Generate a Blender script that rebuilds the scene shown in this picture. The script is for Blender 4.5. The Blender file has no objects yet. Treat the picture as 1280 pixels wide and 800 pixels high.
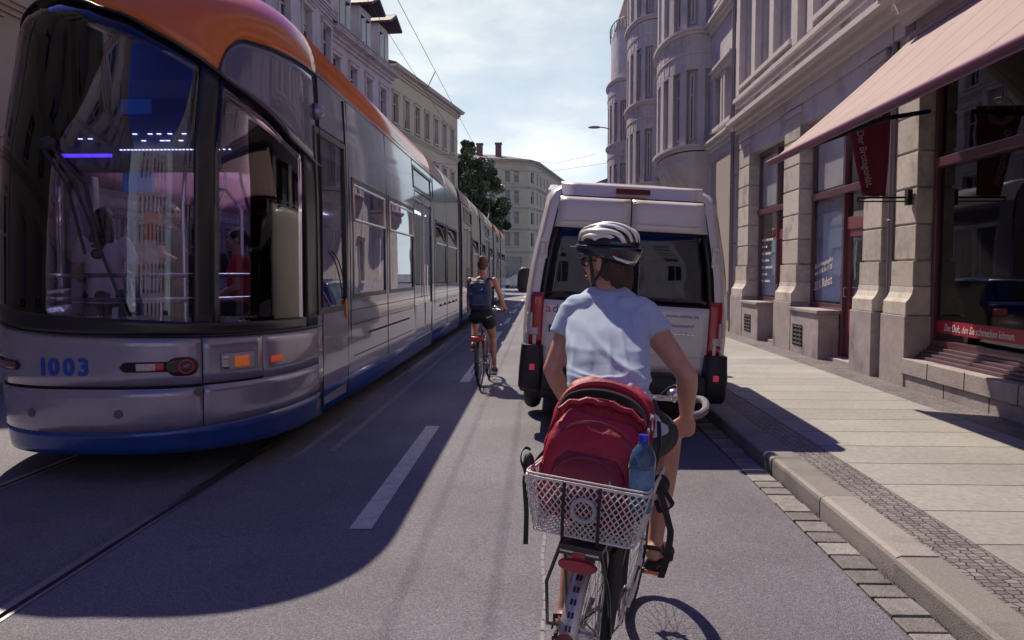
import bpy, bmesh, math, random
from mathutils import Vector, Matrix, noise
V=Vector; PI=math.pi; rad=math.radians
random.seed(7)
S=bpy.context.scene
# ------------------------------------------------------------------ camera
CAMZ=1.6; FPX=995.0; YAW=rad(2.13); PITCH=rad(-3.39)
cd=bpy.data.cameras.new('camera'); cam=bpy.data.objects.new('camera',cd); S.collection.objects.link(cam)
cam.location=(0,0,CAMZ); cam.rotation_euler=(PI/2+PITCH,0,YAW)
cd.sensor_width=36; cd.lens=FPX/1280*36; cd.clip_start=.05; cd.clip_end=2000
S.camera=cam
RC=cam.rotation_euler.to_matrix()
def P(px,py,Y):
    d=RC@V(((px-640)/FPX,-(py-400)/FPX,-1)); t=Y/d.y
    return V((0,0,CAMZ))+d*t
# ------------------------------------------------------------------ sky and sun
SUN_EL=rad(51); SUN_AZ=rad(26)      # azimuth measured from +Y towards -X
W=bpy.data.worlds.new('World'); S.world=W; W.use_nodes=True
nt=W.node_tree; N=nt.nodes; L=nt.links; N.clear()
out=N.new('ShaderNodeOutputWorld'); bg=N.new('ShaderNodeBackground'); bg2=N.new('ShaderNodeBackground'); mx=N.new('ShaderNodeMixShader')
sky=N.new('ShaderNodeTexSky'); sky.sky_type='NISHITA'; sky.sun_disc=False
sky.sun_elevation=SUN_EL; sky.sun_rotation=-SUN_AZ
tint=N.new('ShaderNodeMix'); tint.data_type='RGBA'; tint.blend_type='MULTIPLY'; tint.inputs[0].default_value=1
L.new(sky.outputs[0],tint.inputs[6]); tint.inputs[7].default_value=(.29,.34,1.08,1)
L.new(tint.outputs[2],bg.inputs[0]); bg.inputs[1].default_value=.095
tc=N.new('ShaderNodeTexCoord'); sp=N.new('ShaderNodeSeparateXYZ'); L.new(tc.outputs['Generated'],sp.inputs[0])
mp=N.new('ShaderNodeMapping'); mp.inputs['Scale'].default_value=(1,1,2.6); L.new(tc.outputs['Generated'],mp.inputs[0])
nz=N.new('ShaderNodeTexNoise'); nz.inputs['Scale'].default_value=3.6; nz.inputs['Detail'].default_value=9; nz.inputs['Roughness'].default_value=.55; L.new(mp.outputs[0],nz.inputs[0])
cr=N.new('ShaderNodeValToRGB'); cr.color_ramp.elements[0].position=.36; cr.color_ramp.elements[0].color=(.47,.58,.70,1)
cr.color_ramp.elements[1].position=.68; cr.color_ramp.elements[1].color=(.88,.93,.90,1)
e=cr.color_ramp.elements.new(.52); e.color=(.62,.70,.76,1)
L.new(nz.outputs[0],cr.inputs[0]); L.new(cr.outputs[0],bg2.inputs[0]); hz=N.new('ShaderNodeMapRange'); hz.inputs[1].default_value=0; hz.inputs[2].default_value=.34; hz.inputs[3].default_value=1.28; hz.inputs[4].default_value=.96; L.new(sp.outputs[2],hz.inputs[0]); L.new(hz.outputs[0],bg2.inputs[1])
mr=N.new('ShaderNodeMapRange'); mr.interpolation_type='SMOOTHSTEP'
mr.inputs[1].default_value=.36; mr.inputs[2].default_value=.52; mr.inputs[3].default_value=.96; mr.inputs[4].default_value=.0
L.new(sp.outputs[2],mr.inputs[0]); L.new(mr.outputs[0],mx.inputs[0]); L.new(bg.outputs[0],mx.inputs[1]); L.new(bg2.outputs[0],mx.inputs[2]); L.new(mx.outputs[0],out.inputs[0])
sd=bpy.data.lights.new('sun','SUN'); sd.energy=5.0; sd.angle=rad(.53); sd.color=(1,.87,.64)
so=bpy.data.objects.new('sun',sd); S.collection.objects.link(so)
sdir=V((-math.sin(SUN_AZ)*math.cos(SUN_EL),math.cos(SUN_AZ)*math.cos(SUN_EL),math.sin(SUN_EL)))
so.rotation_euler=sdir.to_track_quat('Z','Y').to_euler(); so.location=(0,0,40)
S.view_settings.view_transform='Standard'; S.view_settings.look='None'; S.view_settings.exposure=.17; S.view_settings.gamma=1
S.render.engine='CYCLES'
try:
    S.cycles.max_bounces=8; S.cycles.transparent_max_bounces=16; S.cycles.glossy_bounces=4; S.cycles.diffuse_bounces=3
except Exception: pass
# ------------------------------------------------------------------ materials
def mat(name,col,rough=.6,metal=0,var=.12,vs=6.0,bump=0,bs=60,coat=0,spec=.5,emit=None,dirt=None,coord='Object',isl=0):
    m=bpy.data.materials.new(name); m.use_nodes=True; n=m.node_tree.nodes; l=m.node_tree.links
    b=n['Principled BSDF']; b.inputs['Roughness'].default_value=rough; b.inputs['Metallic'].default_value=metal
    b.inputs['Coat Weight'].default_value=coat; b.inputs['Coat Roughness'].default_value=.04; b.inputs['Specular IOR Level'].default_value=spec
    c=n.new('ShaderNodeTexCoord')
    if var>0:
        t=n.new('ShaderNodeTexNoise'); t.inputs['Scale'].default_value=vs; t.inputs['Detail'].default_value=6; t.inputs['Roughness'].default_value=.65
        l.new(c.outputs[coord],t.inputs[0])
        r=n.new('ShaderNodeMapRange'); r.inputs[1].default_value=.25; r.inputs[2].default_value=.75; r.inputs[3].default_value=1-var; r.inputs[4].default_value=1+var
        l.new(t.outputs[0],r.inputs[0])
        k=n.new('ShaderNodeMix'); k.data_type='RGBA'; k.blend_type='MULTIPLY'; k.inputs[0].default_value=1
        k.inputs[6].default_value=(*col,1); l.new(r.outputs[0],k.inputs[7]); src=k.outputs[2]
        if dirt:
            t2=n.new('ShaderNodeTexNoise'); t2.inputs['Scale'].default_value=dirt[1]; t2.inputs['Detail'].default_value=8; t2.inputs['Roughness'].default_value=.7; l.new(c.outputs[coord],t2.inputs[0])
            r2=n.new('ShaderNodeMapRange'); r2.inputs[1].default_value=.5; r2.inputs[2].default_value=.72; r2.inputs[3].default_value=0; r2.inputs[4].default_value=dirt[2]; l.new(t2.outputs[0],r2.inputs[0])
            k2=n.new('ShaderNodeMix'); k2.data_type='RGBA'; l.new(r2.outputs[0],k2.inputs[0]); l.new(src,k2.inputs[6]); k2.inputs[7].default_value=(*dirt[0],1); src=k2.outputs[2]
        if isl:
            ge=n.new('ShaderNodeNewGeometry'); r4=n.new('ShaderNodeMapRange'); r4.inputs[3].default_value=1-isl; r4.inputs[4].default_value=1+isl*.6; l.new(ge.outputs['Random Per Island'],r4.inputs[0])
            k4=n.new('ShaderNodeMix'); k4.data_type='RGBA'; k4.blend_type='MULTIPLY'; k4.inputs[0].default_value=1; l.new(src,k4.inputs[6]); l.new(r4.outputs[0],k4.inputs[7]); src=k4.outputs[2]
        l.new(src,b.inputs['Base Color'])
    else: b.inputs['Base Color'].default_value=(*col,1)
    if bump:
        t=n.new('ShaderNodeTexNoise'); t.inputs['Scale'].default_value=bs; t.inputs['Detail'].default_value=5; l.new(c.outputs[coord],t.inputs[0])
        bb=n.new('ShaderNodeBump'); bb.inputs['Strength'].default_value=bump; bb.inputs['Distance'].default_value=.01; l.new(t.outputs[0],bb.inputs['Height']); l.new(bb.outputs[0],b.inputs['Normal'])
    if emit: b.inputs['Emission Color'].default_value=(*emit[0],1); b.inputs['Emission Strength'].default_value=emit[1]
    m.diffuse_color=(*col,1)
    return m
def glass(name,tintc,refl=.06,rough=.015,gcol=(1,1,1)):
    m=bpy.data.materials.new(name); m.use_nodes=True; n=m.node_tree.nodes; l=m.node_tree.links; n.clear()
    o=n.new('ShaderNodeOutputMaterial'); x=n.new('ShaderNodeMixShader'); t=n.new('ShaderNodeBsdfTransparent'); g=n.new('ShaderNodeBsdfGlossy')
    t.inputs[0].default_value=(*tintc,1); g.inputs[0].default_value=(*gcol,1); g.inputs['Roughness'].default_value=rough
    f=n.new('ShaderNodeFresnel'); f.inputs[0].default_value=1.5
    a=n.new('ShaderNodeMath'); a.operation='MULTIPLY_ADD'; a.inputs[1].default_value=1.3; a.inputs[2].default_value=refl; a.use_clamp=True
    l.new(f.outputs[0],a.inputs[0]); l.new(a.outputs[0],x.inputs[0]); l.new(t.outputs[0],x.inputs[1]); l.new(g.outputs[0],x.inputs[2]); l.new(x.outputs[0],o.inputs[0])
    c=n.new('ShaderNodeTexCoord'); q=n.new('ShaderNodeTexNoise'); q.inputs['Scale'].default_value=1.3; l.new(c.outputs['Object'],q.inputs[0])
    bb=n.new('ShaderNodeBump'); bb.inputs['Strength'].default_value=.03; bb.inputs['Distance'].default_value=.03; l.new(q.outputs[0],bb.inputs['Height']); l.new(bb.outputs[0],g.inputs['Normal']); l.new(bb.outputs[0],f.inputs['Normal'])
    return m
def brickmat(name,c1,c2,mortar,bw,rh,ms,rough=.7,off=.5,bump=.6,squash=1,rot=0,vs=40):
    m=bpy.data.materials.new(name); m.use_nodes=True; n=m.node_tree.nodes; l=m.node_tree.links; b=n['Principled BSDF']; b.inputs['Roughness'].default_value=rough
    c=n.new('ShaderNodeTexCoord'); mp=n.new('ShaderNodeMapping'); mp.inputs['Rotation'].default_value=(0,0,rot); l.new(c.outputs['Object'],mp.inputs[0])
    wn=n.new('ShaderNodeTexNoise'); wn.inputs['Scale'].default_value=3; l.new(c.outputs['Object'],wn.inputs[0])
    ad=n.new('ShaderNodeVectorMath'); ad.operation='MULTIPLY_ADD'; ad.inputs[1].default_value=(.03*min(1,bw*4),.03*min(1,rh*4),0); l.new(wn.outputs[1],ad.inputs[0]); l.new(mp.outputs[0],ad.inputs[2])
    t=n.new('ShaderNodeTexBrick'); t.inputs['Color1'].default_value=(*c1,1); t.inputs['Color2'].default_value=(*c2,1); t.inputs['Mortar'].default_value=(*mortar,1)
    t.inputs['Scale'].default_value=1; t.inputs['Mortar Size'].default_value=ms; t.inputs['Mortar Smooth'].default_value=.3; t.inputs['Bias'].default_value=0; t.inputs['Brick Width'].default_value=bw; t.inputs['Row Height'].default_value=rh; t.offset=off
    l.new(ad.outputs[0],t.inputs[0])
    g=n.new('ShaderNodeTexNoise'); g.inputs['Scale'].default_value=vs; g.inputs['Detail'].default_value=7; g.inputs['Roughness'].default_value=.7; l.new(c.outputs['Object'],g.inputs[0])
    r=n.new('ShaderNodeMapRange'); r.inputs[1].default_value=.3; r.inputs[2].default_value=.7; r.inputs[3].default_value=.78; r.inputs[4].default_value=1.18; l.new(g.outputs[0],r.inputs[0])
    g3=n.new('ShaderNodeTexNoise'); g3.inputs['Scale'].default_value=.9; g3.inputs['Detail'].default_value=4; l.new(c.outputs['Object'],g3.inputs[0])
    r3=n.new('ShaderNodeMapRange'); r3.inputs[1].default_value=.3; r3.inputs[2].default_value=.7; r3.inputs[3].default_value=.85; r3.inputs[4].default_value=1.12; l.new(g3.outputs[0],r3.inputs[0])
    mm=n.new('ShaderNodeMath'); mm.operation='MULTIPLY'; l.new(r.outputs[0],mm.inputs[0]); l.new(r3.outputs[0],mm.inputs[1])
    k=n.new('ShaderNodeMix'); k.data_type='RGBA'; k.blend_type='MULTIPLY'; k.inputs[0].default_value=1; l.new(t.outputs[0],k.inputs[6]); l.new(mm.outputs[0],k.inputs[7]); l.new(k.outputs[2],b.inputs['Base Color'])
    s=n.new('ShaderNodeMath'); s.operation='MULTIPLY_ADD'; s.inputs[1].default_value=-1; l.new(t.outputs['Fac'],s.inputs[0])
    s2=n.new('ShaderNodeMath'); s2.operation='MULTIPLY'; s2.inputs[1].default_value=.25; l.new(g.outputs[0],s2.inputs[0]); l.new(s2.outputs[0],s.inputs[2])
    bb=n.new('ShaderNodeBump'); bb.inputs['Strength'].default_value=bump; bb.inputs['Distance'].default_value=.012; l.new(s.outputs[0],bb.inputs['Height']); l.new(bb.outputs[0],b.inputs['Normal'])
    return m
def cobblemat():
    m=bpy.data.materials.new('mosaic_cobbles'); m.use_nodes=True; n=m.node_tree.nodes; l=m.node_tree.links; b=n['Principled BSDF']; b.inputs['Roughness'].default_value=.6
    c=n.new('ShaderNodeTexCoord'); mp=n.new('ShaderNodeMapping'); mp.inputs['Scale'].default_value=(1,1.3,1); l.new(c.outputs['Object'],mp.inputs[0])
    v=n.new('ShaderNodeTexVoronoi'); v.feature='DISTANCE_TO_EDGE'; v.inputs['Scale'].default_value=17; v.inputs['Randomness'].default_value=.42; l.new(mp.outputs[0],v.inputs[0])
    v2=n.new('ShaderNodeTexVoronoi'); v2.inputs['Scale'].default_value=17; v2.inputs['Randomness'].default_value=.42; l.new(mp.outputs[0],v2.inputs[0])
    sep=n.new('ShaderNodeSeparateColor'); l.new(v2.outputs['Color'],sep.inputs[0])
    r=n.new('ShaderNodeValToRGB'); r.color_ramp.elements[0].color=(.14,.125,.15,1); r.color_ramp.elements[1].color=(.25,.225,.245,1); l.new(sep.outputs[0],r.inputs[0])
    e=n.new('ShaderNodeMapRange'); e.inputs[1].default_value=.02; e.inputs[2].default_value=.10; e.inputs[3].default_value=.30; e.inputs[4].default_value=1; l.new(v.outputs[0],e.inputs[0])
    g=n.new('ShaderNodeTexNoise'); g.inputs['Scale'].default_value=1.5; g.inputs['Detail'].default_value=6; l.new(c.outputs['Object'],g.inputs[0])
    mr=n.new('ShaderNodeMapRange'); mr.inputs[1].default_value=.3; mr.inputs[2].default_value=.7; mr.inputs[3].default_value=.75; mr.inputs[4].default_value=1.15; l.new(g.outputs[0],mr.inputs[0])
    mm=n.new('ShaderNodeMath'); mm.operation='MULTIPLY'; l.new(e.outputs[0],mm.inputs[0]); l.new(mr.outputs[0],mm.inputs[1])
    k=n.new('ShaderNodeMix'); k.data_type='RGBA'; k.blend_type='MULTIPLY'; k.inputs[0].default_value=1; l.new(r.outputs[0],k.inputs[6]); l.new(mm.outputs[0],k.inputs[7]); l.new(k.outputs[2],b.inputs['Base Color'])
    bb=n.new('ShaderNodeBump'); bb.inputs['Strength'].default_value=.9; bb.inputs['Distance'].default_value=.012; l.new(e.outputs[0],bb.inputs['Height']); l.new(bb.outputs[0],b.inputs['Normal'])
    return m
def asphaltmat():
    m=bpy.data.materials.new('asphalt'); m.use_nodes=True; n=m.node_tree.nodes; l=m.node_tree.links; b=n['Principled BSDF']; b.inputs['Roughness'].default_value=.72
    c=n.new('ShaderNodeTexCoord')
    v=n.new('ShaderNodeTexVoronoi'); v.inputs['Scale'].default_value=170; l.new(c.outputs['Object'],v.inputs[0])
    sep=n.new('ShaderNodeSeparateColor'); l.new(v.outputs['Color'],sep.inputs[0])
    r=n.new('ShaderNodeValToRGB'); r.color_ramp.elements[0].color=(.088,.086,.135,1); r.color_ramp.elements[1].color=(.255,.24,.30,1); r.color_ramp.elements[1].position=1
    e=r.color_ramp.elements.new(.6); e.color=(.155,.148,.20,1); l.new(sep.outputs[0],r.inputs[0])
    g=n.new('ShaderNodeTexNoise'); g.inputs['Scale'].default_value=.55; g.inputs['Detail'].default_value=8; g.inputs['Roughness'].default_value=.6; l.new(c.outputs['Object'],g.inputs[0])
    mr=n.new('ShaderNodeMapRange'); mr.inputs[1].default_value=.3; mr.inputs[2].default_value=.7; mr.inputs[3].default_value=.70; mr.inputs[4].default_value=1.2; l.new(g.outputs[0],mr.inputs[0])
    # longitudinal wear streaks
    mp=n.new('ShaderNodeMapping'); mp.inputs['Scale'].default_value=(2.2,.05,1); l.new(c.outputs['Object'],mp.inputs[0])
    g2=n.new('ShaderNodeTexNoise'); g2.inputs['Scale'].default_value=1; g2.inputs['Detail'].default_value=3; l.new(mp.outputs[0],g2.inputs[0])
    mr2=n.new('ShaderNodeMapRange'); mr2.inputs[1].default_value=.3; mr2.inputs[2].default_value=.7; mr2.inputs[3].default_value=.95; mr2.inputs[4].default_value=1.04; l.new(g2.outputs[0],mr2.inputs[0])
    # hairline cracks
    v2=n.new('ShaderNodeTexVoronoi'); v2.feature='DISTANCE_TO_EDGE'; v2.inputs['Scale'].default_value=.45
    wn=n.new('ShaderNodeTexNoise'); wn.inputs['Scale'].default_value=2.5; wn.inputs['Detail'].default_value=6; l.new(c.outputs['Object'],wn.inputs[0])
    ad=n.new('ShaderNodeVectorMath'); ad.operation='MULTIPLY_ADD'; ad.inputs[1].default_value=(.6,.6,0); l.new(wn.outputs[1],ad.inputs[0]); l.new(c.outputs['Object'],ad.inputs[2]); l.new(ad.outputs[0],v2.inputs[0])
    cr=n.new('ShaderNodeMapRange'); cr.inputs[1].default_value=0; cr.inputs[2].default_value=.004; cr.inputs[3].default_value=.85; cr.inputs[4].default_value=1; l.new(v2.outputs[0],cr.inputs[0])
    sn=n.new('ShaderNodeTexNoise'); sn.inputs['Scale'].default_value=3.2; sn.inputs['Detail'].default_value=4; l.new(c.outputs['Object'],sn.inputs[0])
    sr=n.new('ShaderNodeMapRange'); sr.inputs[1].default_value=.66; sr.inputs[2].default_value=.74; sr.inputs[3].default_value=1; sr.inputs[4].default_value=.84; l.new(sn.outputs[0],sr.inputs[0])
    sm_=n.new('ShaderNodeMath'); sm_.operation='MULTIPLY'; l.new(sr.outputs[0],sm_.inputs[0]); l.new(cr.outputs[0],sm_.inputs[1]); cr=sm_
    m1=n.new('ShaderNodeMath'); m1.operation='MULTIPLY'; l.new(mr.outputs[0],m1.inputs[0]); l.new(mr2.outputs[0],m1.inputs[1])
    m2=n.new('ShaderNodeMath'); m2.operation='MULTIPLY'; l.new(m1.outputs[0],m2.inputs[0]); l.new(cr.outputs[0],m2.inputs[1])
    k=n.new('ShaderNodeMix'); k.data_type='RGBA'; k.blend_type='MULTIPLY'; k.inputs[0].default_value=1; l.new(r.outputs[0],k.inputs[6]); l.new(m2.outputs[0],k.inputs[7]); l.new(k.outputs[2],b.inputs['Base Color'])
    bb=n.new('ShaderNodeBump'); bb.inputs['Strength'].default_value=.9; bb.inputs['Distance'].default_value=.005; l.new(v.outputs['Distance'],bb.inputs['Height']); l.new(bb.outputs[0],b.inputs['Normal'])
    return m
def stripemat(name,c1,c2,scale,axis=1,rough=.8,c3=None):
    m=bpy.data.materials.new(name); m.use_nodes=True; n=m.node_tree.nodes; l=m.node_tree.links; b=n['Principled BSDF']; b.inputs['Roughness'].default_value=rough
    c=n.new('ShaderNodeTexCoord'); s=n.new('ShaderNodeSeparateXYZ'); l.new(c.outputs['Object'],s.inputs[0])
    a=n.new('ShaderNodeMath'); a.operation='MULTIPLY'; a.inputs[1].default_value=scale; l.new(s.outputs[axis],a.inputs[0])
    f=n.new('ShaderNodeMath'); f.operation='FRACT'; l.new(a.outputs[0],f.inputs[0])
    r=n.new('ShaderNodeValToRGB'); r.color_ramp.interpolation='LINEAR'; el=r.color_ramp.elements
    el[0].position=0; el[0].color=(*c1,1); el[1].position=1; el[1].color=(*c1,1)
    for p,cc in ((.44,c1),(.5,c2),(.56,c1)): e=el.new(p); e.color=(*cc,1)
    l.new(f.outputs[0],r.inputs[0])
    g=n.new('ShaderNodeTexNoise'); g.inputs['Scale'].default_value=2; g.inputs['Detail'].default_value=5; l.new(c.outputs['Object'],g.inputs[0])
    mr=n.new('ShaderNodeMapRange'); mr.inputs[3].default_value=.8; mr.inputs[4].default_value=1.15; l.new(g.outputs[0],mr.inputs[0])
    k=n.new('ShaderNodeMix'); k.data_type='RGBA'; k.blend_type='MULTIPLY'; k.inputs[0].default_value=1; l.new(r.outputs[0],k.inputs[6]); l.new(mr.outputs[0],k.inputs[7]); l.new(k.outputs[2],b.inputs['Base Color'])
    return m
# ------------------------------------------------------------------ mesh helpers
class MB:
    def __init__(s): s.v=[]; s.f=[]; s.mi=[]; s.mats=[]; s.cur=0
    def use(s,m):
        if m not in s.mats: s.mats.append(m)
        s.cur=s.mats.index(m); return s
    def add(s,vs,fs):
        k=len(s.v); s.v+= [tuple(v) for v in vs]
        for f in fs: s.f.append(tuple(i+k for i in f)); s.mi.append(s.cur)
        return s
    def box(s,x0,x1,y0,y1,z0,z1):
        v=[(x,y,z) for z in (z0,z1) for y in (y0,y1) for x in (x0,x1)]
        return s.add(v,[(0,2,3,1),(4,5,7,6),(0,1,5,4),(2,6,7,3),(0,4,6,2),(1,3,7,5)])
    def obox(s,c,sz,R=None,taper=1):
        R=R or Matrix.Identity(3); c=V(c); v=[]
        for z in (-.5,.5):
            for y in (-.5,.5):
                for x in (-.5,.5):
                    k=taper if z>0 else 1
                    v.append(c+R@V((x*sz[0]*k,y*sz[1]*k,z*sz[2])))
        return s.add(v,[(0,2,3,1),(4,5,7,6),(0,1,5,4),(2,6,7,3),(0,4,6,2),(1,3,7,5)])
    def quad(s,*p): return s.add(p,[tuple(range(len(p)))])
    def tube(s,pts,r,n=8,caps=True,closed=False,flat=None):
        pts=[V(p) for p in pts]; m=len(pts); rs=r if isinstance(r,(list,tuple)) else [r]*m
        vs=[]; fs=[]; up=None
        for i,p in enumerate(pts):
            a=pts[(i-1)%m] if (i>0 or closed) else p; b=pts[(i+1)%m] if (i<m-1 or closed) else p
            t=(b-a).normalized() if (b-a).length>1e-9 else V((0,0,1))
            if up is None: up=V((0,0,1)) if abs(t.z)<.9 else V((1,0,0))
            s1=t.cross(up)
            if s1.length<1e-6: s1=t.cross(V((0,1,.1)))
            s1.normalize(); up=s1.cross(t).normalized()
            for k in range(n):
                an=2*PI*k/n; fx=flat or 1
                vs.append(p+s1*math.cos(an)*rs[i]+up*math.sin(an)*rs[i]*fx)
        for i in range(m if closed else m-1):
            j=(i+1)%m
            for k in range(n): k2=(k+1)%n; fs.append((i*n+k,i*n+k2,j*n+k2,j*n+k))
        if caps and not closed: fs.append(tuple(range(n-1,-1,-1))); fs.append(tuple((m-1)*n+k for k in range(n)))
        # the winding above points outward for s1,up right-handed order
        return s.add(vs,fs)
    def ribbon(s,pts,w,wd,t=.003):
        wd=V(wd).normalized()*w/2; pts=[V(p) for p in pts]; vs=[]; fs=[]
        for i,p in enumerate(pts):
            a=pts[max(0,i-1)]; b=pts[min(len(pts)-1,i+1)]; nn=(b-a).cross(wd)
            nn=nn.normalized()*t/2 if nn.length>1e-9 else V((0,t/2,0))
            vs+= [p-wd-nn,p+wd-nn,p+wd+nn,p-wd+nn]
        for i in range(len(pts)-1):
            for k in range(4): k2=(k+1)%4; fs.append((i*4+k,i*4+k2,i*4+4+k2,i*4+4+k))
        fs.append((3,2,1,0)); e=len(pts)*4-4; fs.append((e,e+1,e+2,e+3))
        return s.add(vs,fs)
    def ring(s,c,ax,R,r,n=48,m=8,a0=0,a1=2*PI,sq=1):
        ax=V(ax).normalized(); u=ax.cross(V((0,0,1)));
        if u.length<.1: u=ax.cross(V((0,1,0)))
        u.normalize(); w=ax.cross(u); c=V(c); full=abs(a1-a0)>6.28
        k=n if full else n+1; vs=[]; fs=[]
        for i in range(k):
            a=a0+(a1-a0)*i/n; d=u*math.cos(a)+w*math.sin(a)
            for j in range(m):
                b=2*PI*j/m; vs.append(c+d*(R+r*math.cos(b))+ax*r*sq*math.sin(b))
        for i in range(n):
            i2=(i+1)%k
            for j in range(m): j2=(j+1)%m; fs.append((i*m+j,i2*m+j,i2*m+j2,i*m+j2))
        if not full: fs.append(tuple(range(m))); fs.append(tuple(n*m+j for j in range(m-1,-1,-1)))
        return s.add(vs,fs)
    def cyl(s,a,b,r,n=12,r2=None): return s.tube([a,b],[r,r if r2 is None else r2],n)
    def ell(s,c,r,R=None,nu=16,nv=10,p=2):
        R=R or Matrix.Identity(3); c=V(c); vs=[]; fs=[]
        sg=lambda x,e: math.copysign(abs(x)**e,x); e=2/p
        for j in range(nv+1):
            b=-PI/2+PI*j/nv
            for i in range(nu):
                a=2*PI*i/nu
                vs.append(c+R@V((r[0]*sg(math.cos(b),e)*sg(math.cos(a),e),r[1]*sg(math.cos(b),e)*sg(math.sin(a),e),r[2]*sg(math.sin(b),e))))
        for j in range(nv):
            for i in range(nu): i2=(i+1)%nu; fs.append((j*nu+i,j*nu+i2,(j+1)*nu+i2,(j+1)*nu+i))
        return s.add(vs,fs)
    def loft(s,secs,n=20,p=2,caps=True):
        # secs: (center, a vec, b vec)
        vs=[]; fs=[]; sg=lambda x,e: math.copysign(abs(x)**e,x); e=2/p
        for c,a,b in secs:
            for k in range(n):
                t=2*PI*k/n; vs.append(V(c)+V(a)*sg(math.cos(t),e)+V(b)*sg(math.sin(t),e))
        for i in range(len(secs)-1):
            for k in range(n): k2=(k+1)%n; fs.append((i*n+k,i*n+k2,(i+1)*n+k2,(i+1)*n+k))
        if caps: fs.append(tuple(range(n-1,-1,-1))); fs.append(tuple((len(secs)-1)*n+k for k in range(n)))
        return s.add(vs,fs)
    def limb(s,pts,rs,n=12):
        for i in range(len(pts)-1): s.tube([pts[i],pts[i+1]],[rs[i],rs[i+1]],n)
        for p,r in zip(pts,rs): s.ell(p,(r,r,r),nu=n,nv=8)
        return s
    def grid(s,fn,nu,nv,flip=False):
        vs=[fn(i/nu,j/nv) for j in range(nv+1) for i in range(nu+1)]; fs=[]
        for j in range(nv):
            for i in range(nu):
                a=j*(nu+1)+i; q=(a,a+1,a+nu+2,a+nu+1); fs.append(q[::-1] if flip else q)
        return s.add(vs,fs)
    def prism(s,poly,h0,h1,ax='z'):
        mp={'z':lambda a,b,h:(a,b,h),'x':lambda a,b,h:(h,a,b),'y':lambda a,b,h:(a,h,b)}[ax]
        n=len(poly); vs=[mp(a,b,h0) for a,b in poly]+[mp(a,b,h1) for a,b in poly]
        fs=[tuple(range(n-1,-1,-1)),tuple(range(n,2*n))]+[(i,(i+1)%n,n+(i+1)%n,n+i) for i in range(n)]
        return s.add(vs,fs)
    def xf(s,M):
        s.v=[tuple(M@V(v)) for v in s.v]; return s
    def build(s,name,m=None,parent=None,smooth=True,bevel=0,thick=0,ang=35,fix=True,sub=0,merge=False):
        me=bpy.data.meshes.new(name); me.from_pydata(s.v,[],s.f)
        if s.mats:
            for x in s.mats: me.materials.append(x)
            me.polygons.foreach_set('material_index',s.mi)
        elif m: me.materials.append(m)
        if fix:
            bm=bmesh.new(); bm.from_mesh(me)
            if merge: bmesh.ops.remove_doubles(bm,verts=bm.verts,dist=.0005)
            bmesh.ops.recalc_face_normals(bm,faces=bm.faces); bm.to_mesh(me); bm.free()
        if smooth:
            me.shade_smooth(); me.set_sharp_from_angle(angle=rad(ang))
        me.update()
        o=bpy.data.objects.new(name,me); S.collection.objects.link(o)
        if parent: o.parent=parent
        if sub: k=o.modifiers.new('sub','SUBSURF'); k.levels=sub; k.render_levels=sub
        if thick: k=o.modifiers.new('thick','SOLIDIFY'); k.thickness=thick; k.offset=-1
        if bevel: k=o.modifiers.new('bev','BEVEL'); k.width=bevel; k.segments=2; k.limit_method='ANGLE'; k.angle_limit=rad(40)
        return o
def fuse(mb,name,m,parent,voxel=.01,it=6,ns=None):
    o=mb.build('tmp',None,None,fix=True,smooth=False)
    k=o.modifiers.new('r','REMESH'); k.mode='VOXEL'; k.voxel_size=voxel
    if it: k=o.modifiers.new('s','SMOOTH'); k.factor=.5; k.iterations=it
    dg=bpy.context.evaluated_depsgraph_get(); dg.update(); me=bpy.data.meshes.new_from_object(o.evaluated_get(dg)); bpy.data.objects.remove(o)
    if ns:
        nn=[v.normal.copy() for v in me.vertices]
        for v,n_ in zip(me.vertices,nn): v.co+=n_*ns(v.co,n_)
    me.materials.clear(); me.materials.append(m); me.shade_smooth(); me.name=name
    r=bpy.data.objects.new(name,me); S.collection.objects.link(r)
    if parent: r.parent=parent
    return r
def tag(o,label=None,cat=None,group=None,kind=None):
    if label: o['label']=label
    if cat: o['category']=cat
    if group: o['group']=group
    if kind: o['kind']=kind
    return o
def thing(name,label,cat,loc=(0,0,0),rz=0,group=None,rot=None):
    o=bpy.data.objects.new(name,None); S.collection.objects.link(o); o.location=loc; o.rotation_euler=rot or (0,0,rz); o.empty_display_size=.1
    return tag(o,label,cat,group)
def text(body,name,m,parent,M,size,ext=.002,align='LEFT',shear=0,space=1,sx=1,fit=None,bold=0):
    c=bpy.data.curves.new('t','FONT'); c.body=body; c.size=size; c.extrude=ext; c.align_x=align; c.shear=shear; c.space_character=space; c.resolution_u=3; c.offset=bold
    o=bpy.data.objects.new('t',c); S.collection.objects.link(o)
    dg=bpy.context.evaluated_depsgraph_get(); dg.update(); me=bpy.data.meshes.new_from_object(o.evaluated_get(dg)); bpy.data.objects.remove(o)
    if fit: sx=fit/max(v.co.x for v in me.vertices)
    me.transform(M@Matrix.Scale(sx,4,(1,0,0))); me.materials.clear(); me.materials.append(m)
    r=bpy.data.objects.new(name,me); S.collection.objects.link(r)
    if parent: r.parent=parent
    return r
def frame4(o,x,y):   # 4x4 matrix with text x direction, y (up) direction
    x=V(x).normalized(); y=V(y); y=(y-x*y.dot(x)).normalized(); z=x.cross(y)
    return Matrix(((x.x,y.x,z.x,o[0]),(x.y,y.y,z.y,o[1]),(x.z,y.z,z.z,o[2]),(0,0,0,1)))
def lerp(a,b,t): return a+(b-a)*t
def interp(tab,x):
    if x<=tab[0][0]: return tab[0][1]
    for (a,va),(b,vb) in zip(tab,tab[1:]):
        if x<=b: return lerp(va,vb,(x-a)/(b-a))
    return tab[-1][1]
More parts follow.
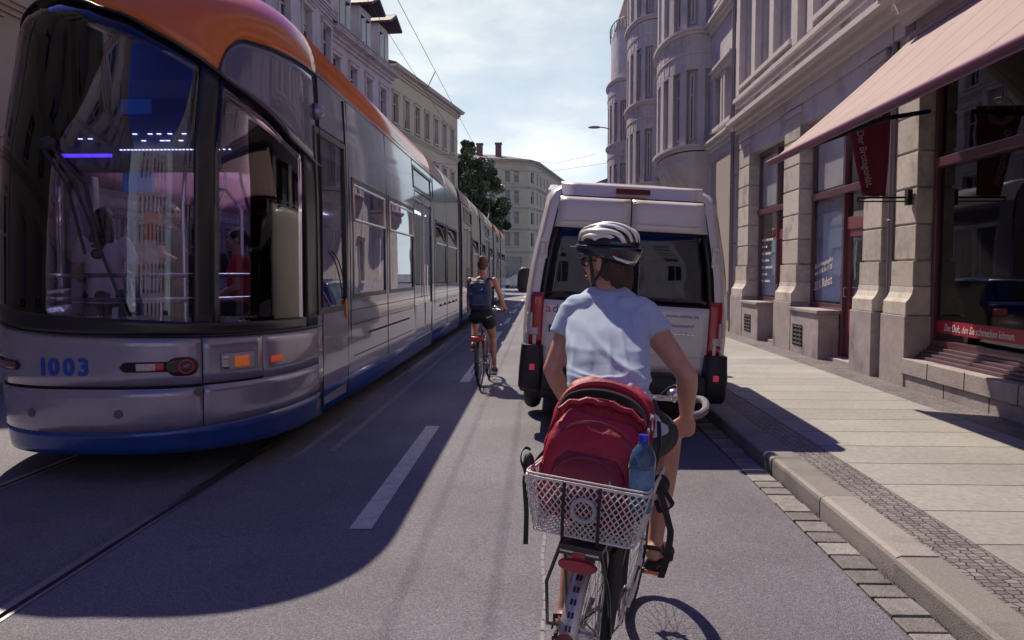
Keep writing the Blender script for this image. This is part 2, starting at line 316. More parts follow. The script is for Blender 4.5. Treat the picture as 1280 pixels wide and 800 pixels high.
def cr3(pts,k=6):
    pts=[V(p) for p in pts]; o=[]
    for i in range(len(pts)-1):
        p0=pts[max(0,i-1)];p1=pts[i];p2=pts[i+1];p3=pts[min(len(pts)-1,i+2)]
        for j in range(k):
            t=j/k; o.append(.5*((2*p1)+(p2-p0)*t+(2*p0-5*p1+4*p2-p3)*t*t+(3*p1-p0-3*p2+p3)*t**3))
    o.append(pts[-1]); return o
def copy_tree(o,parent=None):
    c=o.copy(); S.collection.objects.link(c); c.parent=parent
    for ch in [x for x in list(S.collection.objects) if x.parent==o]: copy_tree(ch,c)
    return c
# ------------------------------------------------------------------ palette
M_asph=asphaltmat()
M_asph2=mat('track_asphalt',(.058,.058,.12),.75,var=.2,vs=30,bump=.5,bs=150,dirt=((.06,.055,.09),1.5,.5))
M_paint=mat('road_paint',(.55,.53,.50),.6,var=.15,vs=12,bump=.3,bs=200,dirt=((.28,.27,.28),7,.75))
M_paint2=mat('worn_road_paint',(.20,.19,.24),.65,var=.2,vs=12,bump=.3,bs=200,dirt=((.13,.12,.15),5,.95))
M_kerb=mat('granite_kerb',(.26,.24,.25),.65,var=.22,vs=60,bump=.4,bs=120,dirt=((.13,.11,.135),2.5,.8),isl=.22)
M_gut=mat('gutter_stone',(.21,.195,.215),.6,var=.25,vs=14,bump=.7,bs=70,dirt=((.08,.07,.09),4,.9),isl=.45)
M_slab=brickmat('pavement_slabs',(.335,.325,.335),(.275,.27,.285),(.07,.055,.07),60,.62,.010,off=0,vs=25,bump=.4)
M_cob=cobblemat()
M_rail=mat('rail_steel',(.50,.47,.52),.38,1,var=.1,bump=.1)
M_dark=mat('black_gap',(.008,.008,.012),.8,var=0)
M_stucco=mat('grey_violet_stucco',(.50,.455,.50),.85,var=.10,vs=3,bump=.35,bs=40,dirt=((.20,.165,.21),.9,.75))
M_sand=mat('sandstone',(.52,.47,.455),.8,var=.16,vs=12,bump=.5,bs=60,dirt=((.20,.16,.18),1.8,.85),isl=.20)
M_plinth=mat('stone_plinth',(.36,.31,.335),.8,var=.2,vs=8,bump=.6,bs=50,dirt=((.12,.095,.12),2,.9))
M_rough=mat('rough_render',(.36,.30,.30),.9,var=.25,vs=25,bump=1,bs=30)
M_cream=mat('cream_stucco',(.50,.42,.32),.85,var=.08,vs=2,bump=.2,bs=30,dirt=((.36,.28,.25),.5,.5))
M_cream2=mat('pale_yellow_stucco',(.47,.42,.32),.85,var=.08,vs=1.5,dirt=((.34,.29,.27),.4,.5))
M_trim=mat('trim_stone',(.54,.49,.52),.8,var=.1,vs=6,bump=.2)
M_trim2=mat('pale_trim',(.47,.41,.35),.8,var=.08,vs=3)
M_lgrey=mat('violet_grey_stucco',(.48,.44,.50),.85,var=.12,vs=2,bump=.3,bs=30,dirt=((.22,.18,.26),.7,.7))
M_roof=mat('roof_slate',(.085,.07,.10),.7,var=.2,vs=8)
M_tile=mat('dark_tiles',(.07,.05,.075),.7,var=.3,vs=20,bump=.5)
M_wfr=mat('window_frame_pale',(.42,.38,.42),.5,var=.05)
M_wfrd=mat('window_frame_wine',(.10,.03,.055),.35,var=.1,vs=20,coat=.4)
M_doorred=mat('wine_red_door',(.20,.045,.07),.35,var=.1,coat=.4)
M_wg=mat('dark_window_glass',(.018,.02,.035),.06,var=.3,vs=.8,spec=.9)
M_curt=mat('curtain',(.40,.36,.42),.9,var=.2,vs=9)
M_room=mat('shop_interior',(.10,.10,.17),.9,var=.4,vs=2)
M_pipe=mat('zinc_pipe',(.20,.18,.23),.45,.6,var=.15,vs=10)
M_awn=stripemat('awning_canvas',(.37,.27,.28),(.20,.14,.165),1.3,1)
M_wine=mat('wine_fabric',(.17,.012,.05),.7,var=.15,vs=9,bump=.1)
M_winebar=mat('wine_metal',(.16,.035,.09),.4,var=.05)
M_wht=mat('white_lettering',(.75,.72,.74),.5,var=0)
M_pink=mat('pale_pink_lettering',(.50,.33,.40),.6,var=0)
M_shopglass=glass('shop_glass',(.80,.84,.95),.12)
M_shopglass2=glass('bakery_glass',(.35,.33,.45),.04)
M_bluesheet=mat('blue_window_film',(.075,.10,.24),.25,var=.35,vs=1.0,coat=1)
M_pale=mat('pale_window_film',(.34,.35,.43),.3,var=.30,vs=1.6,coat=1)
M_red=mat('red_plastic',(.45,.02,.04),.3,var=.05,coat=.5)
# ================================================================== GROUND
def struct(o): return tag(o,kind='structure')
g=MB().box(-400,400,-200,900,-.6,-.03); struct(g.build('ground',M_asph2,smooth=False))
g=MB().quad((-1.95,-40,0),(1.62,-40,0),(1.62,140,0),(-1.95,140,0)); struct(g.build('road',M_asph,smooth=False))
# tram track bed with grooved rails
tb=MB()
for x0,x1 in ((-7.2,-4.14),(-3.96,-2.62),(-2.44,-1.95)): tb.quad((x0,-40,0),(x1,-40,0),(x1,140,0),(x0,140,0))
struct(tb.build('track_bed',M_asph,smooth=False))
for xc in (-4.05,-2.53):
    r=MB(); r.use(M_asph)
    for a,b,z in ((-.09,-.055,-.002),(.055,.09,-.002)): r.box(xc+a,xc+b,-40,140,z-.05,z)
    r.use(M_rail); r.box(xc-.052,xc-.004,-40,140,-.05,.003); r.box(xc+.03,xc+.052,-40,140,-.05,.002)
    r.use(M_dark); r.box(xc-.004,xc+.03,-40,140,-.08,-.035); r.box(xc-.055,xc-.052,-40,140,-.05,-.006); r.box(xc+.052,xc+.055,-40,140,-.05,-.006)
    struct(r.build('rail',smooth=False))
mk=MB()
for k in range(9):
    y0=4.85+6.7*k; mk.quad((-1.20,y0,.004),(-1.06,y0,.004),(-1.06,y0+3.35,.004),(-1.20,y0+3.35,.004))
struct(mk.build('lane_dashes',M_paint,smooth=False))
mk=MB().quad((-1.91,7,.004),(-1.84,7,.004),(-1.84,110,.004),(-1.91,110,.004)); struct(mk.build('lane_line',M_paint2,smooth=False))
mk=MB()   # worn faint stripe and tar seam running down the lane
for k in range(40):
    y=1.6+k*.11; x=.015+.008*math.sin(k*.7)
    mk.quad((x-.008-.004*random.random(),y,.003),(x+.010,y,.003),(x+.010+.004*math.sin(k),y+.12,.003),(x-.009,y+.12,.003))
struct(mk.build('worn_stripe',M_paint2,smooth=False))
# gutter stones: single row of setts
gs=MB(); y=.6; rr=random.Random(3)
gs.box(1.62,1.83,-30,140,-.05,-.025)
while y<60:
    l=.17+.05*rr.random(); x0=1.615+.012*rr.random(); dz=.006*rr.random()
    gs.obox((x0+.10,y+l/2,-.02+dz),(.185,l-.02,.05),Matrix.Rotation((rr.random()-.5)*.06,3,'Z')@Matrix.Rotation((rr.random()-.5)*.05,3,'X')); y+=l
struct(gs.build('gutter_stones',M_gut,smooth=False,bevel=.006))
kb=MB(); y=-3.0; rr=random.Random(5)
while y<100:
    l=1.05+.25*rr.random(); j=.012*(rr.random()-.5); h=.132+.006*rr.random()
    kb.add([(1.83+j,y,-.1),(2.06,y,-.1),(2.06,y+l-.012,-.1),(1.83+j,y+l-.012,-.1),(1.83+j,y,h-.03),(1.865+j,y,h),(2.06,y,h),(2.06,y+l-.012,h),(1.865+j,y+l-.012,h),(1.83+j,y+l-.012,h-.03),(1.838+j,y,h-.01),(1.838+j,y+l-.012,h-.01)],
       [(0,1,6,5,10,4),(3,9,11,8,7,2),(0,4,9,3),(4,10,11,9),(10,5,8,11),(5,6,7,8),(0,3,2,1)]); y+=l
struct(kb.build('kerb',M_kerb,smooth=False,bevel=.004))
sw=MB().box(2.062,2.36,-30,110,-.1,.126); struct(sw.build('kerbside_cobbles',M_cob,smooth=False))
sw=MB().box(2.362,4.24,-30,110,-.1,.130); struct(sw.build('sidewalk',M_slab,smooth=False))
sw=MB().box(4.242,5.6,-30,110,-.1,.126); struct(sw.build('wallside_cobbles',M_cob,smooth=False))
# left pavement beyond the tram
lp=MB().box(-13,-7.5,-30,60,-.1,.13); struct(lp.build('sidewalk_far_side',M_slab,smooth=False))
lp=MB()
y=-10
while y<60: lp.box(-7.49,-7.22,y,y+1.18,-.1,.13); y+=1.2
struct(lp.build('kerb_far_side',M_kerb,smooth=False,bevel=.005))
# bits of weed and grit in the gutter
wd=MB(); rr=random.Random(11)
for k in range(420):
    y=1.9+rr.random()**1.5*7; x=1.80+.03*rr.random(); h=.008+.02*rr.random(); a=rr.random()*6.3; w=.002+.003*rr.random()
    c,s_=math.cos(a),math.sin(a); wd.add([(x-w*c,y-w*s_,-.005),(x+w*c,y+w*s_,-.005),(x+.02*(rr.random()-.6),y+.02*(rr.random()-.5),h)],[(0,1,2)])
tag(wd.build('gutter_weeds',mat('dry_weeds',(.30,.27,.20),.9,var=.5,vs=60),smooth=False,fix=False),kind='stuff')

# ================================================================== FACADES
def facade(par,O,U,Nn,Lh,z0,z1,wins,m,rec=.22,frame=M_wfr,pane=M_wg,trim=None,wallname='wall',mull=True,curt=.35,depth=6,shell=True,roofmat=None,rnd=None):
    """wall sheet with real openings; U along wall, Nn outward normal; wins=(u0,u1,z0,z1)"""
    U=V(U).normalized(); Nn=V(Nn).normalized(); O=V(O); rnd=rnd or random.Random(1)
    pt=lambda u,z,d=0: O+U*u+Nn*d+V((0,0,z))
    us=sorted(set([0,Lh]+[w[0] for w in wins]+[w[1] for w in wins])); zs=sorted(set([z0,z1]+[w[2] for w in wins]+[w[3] for w in wins]))
    b=MB()
    for a,c in zip(us,us[1:]):
        for e,f in zip(zs,zs[1:]):
            mu,mz=(a+c)/2,(e+f)/2
            if any(w[0]<mu<w[1] and w[2]<mz<w[3] for w in wins): continue
            b.quad(pt(a,e),pt(c,e),pt(c,f),pt(a,f))
    for (a,c,e,f) in wins:
        b.quad(pt(a,e),pt(a,f),pt(a,f,-rec),pt(a,e,-rec)); b.quad(pt(c,e),pt(c,e,-rec),pt(c,f,-rec),pt(c,f))
        b.quad(pt(a,f),pt(c,f),pt(c,f,-rec),pt(a,f,-rec)); b.quad(pt(a,e),pt(a,e,-rec),pt(c,e,-rec),pt(c,e))
    if shell:
        D=-depth
        b.quad(pt(0,z0),pt(0,z1),pt(0,z1,D),pt(0,z0,D)); b.quad(pt(Lh,z0),pt(Lh,z0,D),pt(Lh,z1,D),pt(Lh,z1)); b.quad(pt(0,z0,D),pt(0,z1,D),pt(Lh,z1,D),pt(Lh,z0,D)); b.quad(pt(0,z1),pt(Lh,z1),pt(Lh,z1,D),pt(0,z1,D))
    b.build(wallname,m,par,smooth=False,fix=False)
    Rm=Matrix((U,Nn,V((0,0,1)))).transposed()
    for (a,c,e,f) in wins:
        fr=MB(); t=.06; d=-rec+.03; w=c-a
        def bx(u0,u1,v0,v1,dd=0,th=.06): fr.obox(pt((u0+u1)/2,(v0+v1)/2,d+dd),(u1-u0,th,v1-v0),Rm)
        bx(a,c,e,e+t); bx(a,c,f-t,f); bx(a,a+t,e+t,f-t); bx(c-t,c,e+t,f-t)
        if mull:
            if w>.7: bx((a+c)/2-.03,(a+c)/2+.03,e+t,f-t)
            zt=e+(f-e)*.68
            if f-e>1.3: bx(a+t,c-t,zt-.03,zt+.03,.004)
        fo=fr.build('window',frame,par,smooth=False)
        pn=MB(); pn.obox(pt((a+c)/2,(e+f)/2,-rec-.012),(w,.02,f-e),Rm); pn.build('pane',pane,fo,smooth=False)
        if rnd.random()<curt:
            cu=MB(); h=(f-e)*(.3+.6*rnd.random()); cu.obox(pt(a+w*.5,f-h/2-t,-rec+.0035),(w-2*t-.01,.006,h),Rm); cu.build('curtain',M_curt,fo,smooth=False)
    if trim:
        for (a,c,e,f) in wins:
            tr=MB(); q=.13
            def tx(u0,u1,v0,v1,th): tr.obox(pt((u0+u1)/2,(v0+v1)/2,th/2+.002),(u1-u0,th,v1-v0),Rm)
            tx(a-q,a-.003,e,f,.05); tx(c+.003,c+q,e,f,.05); tx(a-q-.05,c+q+.05,f+.003,f+.16,.10); tx(a-q-.09,c+q+.09,f+.163,f+.22,.17); tx(a-q-.05,c+q+.05,e-.11,e-.003,.13)
            tr.build('window_trim',trim,par,smooth=False)
    return pt
def course(par,O,U,Nn,u0,u1,z,prof,m,name='cornice'):
    """moulding: prof = list of (dz0,dz1,proj)"""
    U=V(U).normalized(); Nn=V(Nn).normalized(); Rm=Matrix((U,Nn,V((0,0,1)))).transposed(); b=MB()
    for a,c,p in prof:
        b.obox(V(O)+U*((u0+u1)/2)+Nn*(p/2+.003)+V((0,0,z+(a+c)/2)),(u1-u0,p,c-a),Rm)
    return b.build(name,m,par,smooth=False)
COR=[(-.30,-.18,.10),(-.18,-.02,.18),(-.02,.06,.42),(.06,.16,.50),(.16,.20,.36)]
COR2=[(-.16,-.06,.08),(-.06,.03,.16),(.03,.09,.24)]
UY=(0,1,0); NX=(-1,0,0)
# ---- shop building (two shopfronts W2, W1 between rusticated pilasters) Y 10.95..20.05
XW=4.82
t=thing('shop_building','stone building with two tall shop windows and rusticated sunlit pilasters, next to the awning','building',(XW,11.34,0))
def rusticated(par,y0,y1,xf,ztop,name='pilaster',y0b=None,y1b=None):
    b=MB(); z=1.78; rr=random.Random(int(y0*10))
    while z<ztop-.05:
        h=min(.47,ztop-z); b.box(xf,xf+.5,y0,y1,z,z+h-.028); b.use(M_plinth) if False else None; z+=h
    b.box(xf+.022,xf+.48,y0+.02,y1-.02,1.2,ztop)
    b.build(name,M_sand,par,smooth=False,bevel=.008)
    q=MB(); yb0=y0-.04; yb1=y1+.04
    q.box(xf-.03,xf+.5,yb0+.02,yb1-.02,1.42,1.752)
    # curved base scroll
    pr=[(xf-.03,1.42),(xf-.04,1.34),(xf-.075,1.27),(xf-.12,1.22),(xf-.12,1.05),(xf+.4,1.05),(xf+.4,1.42)]
    q.prism([(a,b_) for a,b_ in pr],yb0,yb1,'y')
    q.build('pilaster_base',M_sand,par,smooth=False,bevel=.006)
    w=MB(); w.box(xf-.14,xf+.4,yb0-.03,yb1+.03,.1,1.045); w.build('pilaster_plinth',M_plinth,par,smooth=False,bevel=.01)
def Lp(par,fn):   # helper: build shop objects in world coordinates under par
    n0=set(S.collection.objects); fn()
    off=Matrix.Translation(-par.location)
    for o in set(S.collection.objects)-n0:
        if o.parent==par and o.type=='MESH': o.data.transform(off)
        elif o.type=='MESH' and o.parent is not None and o.parent.parent==par: o.data.transform(off)
def shopwin(par,y0,y1,xg,zs,ztr,ztop,ydiv,fmat,gmat,door=True,sheets=None):
    """far jamb y1, near y0; shop pane between ydiv..y1, door y0..ydiv"""
    f=MB(); T=.09
    f.box(xg-.05,xg+.07,y1-T,y1,zs,ztop); f.box(xg-.05,xg+.07,y0,y0+T,zs if not door else .16,ztop)
    if ydiv: f.box(xg-.06,xg+.08,ydiv-.05,ydiv+.05,.16 if door else zs,ztop)
    f.box(xg-.05,xg+.07,y0+T,y1-T,ztop-T,ztop); f.box(xg-.10,xg+.07,y0+T,y1-T,ztr-.06,ztr+.06); f.box(xg-.05,xg+.069,(ydiv+.05) if door else y0+T,y1-T,zs,zs+T)
    fo=f.build('shop_window',fmat,par,smooth=False,bevel=.008)
    p=MB(); a=(ydiv+.05) if ydiv else y0+T
    p.box(xg,xg+.012,a,y1-T,zs+T,ztr-.06); p.box(xg,xg+.012,a,y1-T,ztr+.06,ztop-T)
    if ydiv: p.box(xg,xg+.012,y0+T,ydiv-.05,ztr+.06,ztop-T)
    if not door and ydiv: p.box(xg,xg+.012,y0+T,ydiv-.05,zs+T,ztr-.06)
    p.build('pane',gmat,fo,smooth=False)
    if door:
        d=MB(); c,e=y0+T,ydiv-.05
        d.box(xg-.02,xg+.05,c,e,2.32,2.52); d.box(xg,xg+.05,c,c+.12,.2,2.32); d.box(xg,xg+.05,e-.12,e,.2,2.32); d.box(xg,xg+.05,c+.12,e-.12,.2,.98); d.box(xg+.001,xg+.05,c+.12,e-.12,2.2,2.32)
        do=d.build('door',M_doorred,par,smooth=False,bevel=.006)
        MB().box(xg+.02,xg+.03,c+.12,e-.12,.98,2.2).build('door_pane',M_shopglass,do,smooth=False)
        MB().box(xg+.018,xg+.03,c+T,e,2.52,ztr-.06).build('fanlight',M_shopglass,do,smooth=False)
        h=MB(); h.tube([(xg-.01,e-.06,1.2),(xg-.06,e-.06,1.2),(xg-.06,e-.06,1.35),(xg-.01,e-.06,1.35)],.012,8); h.build('door_handle',M_rail,do)
    if sheets:
        for (mm,ya,yb,za,zb) in sheets: MB().box(xg-.005,xg-.002,ya,yb,za,zb).build('window_film',mm,fo,smooth=False)  # opaque coloured sheet laid over the outer face of the pane
def shopA():
    rusticated(t,18.9,19.9,XW,4.75); rusticated(t,15.24,16.2,XW,4.75); rusticated(t,11.55,12.2,XW,4.75)
    xg=5.10
    shopwin(t,16.24,18.86,xg,.97,2.98,4.35,17.4,M_wfrd,M_shopglass,True,[(M_pale,17.55,18.7,3.1,4.2),(M_bluesheet,17.55,18.7,1.1,2.1)])
    shopwin(t,12.24,15.2,xg,.97,2.98,4.35,13.6,M_wfrd,M_shopglass,True,[(M_pale,13.75,15.0,3.1,4.2),(M_bluesheet,13.75,15.05,1.1,2.85)])
    for (a,c,dv) in ((16.24,18.86,17.4),(12.24,15.2,13.6)):
        b=MB()
        b.box(XW-.13,5.04,dv+.06,c-.02,.1,.90)          # plinth under the window
        b.box(XW-.17,5.06,dv+.03,c-.01,.902,.965)
        b.box(XW+.02,5.3,a,dv+.05,.1,.19)               # door step
        b.build('plinth',M_plinth,t,smooth=False,bevel=.01)
    for c in (18.3,14.75):
        gr=MB()
        gr.use(M_dark); gr.box(XW-.136,XW-.132,c-.28,c+.28,.28,.66)
        gr.use(M_pipe)
        for k in range(5): gr.box(XW-.150,XW-.138,c-.27,c+.27,.31+k*.075,.33+k*.075)
        for k in range(3): gr.box(XW-.156,XW-.150,c-.2+k*.2-.008,c-.2+k*.2+.008,.28,.66)
        gr.build('cellar_grille',None,t,smooth=False)
    # jambs, spandrel above windows, side and back shell
    w=MB()
    for (a,c) in ((16.2,18.9),(12.2,15.24)):
        w.box(XW+.04,5.5,a,c,4.36,4.75)
    w.box(XW+.10,12,10.95,20.0,4.75,16.0)
    w.box(5.25,5.5,18.86,20.0,.1,4.75); w.box(5.25,5.5,15.2,16.24,.1,4.75); w.box(5.15,5.5,11.15,12.24,.1,4.75)
    w.box(XW+.08,5.5,19.9,20.02,.1,4.75)
    w.build('wall',M_stucco,t,smooth=False)
    # room inside
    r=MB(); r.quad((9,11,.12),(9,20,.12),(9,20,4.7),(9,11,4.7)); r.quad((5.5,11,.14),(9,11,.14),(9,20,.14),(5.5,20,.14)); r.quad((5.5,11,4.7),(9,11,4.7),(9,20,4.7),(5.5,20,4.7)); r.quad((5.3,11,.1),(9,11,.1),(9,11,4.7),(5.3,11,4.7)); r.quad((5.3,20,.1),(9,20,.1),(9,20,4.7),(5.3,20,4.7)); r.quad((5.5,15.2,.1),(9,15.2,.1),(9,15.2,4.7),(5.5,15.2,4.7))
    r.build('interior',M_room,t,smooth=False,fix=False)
    sh=MB(); rr=random.Random(4)
    for k in range(16):
        y=12.3+rr.random()*6; x=5.8+rr.random()*2.4; h=.5+rr.random()*1.4; sh.box(x,x+.4,y,y+.5,.14,h)
    sh.build('shop_fittings',mat('shop_fittings',(.35,.30,.35),.6,var=.4),t,smooth=False,bevel=.01)
    # film of blue on the lower panes, pale ones above
    # frieze lines
    fr=MB(); fr.box(XW+.002,XW+.1,10.98,19.98,4.76,5.05); fr.build('frieze',M_stucco,t,smooth=False)
    course(t,(XW,0,0),UY,NX,11.0,20.0,5.12,[(-.14,-.05,.06),(-.05,.06,.16),(.06,.14,.30),(.14,.2,.24)],M_trim)
    course(t,(XW,0,0),UY,NX,11.0,20.0,5.75,[(-.14,-.02,.06),(-.02,.07,.14)],M_trim,'string_course')
t_fn=shopA; Lp(t,shopA)
# upper storeys of shop building
def upperA():
    pan=[(.2,1.5),(2.0,2.75),(3.05,3.8)]
    wins=[]
    for u in (1.05,2.35,4.75,6.15,7.55): wins+= [(u,u+.85,6.05,8.45),(u,u+.85,9.7,11.9),(u,u+.85,13,14.9)]
    facade(t,(XW+.03,10.95,0),UY,NX,9.05,5.32,16,wins,M_stucco,rec=.30,shell=False,curt=.5,rnd=random.Random(2))
    p=MB()
    for u in (.05,.62,2.0,3.35,4.2,5.75,7.15,8.55): p.box(XW-.12,XW+.03,10.95+u,10.95+u+.32,5.85,8.75)
    p.build('pilaster',M_trim,t,smooth=False,bevel=.01)
    q=MB()
    for u0,u1 in ((.95,3.3),(4.6,8.5)): q.box(XW-.15,XW+.03,10.95+u0,10.95+u1,5.93,6.03); 
    for u in (1.05,2.35,4.75,6.15,7.55): q.box(XW-.02,XW+.03,10.95+u,10.95+u+.85,5.38,5.7)
    q.build('sill',M_trim,t,smooth=False,bevel=.008)
    for z in (8.9,12.4,15.8): course(t,(XW,0,0),UY,NX,10.98,20,z,COR,M_trim)
Lp(t,upperA)
# writing on the shop windows
GW=V((0,-1,0))     # text runs towards the camera when read from the street
def wtext(body,name,par,m,y,z,x,size,slope=0,**k):
    return text(body,name,m,par,frame4(V((x,y,z))-par.location,(0,-1,slope),(0,0,1)),size,.001,**k)
x=5.090
wtext('Ihr Eröffnungsangebot','window_lettering',t,M_wht,15.06,1.67,x,.12,.16,shear=.3,fit=.92)
wtext('vom 10.08. bis 31.08.','window_lettering',t,M_wht,15.08,1.54,x,.12,.16,shear=.3,fit=.92)
wtext('20 % Rabatt','window_lettering',t,M_wht,15.10,1.27,x,.22,.16,shear=.3,fit=.95)
bl=MB(); rr=random.Random(9)
for k in range(7):
    z=2.32-k*.155; y=18.65; n=rr.randint(3,6) if k else 7
    for j in range(n):
        l=.05+.10*rr.random(); bl.box(x-.001,x+.001,y-l,y,z,z+.05); y-=l+.03
        if y<17.6: break
bl.xf(Matrix.Translation(-t.location)); bl.build('list_lettering',M_wht,t,smooth=False)
# downpipe between the two buildings and one at the far end
def downpipe(label,x,y,ztop,elbow=False):
    b=thing('downpipe',label,'downpipe',(x,y,.13))
    p=MB(); p.tube([(0,0,1.0),(0,0,ztop)],.045,10); o=p.build('pipe',M_pipe,b)
    c=MB(); c.cyl((0,0,.28),(0,0,1.02),.075,14); c.cyl((0,0,.95),(0,0,1.0),.082,14); c.build('standpipe',mat('pipe_sleeve',(.25,.22,.26),.6,var=.2),b)
    k=MB(); k.cyl((0,0,0),(0,0,.29),.035,10); k.build('drain_foot',M_pipe,b)
    for z in (2.2,3.9): r=MB(); r.ring((0,0,z),(0,0,1),.05,.012,16,6); r.box(.04,.2,-.015,.015,z-.012,z+.012); r.build('bracket',M_pipe,b)
    return b
downpipe('zinc downpipe in the recess between the awning and the red door shop',4.86,11.33,7.8)
downpipe('thin grey downpipe at the far end of the rusticated shop building',4.72,20.15,14)
# ---- bakery building Y -12 .. 10.9
t2=thing('bakery_building','stone bakery building with large dark display window under a pink striped awning','building',(XW,10.9,0))
def bakery():
    rusticated(t2,10.5,11.1,XW,4.75); rusticated(t2,6.1,7.0,XW,4.75); rusticated(t2,1.6,2.5,XW,4.75)
    for a,c in ((7.02,10.47),(2.52,6.06)):
        shopwin(t2,a,c,5.06,.66,2.98,4.35,(a+c)/2-.9,M_wfrd,M_shopglass2,False)
        b=MB(); 
        b.box(XW-.12,5.2,a,c,.1,.29); b.box(XW-.15,5.2,a,c,.293,.50)
        b.build('plinth',M_plinth,t2,smooth=False,bevel=.012)
        jl=MB()
        for y in (a+.9,a+1.9,a+2.75): jl.box(XW-.153,XW-.1,y,y+.012,.293,.499)
        for y in (a+.45,a+1.45,a+2.4): jl.box(XW-.123,XW-.1,y,y+.012,.1,.29)
        jl.build('stone_joint',M_dark,t2,smooth=False)
        l=MB()
        for k in range(4): l.box(XW+.0+k*.05,5.02,a+.05,c-.05,.502+k*.040,.541+k*.040)
        l.build('sill_mouldings',mat('wine_sill',(.12,.065,.095),.45,var=.1),t2,smooth=False,bevel=.006)
        w=MB(); w.box(XW+.04,5.5,a,c,4.36,4.75); w.build('lintel',M_stucco,t2,smooth=False)
    w=MB(); w.box(XW+.10,12,-14,10.88,4.75,16); w.box(5.25,5.5,10.47,11.1,.1,4.75); w.box(5.25,5.5,6.0,7.05,.1,4.75); w.box(XW,5.5,-14,1.6,.1,4.75)
    w.build('wall',M_stucco,t2,smooth=False)
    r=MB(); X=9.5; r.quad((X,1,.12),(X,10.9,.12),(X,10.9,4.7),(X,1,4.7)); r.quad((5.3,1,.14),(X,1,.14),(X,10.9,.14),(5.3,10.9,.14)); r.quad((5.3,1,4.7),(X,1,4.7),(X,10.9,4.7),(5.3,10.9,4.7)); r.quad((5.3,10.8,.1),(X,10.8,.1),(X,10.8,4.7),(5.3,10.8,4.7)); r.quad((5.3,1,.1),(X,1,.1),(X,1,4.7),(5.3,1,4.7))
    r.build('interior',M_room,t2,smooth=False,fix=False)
    wins=[]
    for u in (1.2,2.9,4.6,6.3,8.0): wins+=[(u,u+1.0,6.0,8.4),(u,u+1.0,9.6,11.9)]
    facade(t2,(XW+.03,2.0,0),UY,NX,8.85,4.9,16,wins,M_stucco,rec=.28,shell=False,curt=.4,rnd=random.Random(8))
    for z in (5.15,8.9,12.4): course(t2,(XW,0,0),UY,NX,-5,10.88,z,COR,M_trim)
    # red band across the window
    b=MB(); b.box(5.052,5.054,7.1,10.36,.84,1.00); b.build('window_band',mat('crimson_film',(.32,.01,.05),.5,var=.1),t2,smooth=False)
Lp(t2,bakery)
wtext('Der Duft, den Sie schmecken können.','window_lettering',t2,M_wht,10.16,.875,5.049,.125,0,shear=.25,fit=1.50)
# awning (part of the bakery)
AW0,AW1=1.2,10.72
def awn(u,v):
    y=lerp(AW0,AW1,u); sag=-.035*math.sin(PI*v)-.012*abs(math.sin(u*PI*14))*math.sin(PI*v)
    return (lerp(4.78,3.02,v),y,lerp(4.62,3.07,v)+sag)
b=MB().grid(awn,112,10); b.xf(Matrix.Translation(-t2.location)); b.build('awning',M_awn,t2,thick=.006)
b=MB(); b.cyl((2.99,AW0,3.05),(2.99,AW1+.03,3.05),.035,12); b.box(2.975,2.985,AW0,AW1,2.985,3.04); b.xf(Matrix.Translation(-t2.location)); b.build('awning_front_bar',M_winebar,t2)
b=MB(); 
for y in (10.2,6.2,2.2): b=MB(); b.tube([(4.8,y,3.6),(3.9,y-.9,3.35),(3.04,y-.15,3.06)],.028,8); b.xf(Matrix.Translation(-t2.location)); b.build('awning_arm',M_dark,t2)
b=MB().box(4.76,4.84,AW0,AW1,4.60,4.68); b.xf(Matrix.Translation(-t2.location)); b.build('awning_cassette',M_winebar,t2,bevel=.02)
# ---- hanging banner
bt=thing('banner','wine red tapered cloth banner with slanted pale lettering hanging under the awning','banner',(4.38,10.62,2.60))
# banner plane is perpendicular to the wall, faces -Y
b=MB()
def bnf(u,v):
    xl=lerp(-.62,-.235,1-v) if False else lerp(-.20,-.46,v); xr=lerp(.10,.14,v)
    return (lerp(xl,xr,u),.015*math.sin(v*5+u*2),lerp(0,1.15,v))
b.grid(bnf,8,16); b.build('cloth',M_wine,bt,thick=.006)
b=MB(); b.cyl((-.26,0,-.02),(.40,0,-.02),.014,8); b.box(.36,.42,-.05,.05,-.12,.08); b.cyl((-.26,0,-.02),(-.26,0,-.07),.012,8); b.cyl((-.26,0,-.07),(.38,0,-.07),.010,8); b.build('rod',M_dark,bt)
text('Der Brotagonist.','banner_lettering',M_pink,bt,frame4((-.305,-.02,.83),(.20,0,-.98),(.98,0,.20)),.13,.001,space=1.0,fit=.74,bold=.002)
b=MB(); b.ring((-.16,-.02,1.08),(0,1,0),.17,.010,32,6,0,2*PI); b.ring((-.16,-.02,1.08),(0,1,0),.11,.006,32,6,0,2*PI)
for k in range(9):
    a=PI+PI*(k+.5)/9; b.obox((-.16+.14*math.cos(a),-.02,1.08+.14*math.sin(a)),(.018,.004,.05),Matrix.Rotation(-(a),3,'Y'))
b.build('emblem',M_pink,bt,smooth=False)
# emblem ring on the bakery glass
b=MB()
for k in range(26):
    a=PI*1.05+PI*1.0*k/26*1.0; R_=.26
    b.obox((5.046,8.35+R_*math.cos(a)*1.0,3.42+R_*math.sin(a)),(.003,.02,.06),Matrix.Rotation(a+PI/2,3,'X'))
b.xf(Matrix.Translation(-t2.location)); b.build('window_emblem',M_pink,t2,smooth=False)

